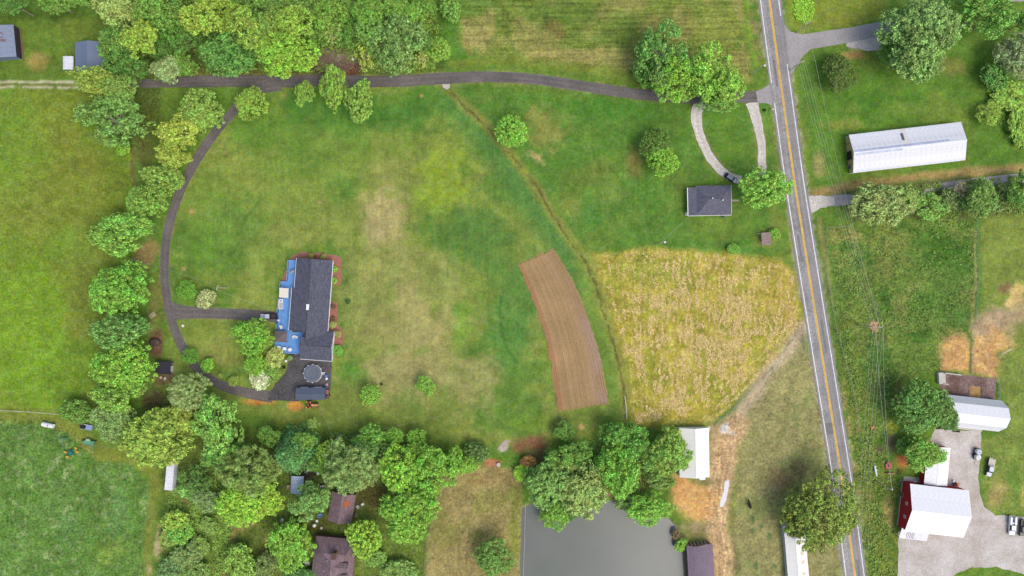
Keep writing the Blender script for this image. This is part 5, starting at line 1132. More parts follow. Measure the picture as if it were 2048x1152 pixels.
# tractors and implements
def tractor(label, px, py, ang, paint, tyre, sc=1.0, loader=False):
    p = W(px,py,1); r = empty('tractor', (p.x,p.y,0.02), math.radians(ang), label, 'tractor'); r.scale = (sc,sc,sc)
    profile_body('hood', paint, r, [(.1,.75),(1.9,.75),(1.95,1.25),(1.8,1.4),(.1,1.45)], .62, .05); MB().box(-1.0,.1,-.3,.3,.6,1.0).build('transmission', paint, r); MB().slab([(-.75,-.3,1.25),(-.25,-.3,1.2),(-.25,.3,1.2),(-.75,.3,1.25)],.1).build('seat', M_BLACK, r)
    for s in (-1,1):
        w = MB().lathe([(.4,-.2),(.75,-.19),(.75,.19),(.4,.2)],18).build('rear_wheel', tyre, r, (-.75,s*.78,.75), (math.pi/2,0,0)); MB().lathe([(.36,-.21),(.36,.21)],12).build('rim', paint, w)
        MB().slab([(-1.4,s*.78-.24,1.35),(-.1,s*.78-.24,1.35),(-.1,s*.78+.24,1.35),(-1.4,s*.78+.24,1.35)],.22).build('fender', paint, r)
        w = MB().lathe([(.2,-.1),(.4,-.1),(.4,.1),(.2,.1)],16).build('front_wheel', tyre, r, (1.55,s*.6,.4), (math.pi/2,0,0)); MB().lathe([(.19,-.11),(.19,.11)],10).build('rim', paint, w)
    MB().tube([(.2,0,1.4),(-.1,0,1.65)],.03,5).lathe([(.2,0),(.2,.04)],12,(-.1,0,1.65)).build('steering_wheel', M_BLACK, r); MB().tube([(1.1,.15,1.4),(1.1,.15,2.0)],.05,6).build('exhaust', M_BLACK, r); MB().box(1.4,1.7,-.6,.6,.35,.5).build('front_axle', M_BLACK, r)
    if loader:
        for s in (-1,1): MB().tube([(.2,s*.45,1.2),(1.7,s*.5,1.1),(2.4,s*.5,.5)],.06,6).build('loader_arm', paint, r)
        profile_body('bucket', paint, r, [(2.3,.1),(2.9,.05),(2.5,.3),(2.4,.65),(2.3,.65)], 1.6, .02)
    return r
ORANGE = mat('faded_orange_paint', C(222,140,96), .6, .12, 1.2); REDT = mat('dark_red_tyre', C(96,40,40), .8, .1, 1); REDP = mat('faded_red_machine', C(176,84,84), .6, .15, 1.2); OGR = mat('farm_green_paint', C(92,150,112), .5, .12, 1); TEAL = mat('teal_paint', C(40,110,104), .5, .12, 1); YEL = mat('yellow_wheel_paint', C(206,160,60), .6, .1, 1)
tractor('faded orange tractor with red rear wheels south of the yard shed', 623, 809.5, -3, ORANGE, REDT, 1.12)
# backhoe-like machine by the barn annex
p = W(1912,969,.8); r = empty('wood_splitter', (p.x,p.y,.055), math.radians(10), 'small orange-topped machine at the annex corner', 'machine')
MB().box(-.9,.9,-.35,.35,.5,.75).build('frame', M_BLACK, r); MB().box(.1,1.0,-.5,.5,.75,1.25).build('engine_cover', ORANGE, r, bevel=.05); MB().box(-.9,-.2,-.25,.25,.75,1.0).build('log_tray', M_BROWN, r)
for s in (-1,1): wheel(r, 0, s*.5, .3, .16)
# tank trailer
p = W(1955,908,1); r = empty('tank_trailer', (p.x,p.y,.05), math.radians(-100), 'trailer carrying two round white tanks on the gravel yard', 'trailer')
MB().box(-1.9,1.9,-.9,.9,.5,.65).build('frame', M_BLACK, r); MB().tube([(1.9,0,.55),(4.0,-.1,.4)],.06,6).build('drawbar', M_BROWN, r)
for i, x in enumerate((-.85,.95)):
    t = MB().lathe([(.8,.65),(.92,.8),(.92,1.6),(.75,1.85),(.25,1.95),(.22,2.05)],20,(x,-.08+.1*i,0)).build('tank', (mat('grey_white_tank', C(206,214,224), .4), M_TRIM)[i], r); MB().lathe([(.16,2.05),(.16,2.12)],12,(x+.2,-.08+.1*i,0)).build('lid', M_BLACK, t)
for x in (-.6,.6):
    for s in (-1,1): wheel(r, x, s*.95, .35, .2)
MB().box(.1,.6,-1.35,-.95,.5,.9).build('pump', M_BLACK, r)
# implements west of the barn
p = W(1777.5,931,.5); r = empty('mower_deck', (p.x,p.y,.02), math.radians(90), 'faded red rotary mower in the weeds near the pole', 'mower')
MB().prism([(-1.1,-.95),(.4,-1.05),(1.1,-.4),(1.1,.4),(.4,1.05),(-1.1,.95)], .25, .5).build('deck', REDP, r); MB().box(-.5,.6,-.12,.12,.5,.8).build('gearbox', M_BLACK, r); MB().tube([(1.0,0,.5),(1.9,0,.7)],.06,6).build('drive_shaft', M_BLACK, r)
for s in (-1,1): wheel(r, -1.3, s*.7, .25, .14); MB().tube([(.4,s*.9,.5),(1.7,0,.95)],.04,5).build('hitch_arm', REDP, r)
p = W(1800,944,.5); r = empty('disc_harrow', (p.x,p.y,.02), math.radians(80), 'small dark red disc harrow beside the clay patch', 'harrow')
for s in (-1,1):
    MB().box(-1.0,1.0,s*.5-.06,s*.5+.06,.5,.6).build('frame_bar', REDT, r)
    for k in range(5): MB().lathe([(.28,-.02),(.05,.05)],12).build('disc', M_STEEL, r, (-.9+k*.45,s*.45,.28), (0,math.pi/2,.2*s))
MB().box(-.1,.1,-.5,.5,.55,.65).build('frame_bar', REDT, r)
p = W(1782,947,.5); r = empty('drag_bar', (p.x,p.y,.02), 0.0, 'long black drag bar with tan beam below the red mower', 'implement')
MB().box(-2.0,.9,.15,.35,.1,.35).build('bar', M_BLACK, r); MB().box(-.9,1.4,-.25,.1,.05,.25).build('beam', mat('tan_timber', C(176,142,92)), r)
p = W(1751.5,941.5,.6); r = empty('pipe_trough', (p.x,p.y,.02), math.radians(-80), 'pale blue pipe trough lying in the weeds', 'trough')
MB().tube([(-1.7,0,.45),(1.7,0,.45)],.33,12).build('pipe', mat('pale_pipe', C(206,228,232), .35), r); [MB().box(x-.1,x+.1,-.3,.3,0,.3).build('cradle', TEAL, r) for x in (-1.2,1.2)]
p = W(1745.5,855.5,.5); r = empty('post_digger', (p.x,p.y,.02), math.radians(-35), 'small orange implement in the roadside weeds', 'implement')
MB().box(-.9,.9,-.12,.12,.3,.5).build('beam', ORANGE, r); MB().box(-.15,.15,-.8,.8,.3,.45).build('cross_beam', ORANGE, r); MB().lathe([(.3,0),(.3,.3),(.1,.6)],10,(.7,0,0)).build('auger', REDT, r); [MB().box(x-.06,x+.06,-.06,.06,0,.3).build('leg', REDT, r) for x in (-.8,.2)]
p = W(1830,963,.3); o = MB().lathe([(.45,0),(.5,.5),(.2,.6)],14).build('water_tub', M_TRIM, None, (p.x,p.y,.03)); o.scale = (1.2,.8,1); tag(o, 'small white tub between annex and red barn', 'tub')
p = W(1907,962,.3); tag(MB().lathe([(.35,0),(.4,.5),(.15,.62)],12).build('feed_bucket', M_TRIM, None, (p.x,p.y,.055)), 'white bucket beside the orange-topped machine', 'bucket')
for i, (px, py, rz, ln) in enumerate(((1879,856,.2,1.6),(1896,859,.1,2.0),(1913,863,-.1,2.4))):
    p = W(px,py,.3); o = MB().box(-ln/2,ln/2,-.2,.2,0,.4).box(-ln/2+.1,ln/2-.3,.1,.35,.4,.55).build('feed_trough', M_BLACK, None, (p.x,p.y,.055), (0,0,rz), bevel=.04); tag(o, ('black feed trough nearest the tree by the gambrel barn', 'middle black feed trough south of the gambrel barn', 'longest black feed trough south of the gambrel barn')[i], 'trough', 'feed troughs by the gambrel barn')
# machines at the south-west meadow
p = W(97,850,.8); r = empty('fuel_tank', (p.x,p.y,.02), math.radians(-12), 'white cylindrical fuel tank at the meadow edge', 'tank')
MB().tube([(-1.85,0,.95),(-1.75,0,.95),(1.75,0,.95),(1.85,0,.95)],.75,16).build('tank_body', M_TRIM, r, smooth=False); [MB().box(x-.12,x+.12,-.6,.6,0,.45).build('saddle', M_GREYWOOD, r) for x in (-1.1,1.1)]; MB().lathe([(.18,0),(.18,.15)],10,(.3,0,1.68)).build('filler_cap', M_BLACK, r); MB().tube([(1.85,0,.6),(2.9,-.2,.4)],.06,6).build('drawbar', OGR, r)
p = W(173,854.5,.6); r = empty('flat_trailer', (p.x,p.y,.02), math.radians(-8), 'blue flat trailer with black load beside the grey-green tree', 'trailer')
MB().box(-1.9,1.9,-.85,.85,.5,.6).build('bed', mat('trailer_blue', C(140,158,196), .5), r); MB().prism([(-1.8,-.5),(-.4,-.6),(-.2,.3),(-1.0,.75),(-1.8,.5)], .6, 1.15).build('load', M_BLACK, r); MB().box(-1.9,1.9,.86,.92,.5,.8).build('side_rail', M_TRIM, r)
for x in (.2,.9):
    for s in (-1,1): wheel(r, x, s*.8, .3, .18)
MB().tube([(-1.9,0,.55),(-2.8,0,.4)],.06,6).build('drawbar', M_BLACK, r)
p = W(177,884,.8); r = empty('hay_mower', (p.x,p.y,.02), math.radians(-4), 'green hay mower with long drawbar near the meadow', 'mower')
MB().box(-1.8,1.8,-.75,.35,.3,1.0).build('housing', OGR, r, bevel=.05); MB().box(-1.75,1.75,-1.1,-.76,.25,.6).build('cutter_bar', mat('grey_blue_guard', C(96,116,124)), r); MB().prism([(-.8,.36),(.8,.36),(.55,1.1),(-.55,1.1)], .9, 1.3).build('hopper', mat('pale_green_paint', C(150,186,150)), r); MB().box(-1.9,1.9,.36,.5,.5,.95).build('frame_beam', TEAL, r)
MB().tube([(1.55,-.7,.7),(1.6,-2.2,.65),(1.35,-3.4,.5)],.13,8).build('drawbar', OGR, r); MB().lathe([(.14,0),(.14,.5)],8,(1.35,-3.4,0)).build('jack', M_TRIM, r)
for s in (-1,1): wheel(r, s*1.95, .4, .4, .25)
p = W(125.5,881,.6); r = empty('hay_tedder', (p.x,p.y,.02), math.radians(90), 'spindly green hay tedder on the meadow', 'tedder')
MB().tube([(-2.2,0,.5),(1.2,0,.7)],.08,6).build('drawbar', OGR, r); MB().tube([(.7,-1.8,.7),(.7,1.8,.7)],.06,6).build('crossbar', OGR, r)
for y in (-1.5,-.5,.5,1.5):
    rt = MB().lathe([(.1,0),(.1,.35)],8,(.7,y,.4)).build('rotor', TEAL, r)
    for k in range(6): t = k*math.pi/3+y; MB().tube([(.7,y,.5),(.7+.62*math.cos(t),y+.62*math.sin(t),.35)],.025,4).build('tine_arm', OGR, rt)
for s in (-1,1): wheel(r, .7, s*1.0, .22, .14)
p = W(141.5,905,.6); r = empty('hay_rake', (p.x,p.y,.02), math.radians(-35), 'teal hay rake with four yellow wheels on the meadow', 'rake')
MB().box(-1.5,1.5,-.1,.1,.6,.75).build('frame_beam', TEAL, r); MB().box(-.12,.12,-1.5,1.5,.6,.72).build('frame_beam', TEAL, r); MB().prism([(-1.0,-.5),(.9,-.6),(1.0,.4),(-.6,.6)], .75, .95).build('platform', TEAL, r)
for x, y in ((-1.7,-1.1),(-.2,-2.0),(.4,1.9),(1.5,1.2)):
    w = MB().lathe([(.55,0),(.5,.06)],18).build('rake_wheel', YEL, r, (x,y,.35), (math.radians(25),math.radians(20),0)); MB().lathe([(.12,0),(.12,.1)],8).build('hub', TEAL, w)
    MB().tube([(x*.5,y*.3,.65),(x,y,.4)],.04,5).build('arm', TEAL, r)

# ------------------------------------------------------------------ poles and wires
def pole(label, base, h, arm_dir=None, arm=2.4, extra=None, group='wooden utility poles'):
    b = W(*base); r = empty('utility_pole', (b.x,b.y,0), 0, label, 'pole', group)
    MB().tube([(0,0,-.3),(0,0,h*.5),(0,0,h)],.19,8,.13).build('shaft', M_WOODPOLE, r)
    pts = [Vector((0,0,h))]
    if arm_dir is not None:
        d = Vector((math.cos(arm_dir), math.sin(arm_dir), 0)); n = Vector((-d.y,d.x,0)); A = -d*arm/2+Vector((0,0,h-.4)); B = d*arm/2+Vector((0,0,h-.4))
        MB().slab([A-n*.1,B-n*.1,B+n*.1,A+n*.1],.16).build('crossarm', M_WOODPOLE, r, (0,0,0)); pts = []
        for t in (-.48,-.2,.2,.48): q = Vector((0,0,h-.4))+d*arm*t; MB().lathe([(.06,0),(.09,.12),(.05,.26)],8,tuple(q)).build('insulator', M_TRIM, r); pts.append(q+Vector((0,0,.26)))
    if extra == 'transformer': MB().lathe([(.28,0),(.28,.85),(.2,.95)],12,(.42,0,h-1.9)).build('transformer', M_STEEL, r)
    if extra == 'lamp': MB().tube([(0,0,h-.6),(1.1,.2,h-.2)],.05,6).build('lamp_arm', M_STEEL, r); MB().lathe([(.35,0),(.3,.2),(.1,.3)],12,(1.2,.2,h-.35)).build('lamp_head', M_TRIM, r)
    return [Vector((b.x,b.y,0))+q for q in pts]
ORD = ('first', 'second', 'third', 'fourth')
WIRE = mat('aluminium_wire', C(176,178,170), .6, .05, 1)
def wire(a, b, label, sag=1.0, rr=.032, group=None):
    n = 14; a, b = Vector(a), Vector(b); P = [a+(b-a)*k/n-Vector((0,0,sag*4*(k/n)*(1-k/n)))-a for k in range(n+1)]
    o = MB().tube(P, rr, 4, cap=False).build('overhead_wire', WIRE, None, a); return tag(o, label, 'wire', group)
p1 = pole('tall pole with crossarm in the east pasture', (1717,650), 12.5, math.radians(-8), 3.4)
p2 = pole('pole with transformer west of the red barn', (1752,963), 10, None, 0, 'transformer')
p3 = pole('pole on the lawn between loop drive and deck', (454,575.5), 8, math.radians(70), 1.6)
p4 = pole('pole at the north edge of the hay field', (1311,489), 9, None, 0, 'lamp')
p5 = pole('bare pole at the mouth of the long driveway', (1502,150), 9.5, None, 0, 'lamp')
p6 = pole('pole beside the south grove north of the grey pine', (685,867), 8.5, math.radians(40), 1.8)
p7 = pole('pole at the top of the country road near the bright weeds', (1593,66), 9.5, math.radians(25), 2.0)
p8 = pole('pole at the side road corner', (1580,141), 9.0, math.radians(20), 2.6)
for k in range(4):
    wire(p8[k], p1[k], ORD[k]+' from the west of four lines from the side road pole to the pasture pole', 1.6, .024, 'lines from the side road to the pasture pole')
    e = W(1712+k*7, 1200, 11); wire(p1[k], (e.x,e.y,11), ORD[k]+' from the west of four lines running south from the pasture pole', 1.6, .024, 'lines running south from the pasture pole')
wire(p7[1], p1[2], 'long thin wire from the top pole to the pasture pole', 2.0, .03); wire(p7[0], p8[1], 'short wire between the two north road poles', .5, .03)
e = W(1500,-60,9); wire(p8[0], (e.x+8,e.y,9), 'wire leaving the side road pole northwards', .6, .03)
for k in (1,3): wire(p1[k], p2[0]+Vector((0,0,-.1*k)), ('western' if k == 1 else 'eastern')+' wire from the pasture pole to the transformer pole', 1.4, .032, 'wires to the transformer pole')
wire(p1[0], p6[1], 'very long thin wire across the hay field and tilled plot', 4.5, .013)
wire(p6[0], W(628,786,2.9), 'thin wire from the grove pole to the yard shed', .6, .024); wire(p4[0], W(1380,431,2.8), 'thin wire from the field pole to the small house', .6, .026)
wire(p3[0], W(590,640,3.6), 'thin wire from the lawn pole to the long house', .6, .022); e = W(250,515,8); wire(p3[3], (e.x,e.y,7), 'thin wire from the lawn pole over the loop drive', .7, .024)
e = W(1655,618,.3); wire(p1[0]+Vector((0,0,-.4)), e, 'guy wire of the pasture pole', .05, .02); e = W(1772,985,.1); wire(p2[0]-Vector((0,0,1)), e, 'guy wire of the transformer pole', .02, .02)
wire(p2[0], W(1803,960,4.5), 'short wire from the transformer pole to the red barn', .3, .024)
# fences
rail_fence('wire_fence', 'pale wire fence along the north edge of the southwest meadow', [(-20,819),(60,823),(120,828)], M_TRIM, 1.1, 2, 3.5, .06, .025)
rail_fence('wire_fence', 'wire fence between hay field and dirt lane', [(1430,850),(1490,795),(1545,738),(1600,662)], M_STEEL, 1.1, 3, 4, .06, .022)
rail_fence('wire_fence', 'short white fence at the south corner of the hay field', [(1249,792),(1252,815),(1253,836)], M_TRIM, 1.1, 3, 2.5, .08, .035)
rail_fence('wire_fence', 'wire fence along the west side of the east pasture', [(1700,452),(1651,457),(1655,560),(1672,660),(1705,780),(1720,880)], M_STEEL, 1.1, 3, 4, .06, .02)
rail_fence('wire_fence', 'wire fence along the east side of the east pasture', [(1952,442),(1956,560),(1946,680),(1941,745)], M_STEEL, 1.1, 3, 4, .06, .02)
rail_fence('wire_fence', 'wire fence along the west bank of the pond pasture', [(893,945),(868,1015),(852,1100),(846,1170)], M_GREYWOOD, 1.1, 3, 4, .06, .02)
rail_fence('wire_fence', 'wire fence standing along the west shore of the pond', [(1051,1005),(1049,1080),(1046,1170)], M_TRIM, 1.0, 2, 5, .05, .022)
rail_fence('steel_gate', 'steel gate where the dirt lane meets the road', [(1604,650),(1606,664),(1609,700)], M_STEEL, 1.2, 4, 3, .07, .03, cat='gate')
rail_fence('steel_gate', 'pale gate at the corner of the straw-covered yard', [(1996,715),(2004,706),(2022,697)], M_TRIM, 1.2, 3, 3, .06, .03, cat='gate')

# ------------------------------------------------------------------ cow
skv = [(-1.05,0,1.22),(-.6,0,1.16),(0,0,1.1),(.55,0,1.16),(.95,0,1.22),(1.3,0,1.0),(1.6,0,.6),(1.8,0,.25), (-.85,.24,.75),(-.95,.25,.42),(-.9,.25,.02),(-.85,-.24,.75),(-.95,-.25,.42),(-.8,-.25,.02),(.6,.22,.7),(.62,.22,.38),(.6,.22,.02),(.6,-.22,.7),(.66,-.22,.38),(.68,-.22,.02),(-1.22,0,1.05),(-1.28,0,.55),(1.52,.2,.78),(1.52,-.2,.78)]
ske = [(0,1),(1,2),(2,3),(3,4),(4,5),(5,6),(6,7),(0,8),(8,9),(9,10),(0,11),(11,12),(12,13),(3,14),(14,15),(15,16),(3,17),(17,18),(18,19),(0,20),(20,21),(6,22),(6,23)]
skr = [.34,.40,.44,.40,.28,.2,.19,.1,.16,.09,.08,.16,.09,.08,.13,.08,.075,.13,.08,.075,.05,.035,.05,.05]
me = bpy.data.meshes.new('cow'); me.from_pydata(skv, ske, []); o = inst('cow', me); me.materials.append(mat('black_hide', C(30,27,28), .7, .1, 2))
md = o.modifiers.new('skin', 'SKIN')
for i, rr in enumerate(skr): me.skin_vertices[0].data[i].radius = (rr, rr*1.05)
me.skin_vertices[0].data[2].use_root = True
md = o.modifiers.new('sub', 'SUBSURF'); md.levels = 2; md.render_levels = 2
p = W(1500,1010.5,1); o.location = (p.x,p.y,0.02); o.rotation_euler = (0,0,math.radians(104)); tag(o, 'black cow grazing in the pasture west of the big oak', 'cow')
# ------------------------------------------------------------------ yard clutter
CL = mat('clutter_white', C(226,226,222), .7, .1, 2); CB = mat('clutter_blue', C(110,150,196), .6); CT = mat('clutter_tan', C(196,178,142), .8)
def item(name, shape, px, py, m, label, cat, sx=1., rz=0., z=0.02):
    p = W(px, py, .3); mb = MB()
    if shape == 'tub': mb.lathe([(.3,0),(.42,.42),(.36,.45)],12)
    elif shape == 'crate': mb.box(-.5,.5,-.35,.35,0,.08).box(-.5,-.44,-.35,.35,.08,.5).box(.44,.5,-.35,.35,.08,.5).box(-.44,.44,-.35,-.29,.08,.5).box(-.44,.44,.29,.35,.08,.5)
    elif shape == 'chair': mb.box(-.3,.3,-.3,.3,.38,.45).box(-.36,-.28,-.3,.3,.45,.95).box(-.28,-.22,-.28,-.22,0,.38).box(.22,.28,-.28,-.22,0,.38).box(-.28,-.22,.22,.28,0,.38).box(.22,.28,.22,.28,0,.38)
    elif shape == 'pallet':
        for k in range(5): mb.box(-.9,.9,-.6+k*.26,-.6+k*.26+.2,.14,.18)
        for k in (-1,0,1): mb.box(k*.8-.06,k*.8+.06,-.6,.64,0,.14)
    elif shape == 'mailbox': mb.box(-.06,.06,-.06,.06,0,1.0).box(-.3,.3,-.16,.16,1.0,1.32)
    elif shape == 'tank': mb.lathe([(.5,0),(.55,.2),(.55,1.0),(.2,1.2)],14)
    elif shape == 'bench': mb.box(-.8,.8,-.25,.25,.4,.48).box(-.7,-.6,-.2,.2,0,.4).box(.6,.7,-.2,.2,0,.4)
    o = mb.build(name, m, None, (p.x,p.y,z), (0,0,rz)); o.scale = (sx,sx,sx); return tag(o, label, cat)
item('garden_chair','chair',344,727,CL,'white chair at the upper right of the black tool shed','chair',1.3,.4); item('storage_crate','crate',343,741,CL,'white crate against the tool shed door','crate',1.4,1.5); item('plastic_tub','tub',309,751.5,CL,'white tub south-west of the tool shed','tub',1.2); item('garden_chair','chair',331,757,CL,'white chair south of the tool shed','chair',1.3,2.2); item('plastic_tub','tub',322,755,CT,'tan tub south of the tool shed','tub',1.1)
item('wood_pallet','pallet',304.5,630.5,mat('pale_pallet', C(176,172,136), .9),'pale wooden pallet under the west tree row','pallet',1.2,.6); item('garden_statue','tub',366,651.5,CL,'white pot in the grass at the spur corner','pot',1.1)
item('storage_crate','crate',577,974,CT,'tan crate left of the pale blue carport','crate',1.5,1.5); item('storage_crate','crate',646,974,mat('clutter_grey', C(178,178,172)),'grey crate right of the carport tree','crate',1.8,.2); item('garden_chair','chair',616.5,940,CL,'white chair north of the pale blue carport','chair',1.3,.7); item('plastic_tub','tub',627,934,CB,'blue tub in the clutter north of the carport','tub',1.2); item('plastic_tub','tub',636,947,CL,'white tub in the clutter north of the carport','tub',1.1); item('storage_crate','crate',652,927,CL,'small white crate under the yellow-green tree','crate',1.1,.5)
item('garden_chair','chair',716,1013,CL,'white chair east of the brown cottage','chair',1.5,2.5); item('garden_chair','chair',726,1008,CL,'white chair farthest east of the brown cottage','chair',1.2,.5); item('storage_crate','crate',712.5,1030,CT,'tan crate below the cottage chairs','crate',1.2,1.2)
item('water_tank','tank',629.5,1050,CL,'white tank between the brown cottage and the dormer house','tank',1.0); item('plastic_tub','tub',634,1042,CL,'white tub above the white tank','tub',1.1); item('plastic_tub','tub',643,1056,mat('clutter_grey', C(178,178,172)),'grey tub right of the white tank','tub',1.0); item('garden_chair','chair',565,1039,CL,'white chair left of the cottage yard','chair',1.4,1.1); item('plastic_tub','tub',622,1036,CL,'white tub under the grey-green tree','tub',1.5); item('tarp_bundle','crate',640,1031,CB,'blue crate beside the brown cottage','crate',1.5,.3); item('air_conditioner','crate',614.5,1126,CL,'white box beside the dormer house','box',1.5,0); item('plastic_tub','tub',523.5,1137,CL,'white tub at the grove track','tub',1.2)
item('stone_bench','bench',1044,932,CT,'pale bench between the bright shrub and orange shrub','bench',1.1,-.2); item('fire_ring','tub',997,929,M_CONC,'round stone fire ring on the pond pasture','fire ring',1.6); item('plastic_tub','tub',1265.5,967,CL,'white tub in the bare ground north of the pond','tub',1.4); item('wood_plank','bench',1269,997,CT,'narrow tan plank at the pond shore','plank',1.0,1.6)
item('rubbish_barrel','tank',706,119,CL,'white barrel in the brush pile','barrel',.75); item('storage_crate','crate',677,118,CL,'pale crate in the brush pile','crate',1.7,.8)
item('mailbox','mailbox',1544,220,CL,'white mailbox at the gravel lane','mailbox',1.0,0); item('road_barrel','tub',1529,220,M_BLACK,'black tub beside the gravel lane','tub',1.2); item('rubbish_bin','tub',763,768,M_BLACK,'black tub beside the lawn tree','tub',1.0)
# brown covered mound
mb = MB(); o = mb.lathe([(1.75,0),(1.8,.4),(1.5,1.0),(.9,1.3),(.2,1.35)],18).build('covered_mound', mat('brown_tarp', C(80,66,60), .6, .2, 1.5, bump=.5), None, W(311,684)); o.scale = (1.1,.8,1); tag(o, 'dark tarp-covered mound beside the west tree row', 'mound')
# ------------------------------------------------------------------ foliage
def leaf_material(name, trans=0.14, var=0.55):
    m = bpy.data.materials.new(name); m.use_nodes = True; nt = m.node_tree; N = nt.nodes; L = nt.links
    for n in list(N): N.remove(n)
    out = N.new('ShaderNodeOutputMaterial'); oi = N.new('ShaderNodeObjectInfo'); ge = N.new('ShaderNodeNewGeometry'); tc = N.new('ShaderNodeTexCoord')
    n1 = N.new('ShaderNodeTexNoise'); n1.inputs['Scale'].default_value = 2.2; n1.inputs['Detail'].default_value = 3
    vm = N.new('ShaderNodeVectorMath'); vm.operation = 'ADD'; L.new(tc.outputs['Object'], vm.inputs[0]); L.new(oi.outputs['Location'], vm.inputs[1]); L.new(vm.outputs[0], n1.inputs['Vector'])
    a = N.new('ShaderNodeMapRange'); a.inputs['To Min'].default_value = 1-var; a.inputs['To Max'].default_value = 1+var; L.new(ge.outputs['Random Per Island'], a.inputs[0])
    b = N.new('ShaderNodeMapRange'); b.inputs['From Min'].default_value = .3; b.inputs['From Max'].default_value = .7; b.inputs['To Min'].default_value = .8; b.inputs['To Max'].default_value = 1.22; L.new(n1.outputs['Fac'], b.inputs[0])
    mu = N.new('ShaderNodeMath'); mu.operation = 'MULTIPLY'; L.new(a.outputs[0], mu.inputs[0]); L.new(b.outputs[0], mu.inputs[1])
    n3 = N.new('ShaderNodeTexNoise'); n3.inputs['Scale'].default_value = 8.0; n3.inputs['Detail'].default_value = 2; L.new(vm.outputs[0], n3.inputs['Vector'])
    b3 = N.new('ShaderNodeMapRange'); b3.inputs['From Min'].default_value = .33; b3.inputs['From Max'].default_value = .67; b3.inputs['To Min'].default_value = .6; b3.inputs['To Max'].default_value = 1.5; L.new(n3.outputs['Fac'], b3.inputs[0])
    mu2 = N.new('ShaderNodeMath'); mu2.operation = 'MULTIPLY'; L.new(mu.outputs[0], mu2.inputs[0]); L.new(b3.outputs[0], mu2.inputs[1]); mu = mu2
    mx = N.new('ShaderNodeMix'); mx.data_type = 'RGBA'; mx.blend_type = 'MULTIPLY'; mx.inputs[0].default_value = 1; L.new(oi.outputs['Color'], mx.inputs[6]); L.new(mu.outputs[0], mx.inputs[7])
    hs = N.new('ShaderNodeHueSaturation'); L.new(mx.outputs[2], hs.inputs['Color'])
    h = N.new('ShaderNodeMapRange'); h.inputs['From Min'].default_value = .3; h.inputs['From Max'].default_value = .7; h.inputs['To Min'].default_value = .475; h.inputs['To Max'].default_value = .52; L.new(n1.outputs['Fac'], h.inputs[0]); L.new(h.outputs[0], hs.inputs['Hue'])
    d = N.new('ShaderNodeBsdfPrincipled'); d.inputs['Roughness'].default_value = .55; d.inputs['Specular IOR Level'].default_value = .3; t = N.new('ShaderNodeBsdfTranslucent'); ms = N.new('ShaderNodeMixShader'); ms.inputs[0].default_value = trans
    L.new(hs.outputs[0], d.inputs['Base Color']); L.new(hs.outputs[0], t.inputs['Color']); L.new(d.outputs[0], ms.inputs[1]); L.new(t.outputs[0], ms.inputs[2]); L.new(ms.outputs[0], out.inputs['Surface'])
    return m
LEAF = leaf_material('leaves'); NEEDLE = leaf_material('needles', .15, .22)
BARK = mat('bark', C(150,140,124), .9, .25, 3, stretch=(3,3,.5)); PALEBARK = mat('pale_bark', C(196,188,168), .85, .2, 3)

def leaves_mesh(name, c, n, a, b, m, up=None, R=None):
    """c centres, n normals, a long half size, b short half size: one four-cornered leaf each"""
    R = R or rng
    k = len(c); n = n/np.linalg.norm(n, axis=1, keepdims=True)
    ref = R.normal(size=(k,3)) if up is None else up
    t = ref-n*(ref*n).sum(1, keepdims=True); t /= np.linalg.norm(t, axis=1, keepdims=True)+1e-9; s = np.cross(n, t)
    a = np.broadcast_to(np.asarray(a, float), (k,))[:, None]; b = np.broadcast_to(np.asarray(b, float), (k,))[:, None]
    bend = n*a*0.25
    if name.startswith('crown'):      # every crown fills the same unit circle
        lo, hi = np.percentile(c[:, :2], 1.0, axis=0), np.percentile(c[:, :2], 99.0, axis=0); c = c.copy(); c[:, :2] = (c[:, :2]-(lo+hi)/2)/((hi-lo)/2)*.97; zt = np.percentile(c[:, 2], 99); c[:, 2] *= .95/zt
    v = np.stack([c-t*a-bend, c+s*b, c+t*a-bend, c-s*b], 1).reshape(-1, 3)
    return np_mesh(name, v, np.arange(4*k).reshape(k, 4), m)
def sph(k, R, zmin=-1.0):
    z = R.uniform(zmin, 1, k); t = R.uniform(0, 2*np.pi, k); r = np.sqrt(1-z*z)
    return np.stack([r*np.cos(t), r*np.sin(t), z], 1)
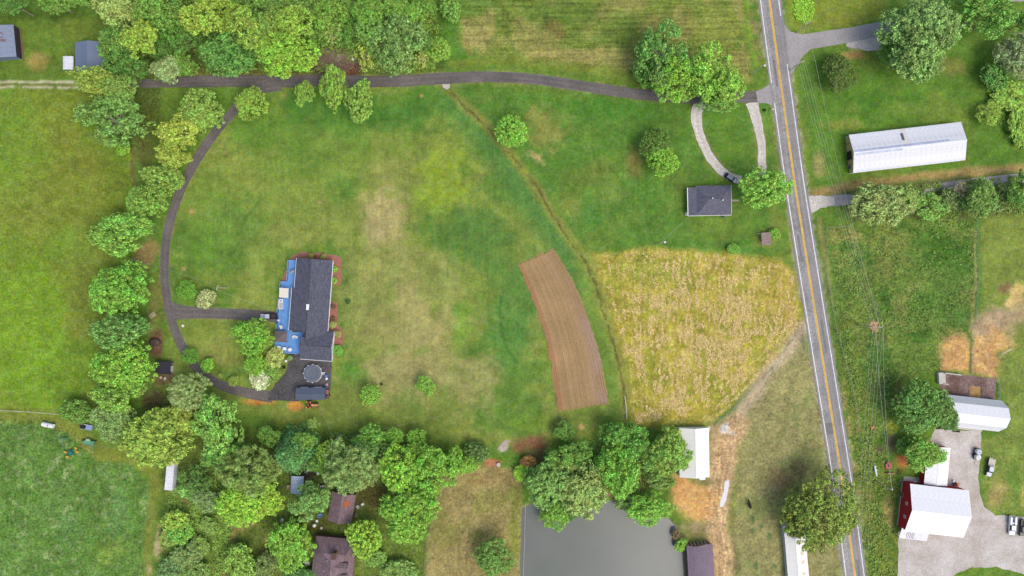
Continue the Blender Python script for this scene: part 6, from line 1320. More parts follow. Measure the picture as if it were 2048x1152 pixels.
def crown(style, seed):
    """unit crown, radius about 1, centre at the origin"""
    R = np.random.default_rng(seed*91+5)
    if style in ('maple', 'loose', 'round', 'shrub', 'dome', 'oak', 'willow', 'pine'):
        if style == 'maple': nl, spread, lr, ncl, cr, npl, la, zlo = 9, .56, (.34,.56), 210, (.075,.14), 44, (.025,.042), -.35
        elif style == 'dome': nl, spread, lr, ncl, cr, npl, la, zlo = 11, .46, (.42,.58), 330, (.06,.12), 40, (.022,.036), -.3
        elif style == 'oak': nl, spread, lr, ncl, cr, npl, la, zlo = 16, .56, (.32,.48), 640, (.05,.085), 32, (.019,.030), -.3
        elif style == 'willow': nl, spread, lr, ncl, cr, npl, la, zlo = 15, .62, (.26,.46), 420, (.06,.13), 32, (.031,.05), -.45
        elif style == 'pine': nl, spread, lr, ncl, cr, npl, la, zlo = 14, .60, (.28,.46), 360, (.055,.11), 32, (.036,.056), -.4
        elif style == 'loose': nl, spread, lr, ncl, cr, npl, la, zlo = 13, .68, (.22,.46), 270, (.06,.15), 40, (.023,.040), -.45
        elif style == 'round': nl, spread, lr, ncl, cr, npl, la, zlo = 6, .28, (.62,.76), 300, (.055,.10), 34, (.022,.036), -.2
        else: nl, spread, lr, ncl, cr, npl, la, zlo = 6, .42, (.42,.62), 150, (.12,.2), 22, (.06,.09), -.3
        lc = sph(nl, R, -.25)*spread*R.uniform(.75,1.15,(nl,1)); lc[0] = (0,0,.25); lrad = R.uniform(*lr, nl); lrad[0] *= 1.1
        cl = []; tries = 0
        while len(cl) < ncl and tries < ncl*30:
            tries += 1
            i = R.integers(nl); p = lc[i]+sph(1, R, zlo)[0]*lrad[i]*R.uniform(.74,1.12)
            d = np.linalg.norm(lc-p, axis=1)/lrad
            if d.min() < .72 and R.random() > .10: continue
            cl.append(p)
        cl = np.array(cl); rr = R.uniform(*cr, len(cl))
        dirs = sph(len(cl)*npl, R, -.35).reshape(len(cl), npl, 3); rad = R.uniform(.65,1.08,(len(cl), npl, 1))*rr[:,None,None]
        c = (cl[:,None]+dirs*rad*np.array((1,1,.85))).reshape(-1,3)
        n = (dirs*0.9+np.array((0,0,.4))+R.normal(size=dirs.shape)*.5).reshape(-1,3)
        # sparse inner leaves keep the middle from being see-through
        k = len(c)//12; ii = R.integers(nl, size=k); ci = lc[ii]+sph(k, R, -.6)*lrad[ii][:,None]*R.uniform(.3,.8,(k,1))
        c = np.concatenate([c, ci]); n = np.concatenate([n, R.normal(size=(k,3))+np.array((0,0,.6))])
        a = R.uniform(*la, len(c))
        if style in ('willow', 'pine'):
            out = c*np.array((1,1,0)); u = out*.5+np.array((0,0,-.5))+R.normal(size=c.shape)*(.45 if style == 'willow' else .8)
            return leaves_mesh('crown_'+style, c, n, a*1.25, a*(.42 if style == 'willow' else .3), LEAF if style == 'willow' else NEEDLE, u, R)
        return leaves_mesh('crown_'+style, c, n, a*1.15, a*.72, LEAF, None, R)
    if style == 'willow':
        nl = 14; lc = sph(nl, R, -.1)*R.uniform(.35,.75,(nl,1)); lrad = R.uniform(.22,.42,nl); c = []; n = []; u = []
        for i in range(nl):
            k = 620; d = sph(k, R, -.3); p = lc[i]+d*lrad[i]*R.uniform(.6,1.1,(k,1))*np.array((1.1,1.1,.8)); c.append(p)
            out = p*np.array((1,1,0)); out /= np.linalg.norm(out,axis=1,keepdims=True)+1e-6
            u.append(out*.8+np.array((0,0,-.6))+R.normal(size=(k,3))*.25); n.append(d*.4+np.array((0,0,.9))+R.normal(size=(k,3))*.35)
        c = np.concatenate(c); a = R.uniform(.035,.07,len(c)); return leaves_mesh('crown_willow', c, np.concatenate(n), a*1.3, a*.34, LEAF, np.concatenate(u), R)
    if style in ('spruce', 'pine'):
        c = []; n = []; u = []; nb = 150 if style == 'spruce' else 110
        for i in range(nb):
            f = (i+.5)/nb; z = 1-2*f if style == 'spruce' else R.uniform(-.5,.7); ln = (.18+.85*f) if style == 'spruce' else R.uniform(.45,1.0)*math.sqrt(max(.1,1-max(z,0)**2*.8)); az = i*2.399+R.uniform(-.2,.2)
            d = np.array((math.cos(az), math.sin(az), -.25 if style == 'spruce' else .12)); sd = np.array((-d[1], d[0], 0)); k = 62 if style == 'spruce' else 80
            t = R.uniform(.12,1,k)**.8; wd = .12*(1-t*.5) if style == 'spruce' else .10
            p = np.array((0,0,z))+d*(t*ln)[:,None]+sd*(R.normal(size=k)*wd)[:,None]+np.array((0,0,1))*(R.normal(size=k)*.035)[:,None]; c.append(p)
            u.append(d+sd*(R.normal(size=k)*.6)[:,None]+np.array((0,0,.15))); n.append(np.array((0,0,1))+R.normal(size=(k,3))*.5)
        c = np.concatenate(c); a = R.uniform(.035,.06,len(c)); return leaves_mesh('crown_'+style, c, np.concatenate(n), a*1.3, a*.42, NEEDLE, np.concatenate(u), R)
    if style == 'sparse':
        k = 60; cl = sph(k, R, -.3)*R.uniform(.3,1,(k,1)); npl = 26; c = (cl[:,None]+R.normal(size=(k,npl,3))*.08).reshape(-1,3); a = R.uniform(.03,.05,len(c))
        return leaves_mesh('crown_sparse', c, R.normal(size=c.shape)+np.array((0,0,1)), a*1.1, a*.7, LEAF, None, R)
def trunk_mesh(seed, m, bare=False):
    """unit tree skeleton: height 1, limbs spread to radius about .75"""
    R = random.Random(seed); mb = MB()
    mb.tube([(0,0,-.03),(.01,0,.05),(R.uniform(-.02,.02),R.uniform(-.02,.02),.3),(R.uniform(-.05,.05),R.uniform(-.05,.05),.62),(R.uniform(-.08,.08),R.uniform(-.08,.08),.9)],.075,8,.02)
    for i in range(11 if bare else 7):
        a = i*2.399+R.uniform(-.3,.3); z0 = R.uniform(.28,.6); ln = R.uniform(.5,.85); z1 = min(.97, z0+R.uniform(.15,.4))
        k = (math.cos(a), math.sin(a)); mid = (k[0]*ln*.45+R.uniform(-.05,.05), k[1]*ln*.45+R.uniform(-.05,.05), z0+(z1-z0)*.55)
        mb.tube([(0,0,z0), mid, (k[0]*ln, k[1]*ln, z1)],.032,5,.008)
        for s in (-1,1):
            b = a+s*R.uniform(.4,.9); mb.tube([mid, (mid[0]+math.cos(b)*.32, mid[1]+math.sin(b)*.32, min(.99, mid[2]+R.uniform(.08,.22)))],.015,4,.005)
    return mb.mesh('trunk', m)
CROWNS = {s: [crown(s, i+1) for i in range(n)] for s, n in (('maple',5),('dome',3),('oak',2),('loose',5),('round',3),('shrub',4),('willow',3),('spruce',2),('pine',2),('sparse',2))}
TRUNKS = [trunk_mesh(i, BARK) for i in range(3)]+[trunk_mesh(9, PALEBARK, True)]
tree_n = 0
def leaf_tint(t, k=.3):
    t = [x+(m_-x)*k for x, m_ in zip(t, (114,164,62))]; g = sum(t)/3; t = [x+(g-x)*.08 for x in t]; t = (t[0]*1.02, t[1]*.965, t[2]*.95)
    return tuple(min(.8, x) for x in C(*t, KAL*FG)[:3])+(1,)
FG = 1.66
def tree(px, py, rx, ry, h, style, var, tint, label, rot=None, cat='tree', name=None, group=None, pale=False):
    """crown seen at pixel (px,py) with pixel radii rx, ry; h metres tall"""
    global tree_n; tree_n += 1; R = random.Random(tree_n*13)
    if style != 'shrub': rx *= .93; ry *= .93
    rm = (rx+ry)/2/PPM*0.96; rz = min(rm*(1.9 if style == 'spruce' else .85), h*.48); zc = max(h-rz, rz*.9)
    p = W(px, py, zc); sx, sy = rx/PPM*(CAM_H-zc)/CAM_H, ry/PPM*(CAM_H-zc)/CAM_H
    nm = name or ('shrub' if style == 'shrub' else 'pine_tree' if style == 'pine' else 'spruce_tree' if style == 'spruce' else 'broadleaf_tree')
    r = empty(nm, (p.x,p.y,0), 0, label, cat, group)
    cr = inst('crown', CROWNS[style][var % len(CROWNS[style])], r, (0,0,zc), (0,0,0), (sx,sy,rz))
    if rot is None: rot = R.choice((0, math.pi/2, math.pi, -math.pi/2))
    if abs(math.sin(rot)) > .9: cr.scale = (sy,sx,rz)
    cr.rotation_euler = (0,0,rot)
    cr.color = leaf_tint(tint, .12 if style in ('shrub','sparse') or name in ('evergreen_shrub', 'oak_tree') else .36)
    th = zc+rz*.62
    inst('trunk', TRUNKS[3] if (style == 'sparse' or pale) else TRUNKS[tree_n % 3], r, (0,0,0), (0,0,R.uniform(0,6.28)), (rm*.82, rm*.82, th))
    return r
YG = (146,178,62); BR = (122,176,56); MG = (100,150,60); DG = (72,122,54); GG = (122,156,96); OL = (140,156,70); PL = (160,184,108); CD = (80,112,60)
T = tree
# north-west woods
T(22,6,34,24,14,'loose',0,DG,'dark tree above the rust-stained shed at the top left corner')
T(112,4,48,24,13,'maple',1,MG,'light green tree on the top edge left of the pale-branched tree')
T(172,-8,36,22,14,'loose',3,MG,'tree cut by the top edge beside the pale-branched tree')
T(238,18,48,40,17,'willow',0,PL,'feathery pale tree with white branches above the blue-grey garage',pale=True)
T(320,22,46,40,18,'loose',1,MG,'tree at the top edge right of the pale-branched tree')
T(345,52,34,30,12,'round',0,(84,148,58),'smooth green small tree among the top left woods')
T(284,78,37,40,19,'maple',2,YG,'tall yellow-green tree leaning over the dark woods')
T(240,88,36,46,13,'loose',2,(92,138,62),'green tree directly right of the blue-grey garage')
T(255,132,44,36,11,'willow',1,DG,'dark feathery tree between garage and grey-leaved tree')
T(333,140,32,28,10,'willow',2,(158,182,136),'grey-leaved tree at the west end of the long driveway',pale=True)
T(370,128,26,26,9,'loose',4,MG,'small tree right of the grey-leaved tree')
T(190,162,44,30,13,'loose',0,(146,170,70),'yellow-green tree overlapping the garage and gravel track')
T(240,180,40,30,12,'willow',0,(120,158,76),'soft green tree over the end of the gravel track')
T(230,242,72,52,15,'loose',3,(104,152,76),'wide open tree with pale limbs at the meadow corner',pale=True)
T(248,298,13,13,4,'shrub',0,BR,'little bright bush below the wide open tree',cat='bush')
T(405,36,44,38,19,'maple',3,(150,180,64),'yellow-green tree in the top left woods left of the dark hollow')
T(440,80,30,34,10,'loose',0,DG,'dark low tree in the hollow of the woods')
T(465,108,58,48,13,'willow',1,(86,146,70),'broad green drooping tree on the north side of the driveway')
T(428,-4,40,22,16,'loose',1,YG,'yellow-green tree cut by the top edge over the woods')
T(505,62,44,44,17,'loose',2,(136,172,66),'light open tree with a bare limb in the woods',pale=True)
T(545,52,36,38,16,'willow',0,(122,160,70),'thin feathery tree between two light green trees')
T(500,6,40,24,14,'loose',3,MG,'tree on the top edge above the light open tree')
T(560,4,36,24,13,'willow',2,(104,148,70),'bluish feathery tree on the top edge')
T(592,48,38,34,18,'maple',0,(140,182,64),'light green tree behind the big bright tree by the driveway')
T(578,112,62,46,17,'oak',1,(134,190,58),'big bright green tree hanging over the north edge of the driveway')
T(662,38,34,38,12,'loose',4,(112,160,60),'tree with a pale fallen trunk in front, top middle woods')
T(664,66,20,26,9,'sparse',0,(160,184,108),'nearly bare tree with a pale leaning trunk',name='bare_tree',pale=True)
T(620,12,34,24,10,'shrub',1,(96,134,56),'low scrub on the top edge above the light green tree',cat='scrub')
T(700,68,34,30,9,'loose',1,(92,142,56),'low tree north of the brush pile')
T(735,22,32,30,14,'maple',1,(104,164,60),'rounded green tree at the top edge right of the fallen trunk')
T(790,18,34,26,13,'loose',2,(110,160,62),'tree on the top edge above the big grey-green tree')
T(822,38,28,32,12,'maple',2,(112,168,62),'fresh green tree at the right end of the top woods')
T(800,92,58,58,16,'willow',1,(112,154,88),'big soft grey-green tree at the east end of the woods')
T(745,60,36,34,13,'maple',3,(104,158,72),'round green tree left of the big grey-green tree')
T(734,110,27,34,9,'sparse',1,(168,196,84),'sparse yellow tree with bare twigs beside the brush pile',name='bare_tree',pale=True)
T(848,78,20,28,9,'loose',4,DG,'dark slim tree at the woods edge')
T(878,100,24,27,8,'maple',0,(128,176,66),'small bright tree where the woods meet the stubble field')
T(845,118,14,22,7,'sparse',0,(176,196,100),'thin pale sapling in front of the small bright tree',pale=True)
T(770,128,24,16,4,'shrub',2,(112,140,66),'low bush at the foot of the big grey-green tree',cat='bush')
T(900,20,20,24,5,'shrub',3,(98,150,58),'green bush at the corner of the stubble field',cat='bush')
# along the driveway
T(505,208,35,34,9,'dome',4,(132,172,62),'round tree where the loop drive leaves the long driveway')
T(405,222,46,42,10,'dome',1,(128,166,72),'spreading tree left of the loop drive, topmost of its row')
T(362,262,42,38,11,'maple',2,(168,186,72),'yellowish tree below the topmost tree by the loop drive')
T(348,308,36,32,9,'loose',0,(160,180,70),'yellowish open tree above the paired dark green trees')
T(328,362,44,30,9,'maple',3,(126,164,70),'upper of two bushy trees touching the loop drive')
T(298,402,42,38,10,'dome',0,(116,160,64),'lower of two bushy trees touching the loop drive')
T(610,188,20,27,7,'maple',1,(124,168,64),'leftmost of three trees on the south side of the driveway')
T(668,176,31,44,10,'maple',2,(128,172,64),'middle and tallest of three trees south of the driveway')
T(717,204,30,45,9,'maple',3,(120,162,66),'rightmost of three trees south of the driveway')
# west row
T(243,470,68,44,12,'maple',4,(112,170,66),'wide tree with a pointed left tip in the west row')
T(244,578,60,54,13,'dome',0,(104,172,58),'round bright tree in the middle of the west row')
T(243,665,60,38,13,'willow',1,(108,162,88),'bluish green tree in the west row below the round bright one')
T(252,732,60,52,14,'dome',1,(122,184,60),'bright green tree beside the black tool shed')
T(238,784,58,38,13,'loose',1,(130,178,72),'pale green tree at the south end of the west row')
T(156,822,30,22,6,'shrub',0,(96,140,54),'dark bush on the fence corner of the southwest meadow',cat='bush')
T(228,845,46,40,9,'willow',2,(124,158,100),'grey-green tree beside the blue flat trailer')
# south grove
T(380,786,40,40,12,'pine',0,(144,164,112),'pale grey-green pine at the south bend of the loop drive',name='pine_tree')
T(436,848,52,62,15,'maple',2,(118,176,78),'tall light green tree right of the olive tree')
T(452,905,46,34,11,'loose',2,(98,158,70),'green tree between the tall light green tree and the olive pine')
T(317,872,75,58,13,'willow',0,(152,184,76),'large olive-yellow tree over the white box trailer')
T(352,838,30,30,11,'loose',3,(156,174,72),'yellowish tree top above the large olive tree')
T(498,938,64,52,15,'pine',1,(114,140,74),'big olive-brown pine in the south grove')
T(500,996,68,52,11,'oak',0,(146,198,56),'vivid yellow-green tree below the big olive pine')
T(582,908,47,50,15,'spruce',0,(78,142,88),'dark blue-green spruce north of the pale carport')
T(610,885,26,22,9,'loose',4,(116,168,66),'small tree at the right flank of the dark spruce')
T(663,903,30,28,9,'round',1,(136,186,60),'rounded yellow-green tree north of the grey pine')
T(703,932,56,52,16,'pine',0,(124,152,94),'large grey pine above the brown cottage')
T(722,905,36,24,12,'willow',1,(100,150,82),'bluish tree behind the grey pine')
T(740,874,36,28,9,'maple',4,(104,172,62),'leafy tree left of two small round trees')
T(790,874,18,20,6,'round',0,(122,186,60),'left of two small round trees on the grove edge')
T(833,874,20,18,6,'round',2,(122,186,60),'right of two small round trees on the grove edge')
T(775,905,30,22,9,'loose',0,(76,118,54),'dark tree below the two small round trees')
T(803,932,44,48,12,'maple',0,(130,190,56),'bright tree in the middle of the east grove')
T(868,935,56,48,12,'loose',1,(112,174,54),'wide bright tree at the east end of the south grove')
T(912,922,22,30,9,'maple',1,(120,184,62),'tree right of the wide bright grove tree')
T(941,927,19,20,5,'round',1,(132,190,66),'small light green tree at the pasture corner')
T(953,903,24,18,5,'shrub',3,(82,116,54),'dark bush above the small light green pasture tree',cat='bush')
T(820,1028,60,58,13,'oak',1,(116,176,54),'big round tree east of the brown cottage')
T(729,1078,37,41,10,'maple',3,(142,192,58),'yellow-green tree over the corner of the dormer house')
T(584,1088,46,52,11,'dome',4,(122,182,60),'round tree left of the dormer house')
T(622,1000,42,38,12,'loose',2,(112,160,88),'grey-green tree covering the pale blue carport')
T(480,1122,30,34,6,'shrub',1,(112,158,60),'broad bush between the two grove tracks',cat='bush')
T(532,1132,20,26,5,'shrub',2,(98,124,64),'dull bush right of the grove tracks',cat='bush')
T(640,1145,16,12,4,'shrub',0,MG,'bush at the foot of the dormer house west wall',cat='bush')
T(600,1148,30,16,4,'shrub',3,DG,'dark bush on the bottom edge under the round tree',cat='bush')
T(392,958,34,30,6,'loose',3,(72,112,52),'dark small tree right of the white box trailer')
T(388,980,30,18,4,'shrub',2,(112,168,74),'pale green bush below the dark small tree by the trailer',cat='bush')
T(410,1000,32,22,5,'loose',4,(118,146,102),'grey twiggy tree in the scrub west of the vivid tree')
T(352,1040,26,20,5,'shrub',0,(140,180,66),'yellow-green bush beside the dirt patch on the meadow edge',cat='bush')
T(362,1065,24,22,5,'shrub',1,(106,168,62),'green bush below the yellow-green meadow bush',cat='bush')
T(375,1110,32,26,5,'loose',0,(124,150,96),'grey-green scrub near the bottom left grove',cat='scrub')
T(345,1135,26,22,4,'shrub',3,(92,130,74),'dull bush on the bottom edge beside the meadow',cat='bush')
T(400,1090,18,18,3,'shrub',2,(112,150,66),'low bush in the middle of the south scrub',cat='bush')
T(800,1140,36,20,4,'shrub',1,(108,148,68),'low scrub on the bottom edge below the big round grove tree',cat='scrub')
T(750,1115,22,16,3,'shrub',0,(108,154,64),'low bush beside the narrow path of the dormer house',cat='bush')
T(540,872,24,22,8,'loose',1,MG,'small tree between the olive pine and the dark spruce')
T(640,925,20,22,7,'loose',2,MG,'slim tree between the spruce and the grey pine')
T(850,985,30,28,9,'loose',0,BR,'tree between the wide bright tree and the big round tree')
T(840,900,26,22,8,'maple',2,BR,'tree directly below the right small round tree')
T(420,1050,18,16,3,'shrub',3,(112,150,66),'low bush left of the grove track',cat='bush')
T(335,1075,16,16,3,'shrub',1,(128,160,72),'low pale bush beside the dirt patch',cat='bush')
T(395,1140,24,18,4,'shrub',0,(110,146,70),'bottom edge bush between meadow and track',cat='bush')
# more of the north woods
T(300,30,30,28,12,'loose',3,MG,'shaded tree between the pale-branched tree and the top edge tree')
T(375,80,34,30,10,'loose',2,DG,'dark understorey tree right of the tall leaning tree')
T(325,100,26,24,8,'willow',0,DG,'low dark tree below the tall leaning tree')
T(460,40,34,30,13,'maple',1,YG,'yellowish tree left of the light open tree')
T(535,105,28,30,10,'loose',0,MG,'shaded tree left of the big bright driveway tree')
T(630,70,26,30,9,'loose',3,MG,'low tree right of the big bright driveway tree')
T(690,20,30,26,10,'loose',1,MG,'top edge tree behind the fallen trunk')
T(765,95,28,30,11,'loose',4,MG,'green tree at the left flank of the big grey-green tree')
T(850,10,24,24,9,'loose',0,MG,'top edge tree at the corner of the woods')
# pond trees
T(1128,862,22,22,5,'loose',1,(88,140,58),'small dark tree on the lawn north of the pond grove')
T(1128,915,42,28,9,'loose',2,(110,158,66),'light tree behind the pond grove')
T(1158,905,28,28,9,'loose',3,(92,146,60),'narrow tree behind the mottled pond tree')
T(1098,965,50,48,12,'dome',4,(118,166,86),'dense grey-green tree left of the mottled tree at the pond')
T(1160,978,54,58,12,'willow',0,(150,176,104),'mottled pale tree leaning over the pond')
T(1108,1030,30,30,7,'maple',0,(114,172,58),'green tree reaching out over the pond water')
T(1145,1018,20,22,6,'loose',1,(64,120,52),'dark small tree at the pond shore under the mottled tree')
T(1210,930,24,26,8,'loose',0,(70,112,50),'dark tree between the pond grove and the bright willow')
T(1246,880,50,38,11,'loose',4,(88,152,58),'dark green tree north of the bright willow by the pond')
T(1232,940,46,54,12,'willow',1,(118,186,66),'bright drooping willow north of the pond')
T(1337,898,46,46,12,'willow',2,(138,182,80),'light willow overlapping the white barn roof')
T(1300,925,36,34,9,'loose',2,(104,150,66),'green tree between the bright willow and the light willow')
T(1320,960,30,20,6,'loose',3,(120,152,78),'ragged low tree beside the clay bank')
T(1297,1018,46,36,8,'maple',2,(114,180,58),'round green tree on the east pond shore')
T(1256,1004,24,16,4,'shrub',2,(112,152,78),'bush left of the round pond shore tree',cat='bush')
T(1040,945,12,16,3,'shrub',1,(148,210,60),'small vivid green bush on the pond pasture',cat='bush')
T(1056,923,15,12,3,'shrub',0,(168,124,70),'orange-leaved bush beside the pond grove',cat='bush')
T(1062,940,13,11,3,'shrub',3,(104,140,62),'green bush under the orange-leaved bush',cat='bush')
T(988,1112,40,40,9,'dome',1,(98,144,66),'dark green tree alone on the pond pasture')
T(1362,1090,12,13,3,'shrub',2,(122,176,66),'sapling between pond and rusty shed',cat='bush')
T(1352,1070,8,11,2,'shrub',0,(118,104,70),'brown dead bush at the pond edge',cat='bush')
# centre
T(1023,263,33,33,8,'round',0,(124,190,62),'perfectly round bright tree alone beside the ditch')
T(1308,286,32,30,8,'dome',3,(78,112,46),'upper darker tree of the pair on the centre lawn')
T(1325,324,33,31,8,'dome',4,(122,182,54),'lower brighter tree of the pair on the centre lawn')
T(1322,112,56,64,14,'loose',3,(88,142,66),'dark green tree with pale twigs at the stubble field corner',pale=True)
T(1300,152,34,24,9,'loose',0,(84,138,52),'dark lower tree at the driveway edge beside the stubble field')
T(1352,162,48,46,13,'loose',1,(122,180,54),'bright tree hanging over the driveway near the road')
T(1428,150,62,58,14,'loose',4,(124,182,62),'largest bright open tree at the driveway mouth',pale=True)
T(1435,205,40,22,8,'willow',0,(116,168,76),'drooping twigs of the tree over the gravel drive')
T(1529,377,58,40,11,'maple',0,(118,178,64),'leafy tree beside the small house overhanging the road')
T(1549,467,11,10,2.5,'shrub',1,(116,176,58),'bush against the little timber shelter',cat='bush')
T(1468,498,13,10,2,'shrub',3,(104,160,60),'small bush at the north edge of the hay field',cat='bush')
T(742,789,22,22,5,'round',1,(122,186,62),'round young tree on the lawn east of the asphalt yard')
T(852,771,21,21,5,'loose',2,(122,176,66),'loose young tree on the lawn farthest east')
T(627,848,13,13,4,'sparse',1,(146,190,90),'thin sapling south of the orange tractor')
# around the main house
T(507,673,40,37,9,'dome',1,(112,176,54),'round tree at the west side of the gazebo deck')
T(512,728,22,26,6,'loose',0,(122,186,58),'light bush-like tree south of the deck tree')
T(520,760,19,19,4,'shrub',1,(188,206,170),'white-flowered bush at the asphalt yard edge',cat='bush')
T(548,716,18,20,3,'shrub',2,(150,170,88),'pale spotted bush under the southwest deck corner',cat='bush')
T(542,748,20,18,3,'shrub',0,(104,146,56),'green bush along the curved edge of the asphalt yard',cat='bush')
T(375,579,20,20,4,'round',0,(92,160,46),'clipped round shrub on the lawn inside the loop drive',cat='bush',name='shrub')
T(413,598,18,18,3.5,'shrub',3,(152,168,112),'grey-green shrub beside the clipped round shrub',cat='bush')
T(382,712,17,17,3.5,'round',2,(84,150,44),'clipped shrub on the inner edge of the loop drive',cat='bush',name='shrub')
T(415,731,12,14,3,'shrub',1,(112,176,54),'small bright shrub inside the south bend of the loop',cat='bush')
T(441,751,5,5,1,'shrub',2,(128,152,72),'tiny round shrub inside the south bend of the loop',cat='bush')
T(467,762,11,11,2,'round',1,(150,172,74),'small ball-shaped shrub near the south bend of the loop',cat='bush',name='shrub')
T(696,603,5,5,1,'shrub',0,(64,96,44),'tiny dark shrub alone on the lawn east of the house',cat='bush')
# north-east
T(1832,82,80,82,18,'oak',1,(118,158,92),'very large grey-green tree over the side road')
T(1848,100,50,46,15,'loose',2,(108,158,76),'inner green tree of the large side road cluster')
T(1775,105,20,24,8,'maple',3,(98,150,62),'small green tree at the left foot of the large side road tree')
T(1955,36,66,46,15,'loose',4,(92,150,60),'large dark green tree on the top edge right of the side road')
T(1678,147,33,41,7,'oak',0,(82,108,46),'dense dark evergreen on the north-east lawn',name='evergreen_shrub')
T(2022,112,36,46,11,'willow',2,(156,172,142),'silvery tree at the right edge in the north-east',pale=True)
T(2046,45,20,24,9,'loose',0,DG,'dark tree at the right edge above the silvery tree')
T(1985,152,24,26,6,'shrub',1,(86,138,58),'green bush at the foot of the silvery tree',cat='bush')
T(2020,190,36,26,3,'shrub',2,(118,164,56),'bright scrub below the silvery tree',cat='scrub')
T(1975,229,25,24,5,'loose',1,(146,180,68),'small yellow-green tree right of the long white shed')
T(2036,250,20,40,3,'shrub',0,(122,168,58),'bright scrub on the right edge north of the farm track',cat='scrub')
T(1760,408,66,42,11,'willow',0,(150,172,108),'wide pale tree over the farm track')
T(1805,400,28,34,9,'maple',2,(150,178,96),'creamy-leaved tree at the right of the wide pale tree')
T(1858,413,38,28,7,'loose',3,(122,174,76),'bright tree in the middle of the scrub strip')
T(1958,396,34,40,9,'willow',1,(122,164,86),'green drooping tree in the scrub strip by the pasture fence')
T(1918,378,16,18,5,'sparse',0,(160,150,130),'grey bare shrub in the scrub strip',pale=True)
T(1905,400,26,22,4,'shrub',3,(92,118,62),'dull bush between two trees of the scrub strip',cat='bush')
T(2040,378,30,42,10,'loose',4,(104,158,66),'tree on the right edge at the end of the scrub strip')
T(2002,395,20,28,4,'shrub',1,(96,124,60),'dull scrub left of the right edge tree',cat='scrub')
# east farm
T(1843,812,60,56,12,'oak',1,(86,134,62),'dark green tree west of the gambrel barn')
T(1888,826,28,34,10,'loose',2,(86,130,70),'darker tree touching the gambrel barn roof')
T(1848,908,44,34,9,'willow',2,(126,184,74),'bright drooping tree over the barn annex')
T(1812,890,20,18,4,'shrub',0,(96,150,60),'bush at the left foot of the bright drooping tree',cat='bush')
T(1640,1014,78,81,15,'oak',0,(112,138,52),'huge round oak overhanging the country road',name='oak_tree')

# shrubs of the house beds
sheet('mulch_bed', [(556,620),(558,590),(561,566),(572,540),(577,520),(585,512),(600,505),(640,505),(676,512),(684,520),(683,545),(680,571),(663,571),(664,530),(640,520),(594,518),(578,522),(574,562),(562,566),(556,622)], .03, M_MULCH, 'red mulch bed around the north end of the long house', 'flower bed', .12)
sheet('mulch_bed', [(658,604),(676,605),(674,650),(680,654),(686,664),(686,690),(668,690),(666,662),(655,661)], .03, M_MULCH, 'red mulch bed along the east wall of the long house', 'flower bed', .12)
for px, py, rr, tint, lab in ((669.5,538,6.5,(120,176,50),'upper clipped shrub in the north-east mulch bed'),(668,561,6.5,(120,176,50),'lower clipped shrub in the north-east mulch bed'),(622,511,5,(130,150,60),'left shrub in the mulch bed behind the house'),(646,513,5,(126,150,58),'right shrub in the mulch bed behind the house'),(633,514,3,(130,60,70),'dark red plant between the two rear shrubs'),(666,650,7,(148,158,90),'pale shrub at the corner of the south wing'),(675,668,7,(146,150,80),'variegated shrub in the east mulch bed'),(667,614,5,(112,84,64),'brown withered plant in the east mulch bed'),(666,638,5,(112,84,66),'lower brown withered plant in the east mulch bed'),(676,701,10,(96,164,60),'spiky green bush at the south-east corner of the house'),(580,716,5,(120,164,96),'small pale plant at the south deck edge')):
    T(px,py,rr,rr,1.5,'shrub',int(px),tint,lab,cat='shrub')

# ------------------------------------------------------------------ stuff: undergrowth, hay, brush pile, stones
def scatter(polys, n, seed):
    R = np.random.default_rng(seed); out = []
    for pts in polys:
        a = np.array(pts, float); x = R.uniform(a[:,0].min(), a[:,0].max(), n); y = R.uniform(a[:,1].min(), a[:,1].max(), n); k = inside(x, y, pts); out.append(np.stack([x[k], y[k]], 1))
    return np.concatenate(out)
def undergrowth(name, polys, n, seed, tint, label, size=(.5,1.2), h=(.3,1.0), thr=.45):
    R = np.random.default_rng(seed); P = scatter(polys, n, seed); P = P[fbm(P[:,0], P[:,1], 26, seed, 3) > thr]; k = 16
    c0 = np.stack([(P[:,0]-1024)/PPM, (576-P[:,1])/PPM, R.uniform(*h, len(P))*.6], 1); s = R.uniform(*size, len(P))
    c = (c0[:,None]+R.normal(size=(len(P),k,3))*np.array((.5,.5,.25))*s[:,None,None]).reshape(-1,3); c[:,2] = np.maximum(c[:,2], .1)
    a = R.uniform(.13,.28,len(c)); o = inst(name, leaves_mesh(name, c, R.normal(size=c.shape)*.5+np.array((0,0,.9)), a*1.15, a*.65, LEAF, None, R)); o.color = leaf_tint(tint)
    return tag(o, label, 'undergrowth', kind='stuff')
undergrowth('undergrowth', [[(210,20),(330,-30),(850,-30),(905,110),(880,140),(380,146),(330,160),(230,160)]], 5600, 3, (116,154,62), 'low undergrowth on the floor of the north woods')
undergrowth('undergrowth', [[(350,940),(440,960),(470,1030),(440,1160),(315,1160),(335,1010)],[(560,860),(850,880),(880,960),(740,960),(640,930)],[(1080,900),(1210,880),(1330,940),(1300,985),(1220,970)]], 2600, 4, (122,160,66), 'low undergrowth in the south grove and pond thickets', thr=.5)
undergrowth('roadside_weeds', [[(1680,680),(1700,680),(1760,900),(1795,970),(1790,1160),(1745,1160)],[(1700,390),(1830,372),(2050,350),(2050,430),(1900,435)]], 2000, 5, (118,142,64), 'rough weeds east of the country road', (.3,.8), (.15,.5))
undergrowth('scrub_growth', [[(1960,130),(2050,150),(2050,320),(1990,240)]], 900, 6, (112,158,56), 'bright scrub growth at the right edge', (.4,.9), (.2,.7))
undergrowth('bright_weeds', [[(1588,0),(1606,-4),(1624,8),(1626,34),(1606,46),(1588,34)]], 420, 11, (150,206,62), 'bright patch of tall weeds at the top road junction', (.35,.7), (.3,.7), .2)
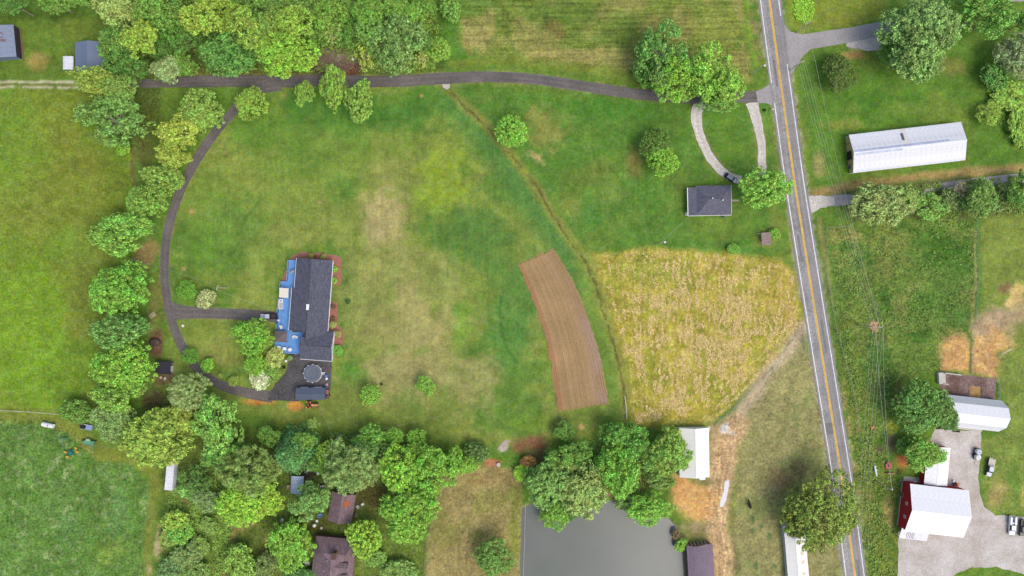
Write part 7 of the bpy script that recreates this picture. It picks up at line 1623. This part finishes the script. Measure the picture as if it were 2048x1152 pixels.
undergrowth('pasture_tufts', [[(1655,455),(1760,450),(1880,432),(1948,445),(1950,560),(1940,650),(1880,660),(1800,760),(1780,860),(1720,880),(1680,700)]], 3200, 8, (104,138,62), 'rough grass tufts over the east pasture', (.2,.45), (.1,.2), .55)
# hay: loose straw lying in swaths
R = np.random.default_rng(77); P = scatter([HAY], 60000, 77)
row = np.sin((P[:,0]+(P[:,1]-600)*-.06+ (fbm(P[:,0],P[:,1],60,3,3)-.5)*26)*2*np.pi/11.5)
cl = fbm(P[:,0], P[:,1], 13, 78, 3); big = fbm(P[:,0], P[:,1], 70, 79, 3)
edge = seg_dist(P[:,0], P[:,1], HAY, True); band = np.sin(edge*2*np.pi/11+fbm(P[:,0],P[:,1],40,4,2)*4)
w = np.where((edge < 38) & (P[:,1] > 560), band, row); keep = (w*.13+cl*1.05+(big-.5)*.5 > .60) & (edge > 5); keep &= ~((P[:,0] < 1330) & (P[:,1] < 585) & (R.random(len(P)) < .75))
tr = np.min([seg_dist(P[:,0], P[:,1], q, False) for q in TRAM], 0); keep &= (tr > 3.2) | (R.random(len(P)) < .2)
P = P[keep]; P = P[R.permutation(len(P))[:27000]]
k = len(P); c = np.stack([(P[:,0]-1024)/PPM, (576-P[:,1])/PPM, R.uniform(.05,.14,k)], 1)
ang = np.pi/2+R.normal(size=k)*.8; u = np.stack([np.cos(ang), np.sin(ang), np.zeros(k)], 1)
HAYM = leaf_material('hay', .1, .25)
o = inst('cut_hay', leaves_mesh('cut_hay', c, R.normal(size=c.shape)*.25+np.array((0,0,1)), R.uniform(.3,.85,k), R.uniform(.07,.17,k), HAYM, u, R)); o.color = tuple(C(218,194,128)[:3])+(1,); tag(o, 'golden cut hay lying in swaths on the hay field', 'hay', kind='stuff')
# brush pile: bare sticks heaped north of the driveway
mb = MB(); rr = random.Random(5)
for i in range(520):
    px, py = rr.gauss(665,24), rr.gauss(121,11); 
    if not (625 < px < 745 and 96 < py < 146): continue
    p = W(px,py); a = rr.choice((rr.gauss(.6,.5), rr.gauss(2.4,.5))); ln = rr.uniform(.8,2.4); z = max(.1, 1.5*math.exp(-((px-665)/40)**2-((py-121)/14)**2)*rr.random()+.1); dz = rr.uniform(-.15,.2)
    mb.tube([(p.x-math.cos(a)*ln,p.y-math.sin(a)*ln,max(.03,z-dz)),(p.x+math.cos(a)*ln,p.y+math.sin(a)*ln,max(.03,z+dz))],rr.uniform(.025,.07),4)
tag(mb.build('brush_pile', mat('dead_branches', C(150,128,114), .9, .35, 1.2)), 'heap of cut brown branches north of the driveway', 'brush pile', kind='stuff')
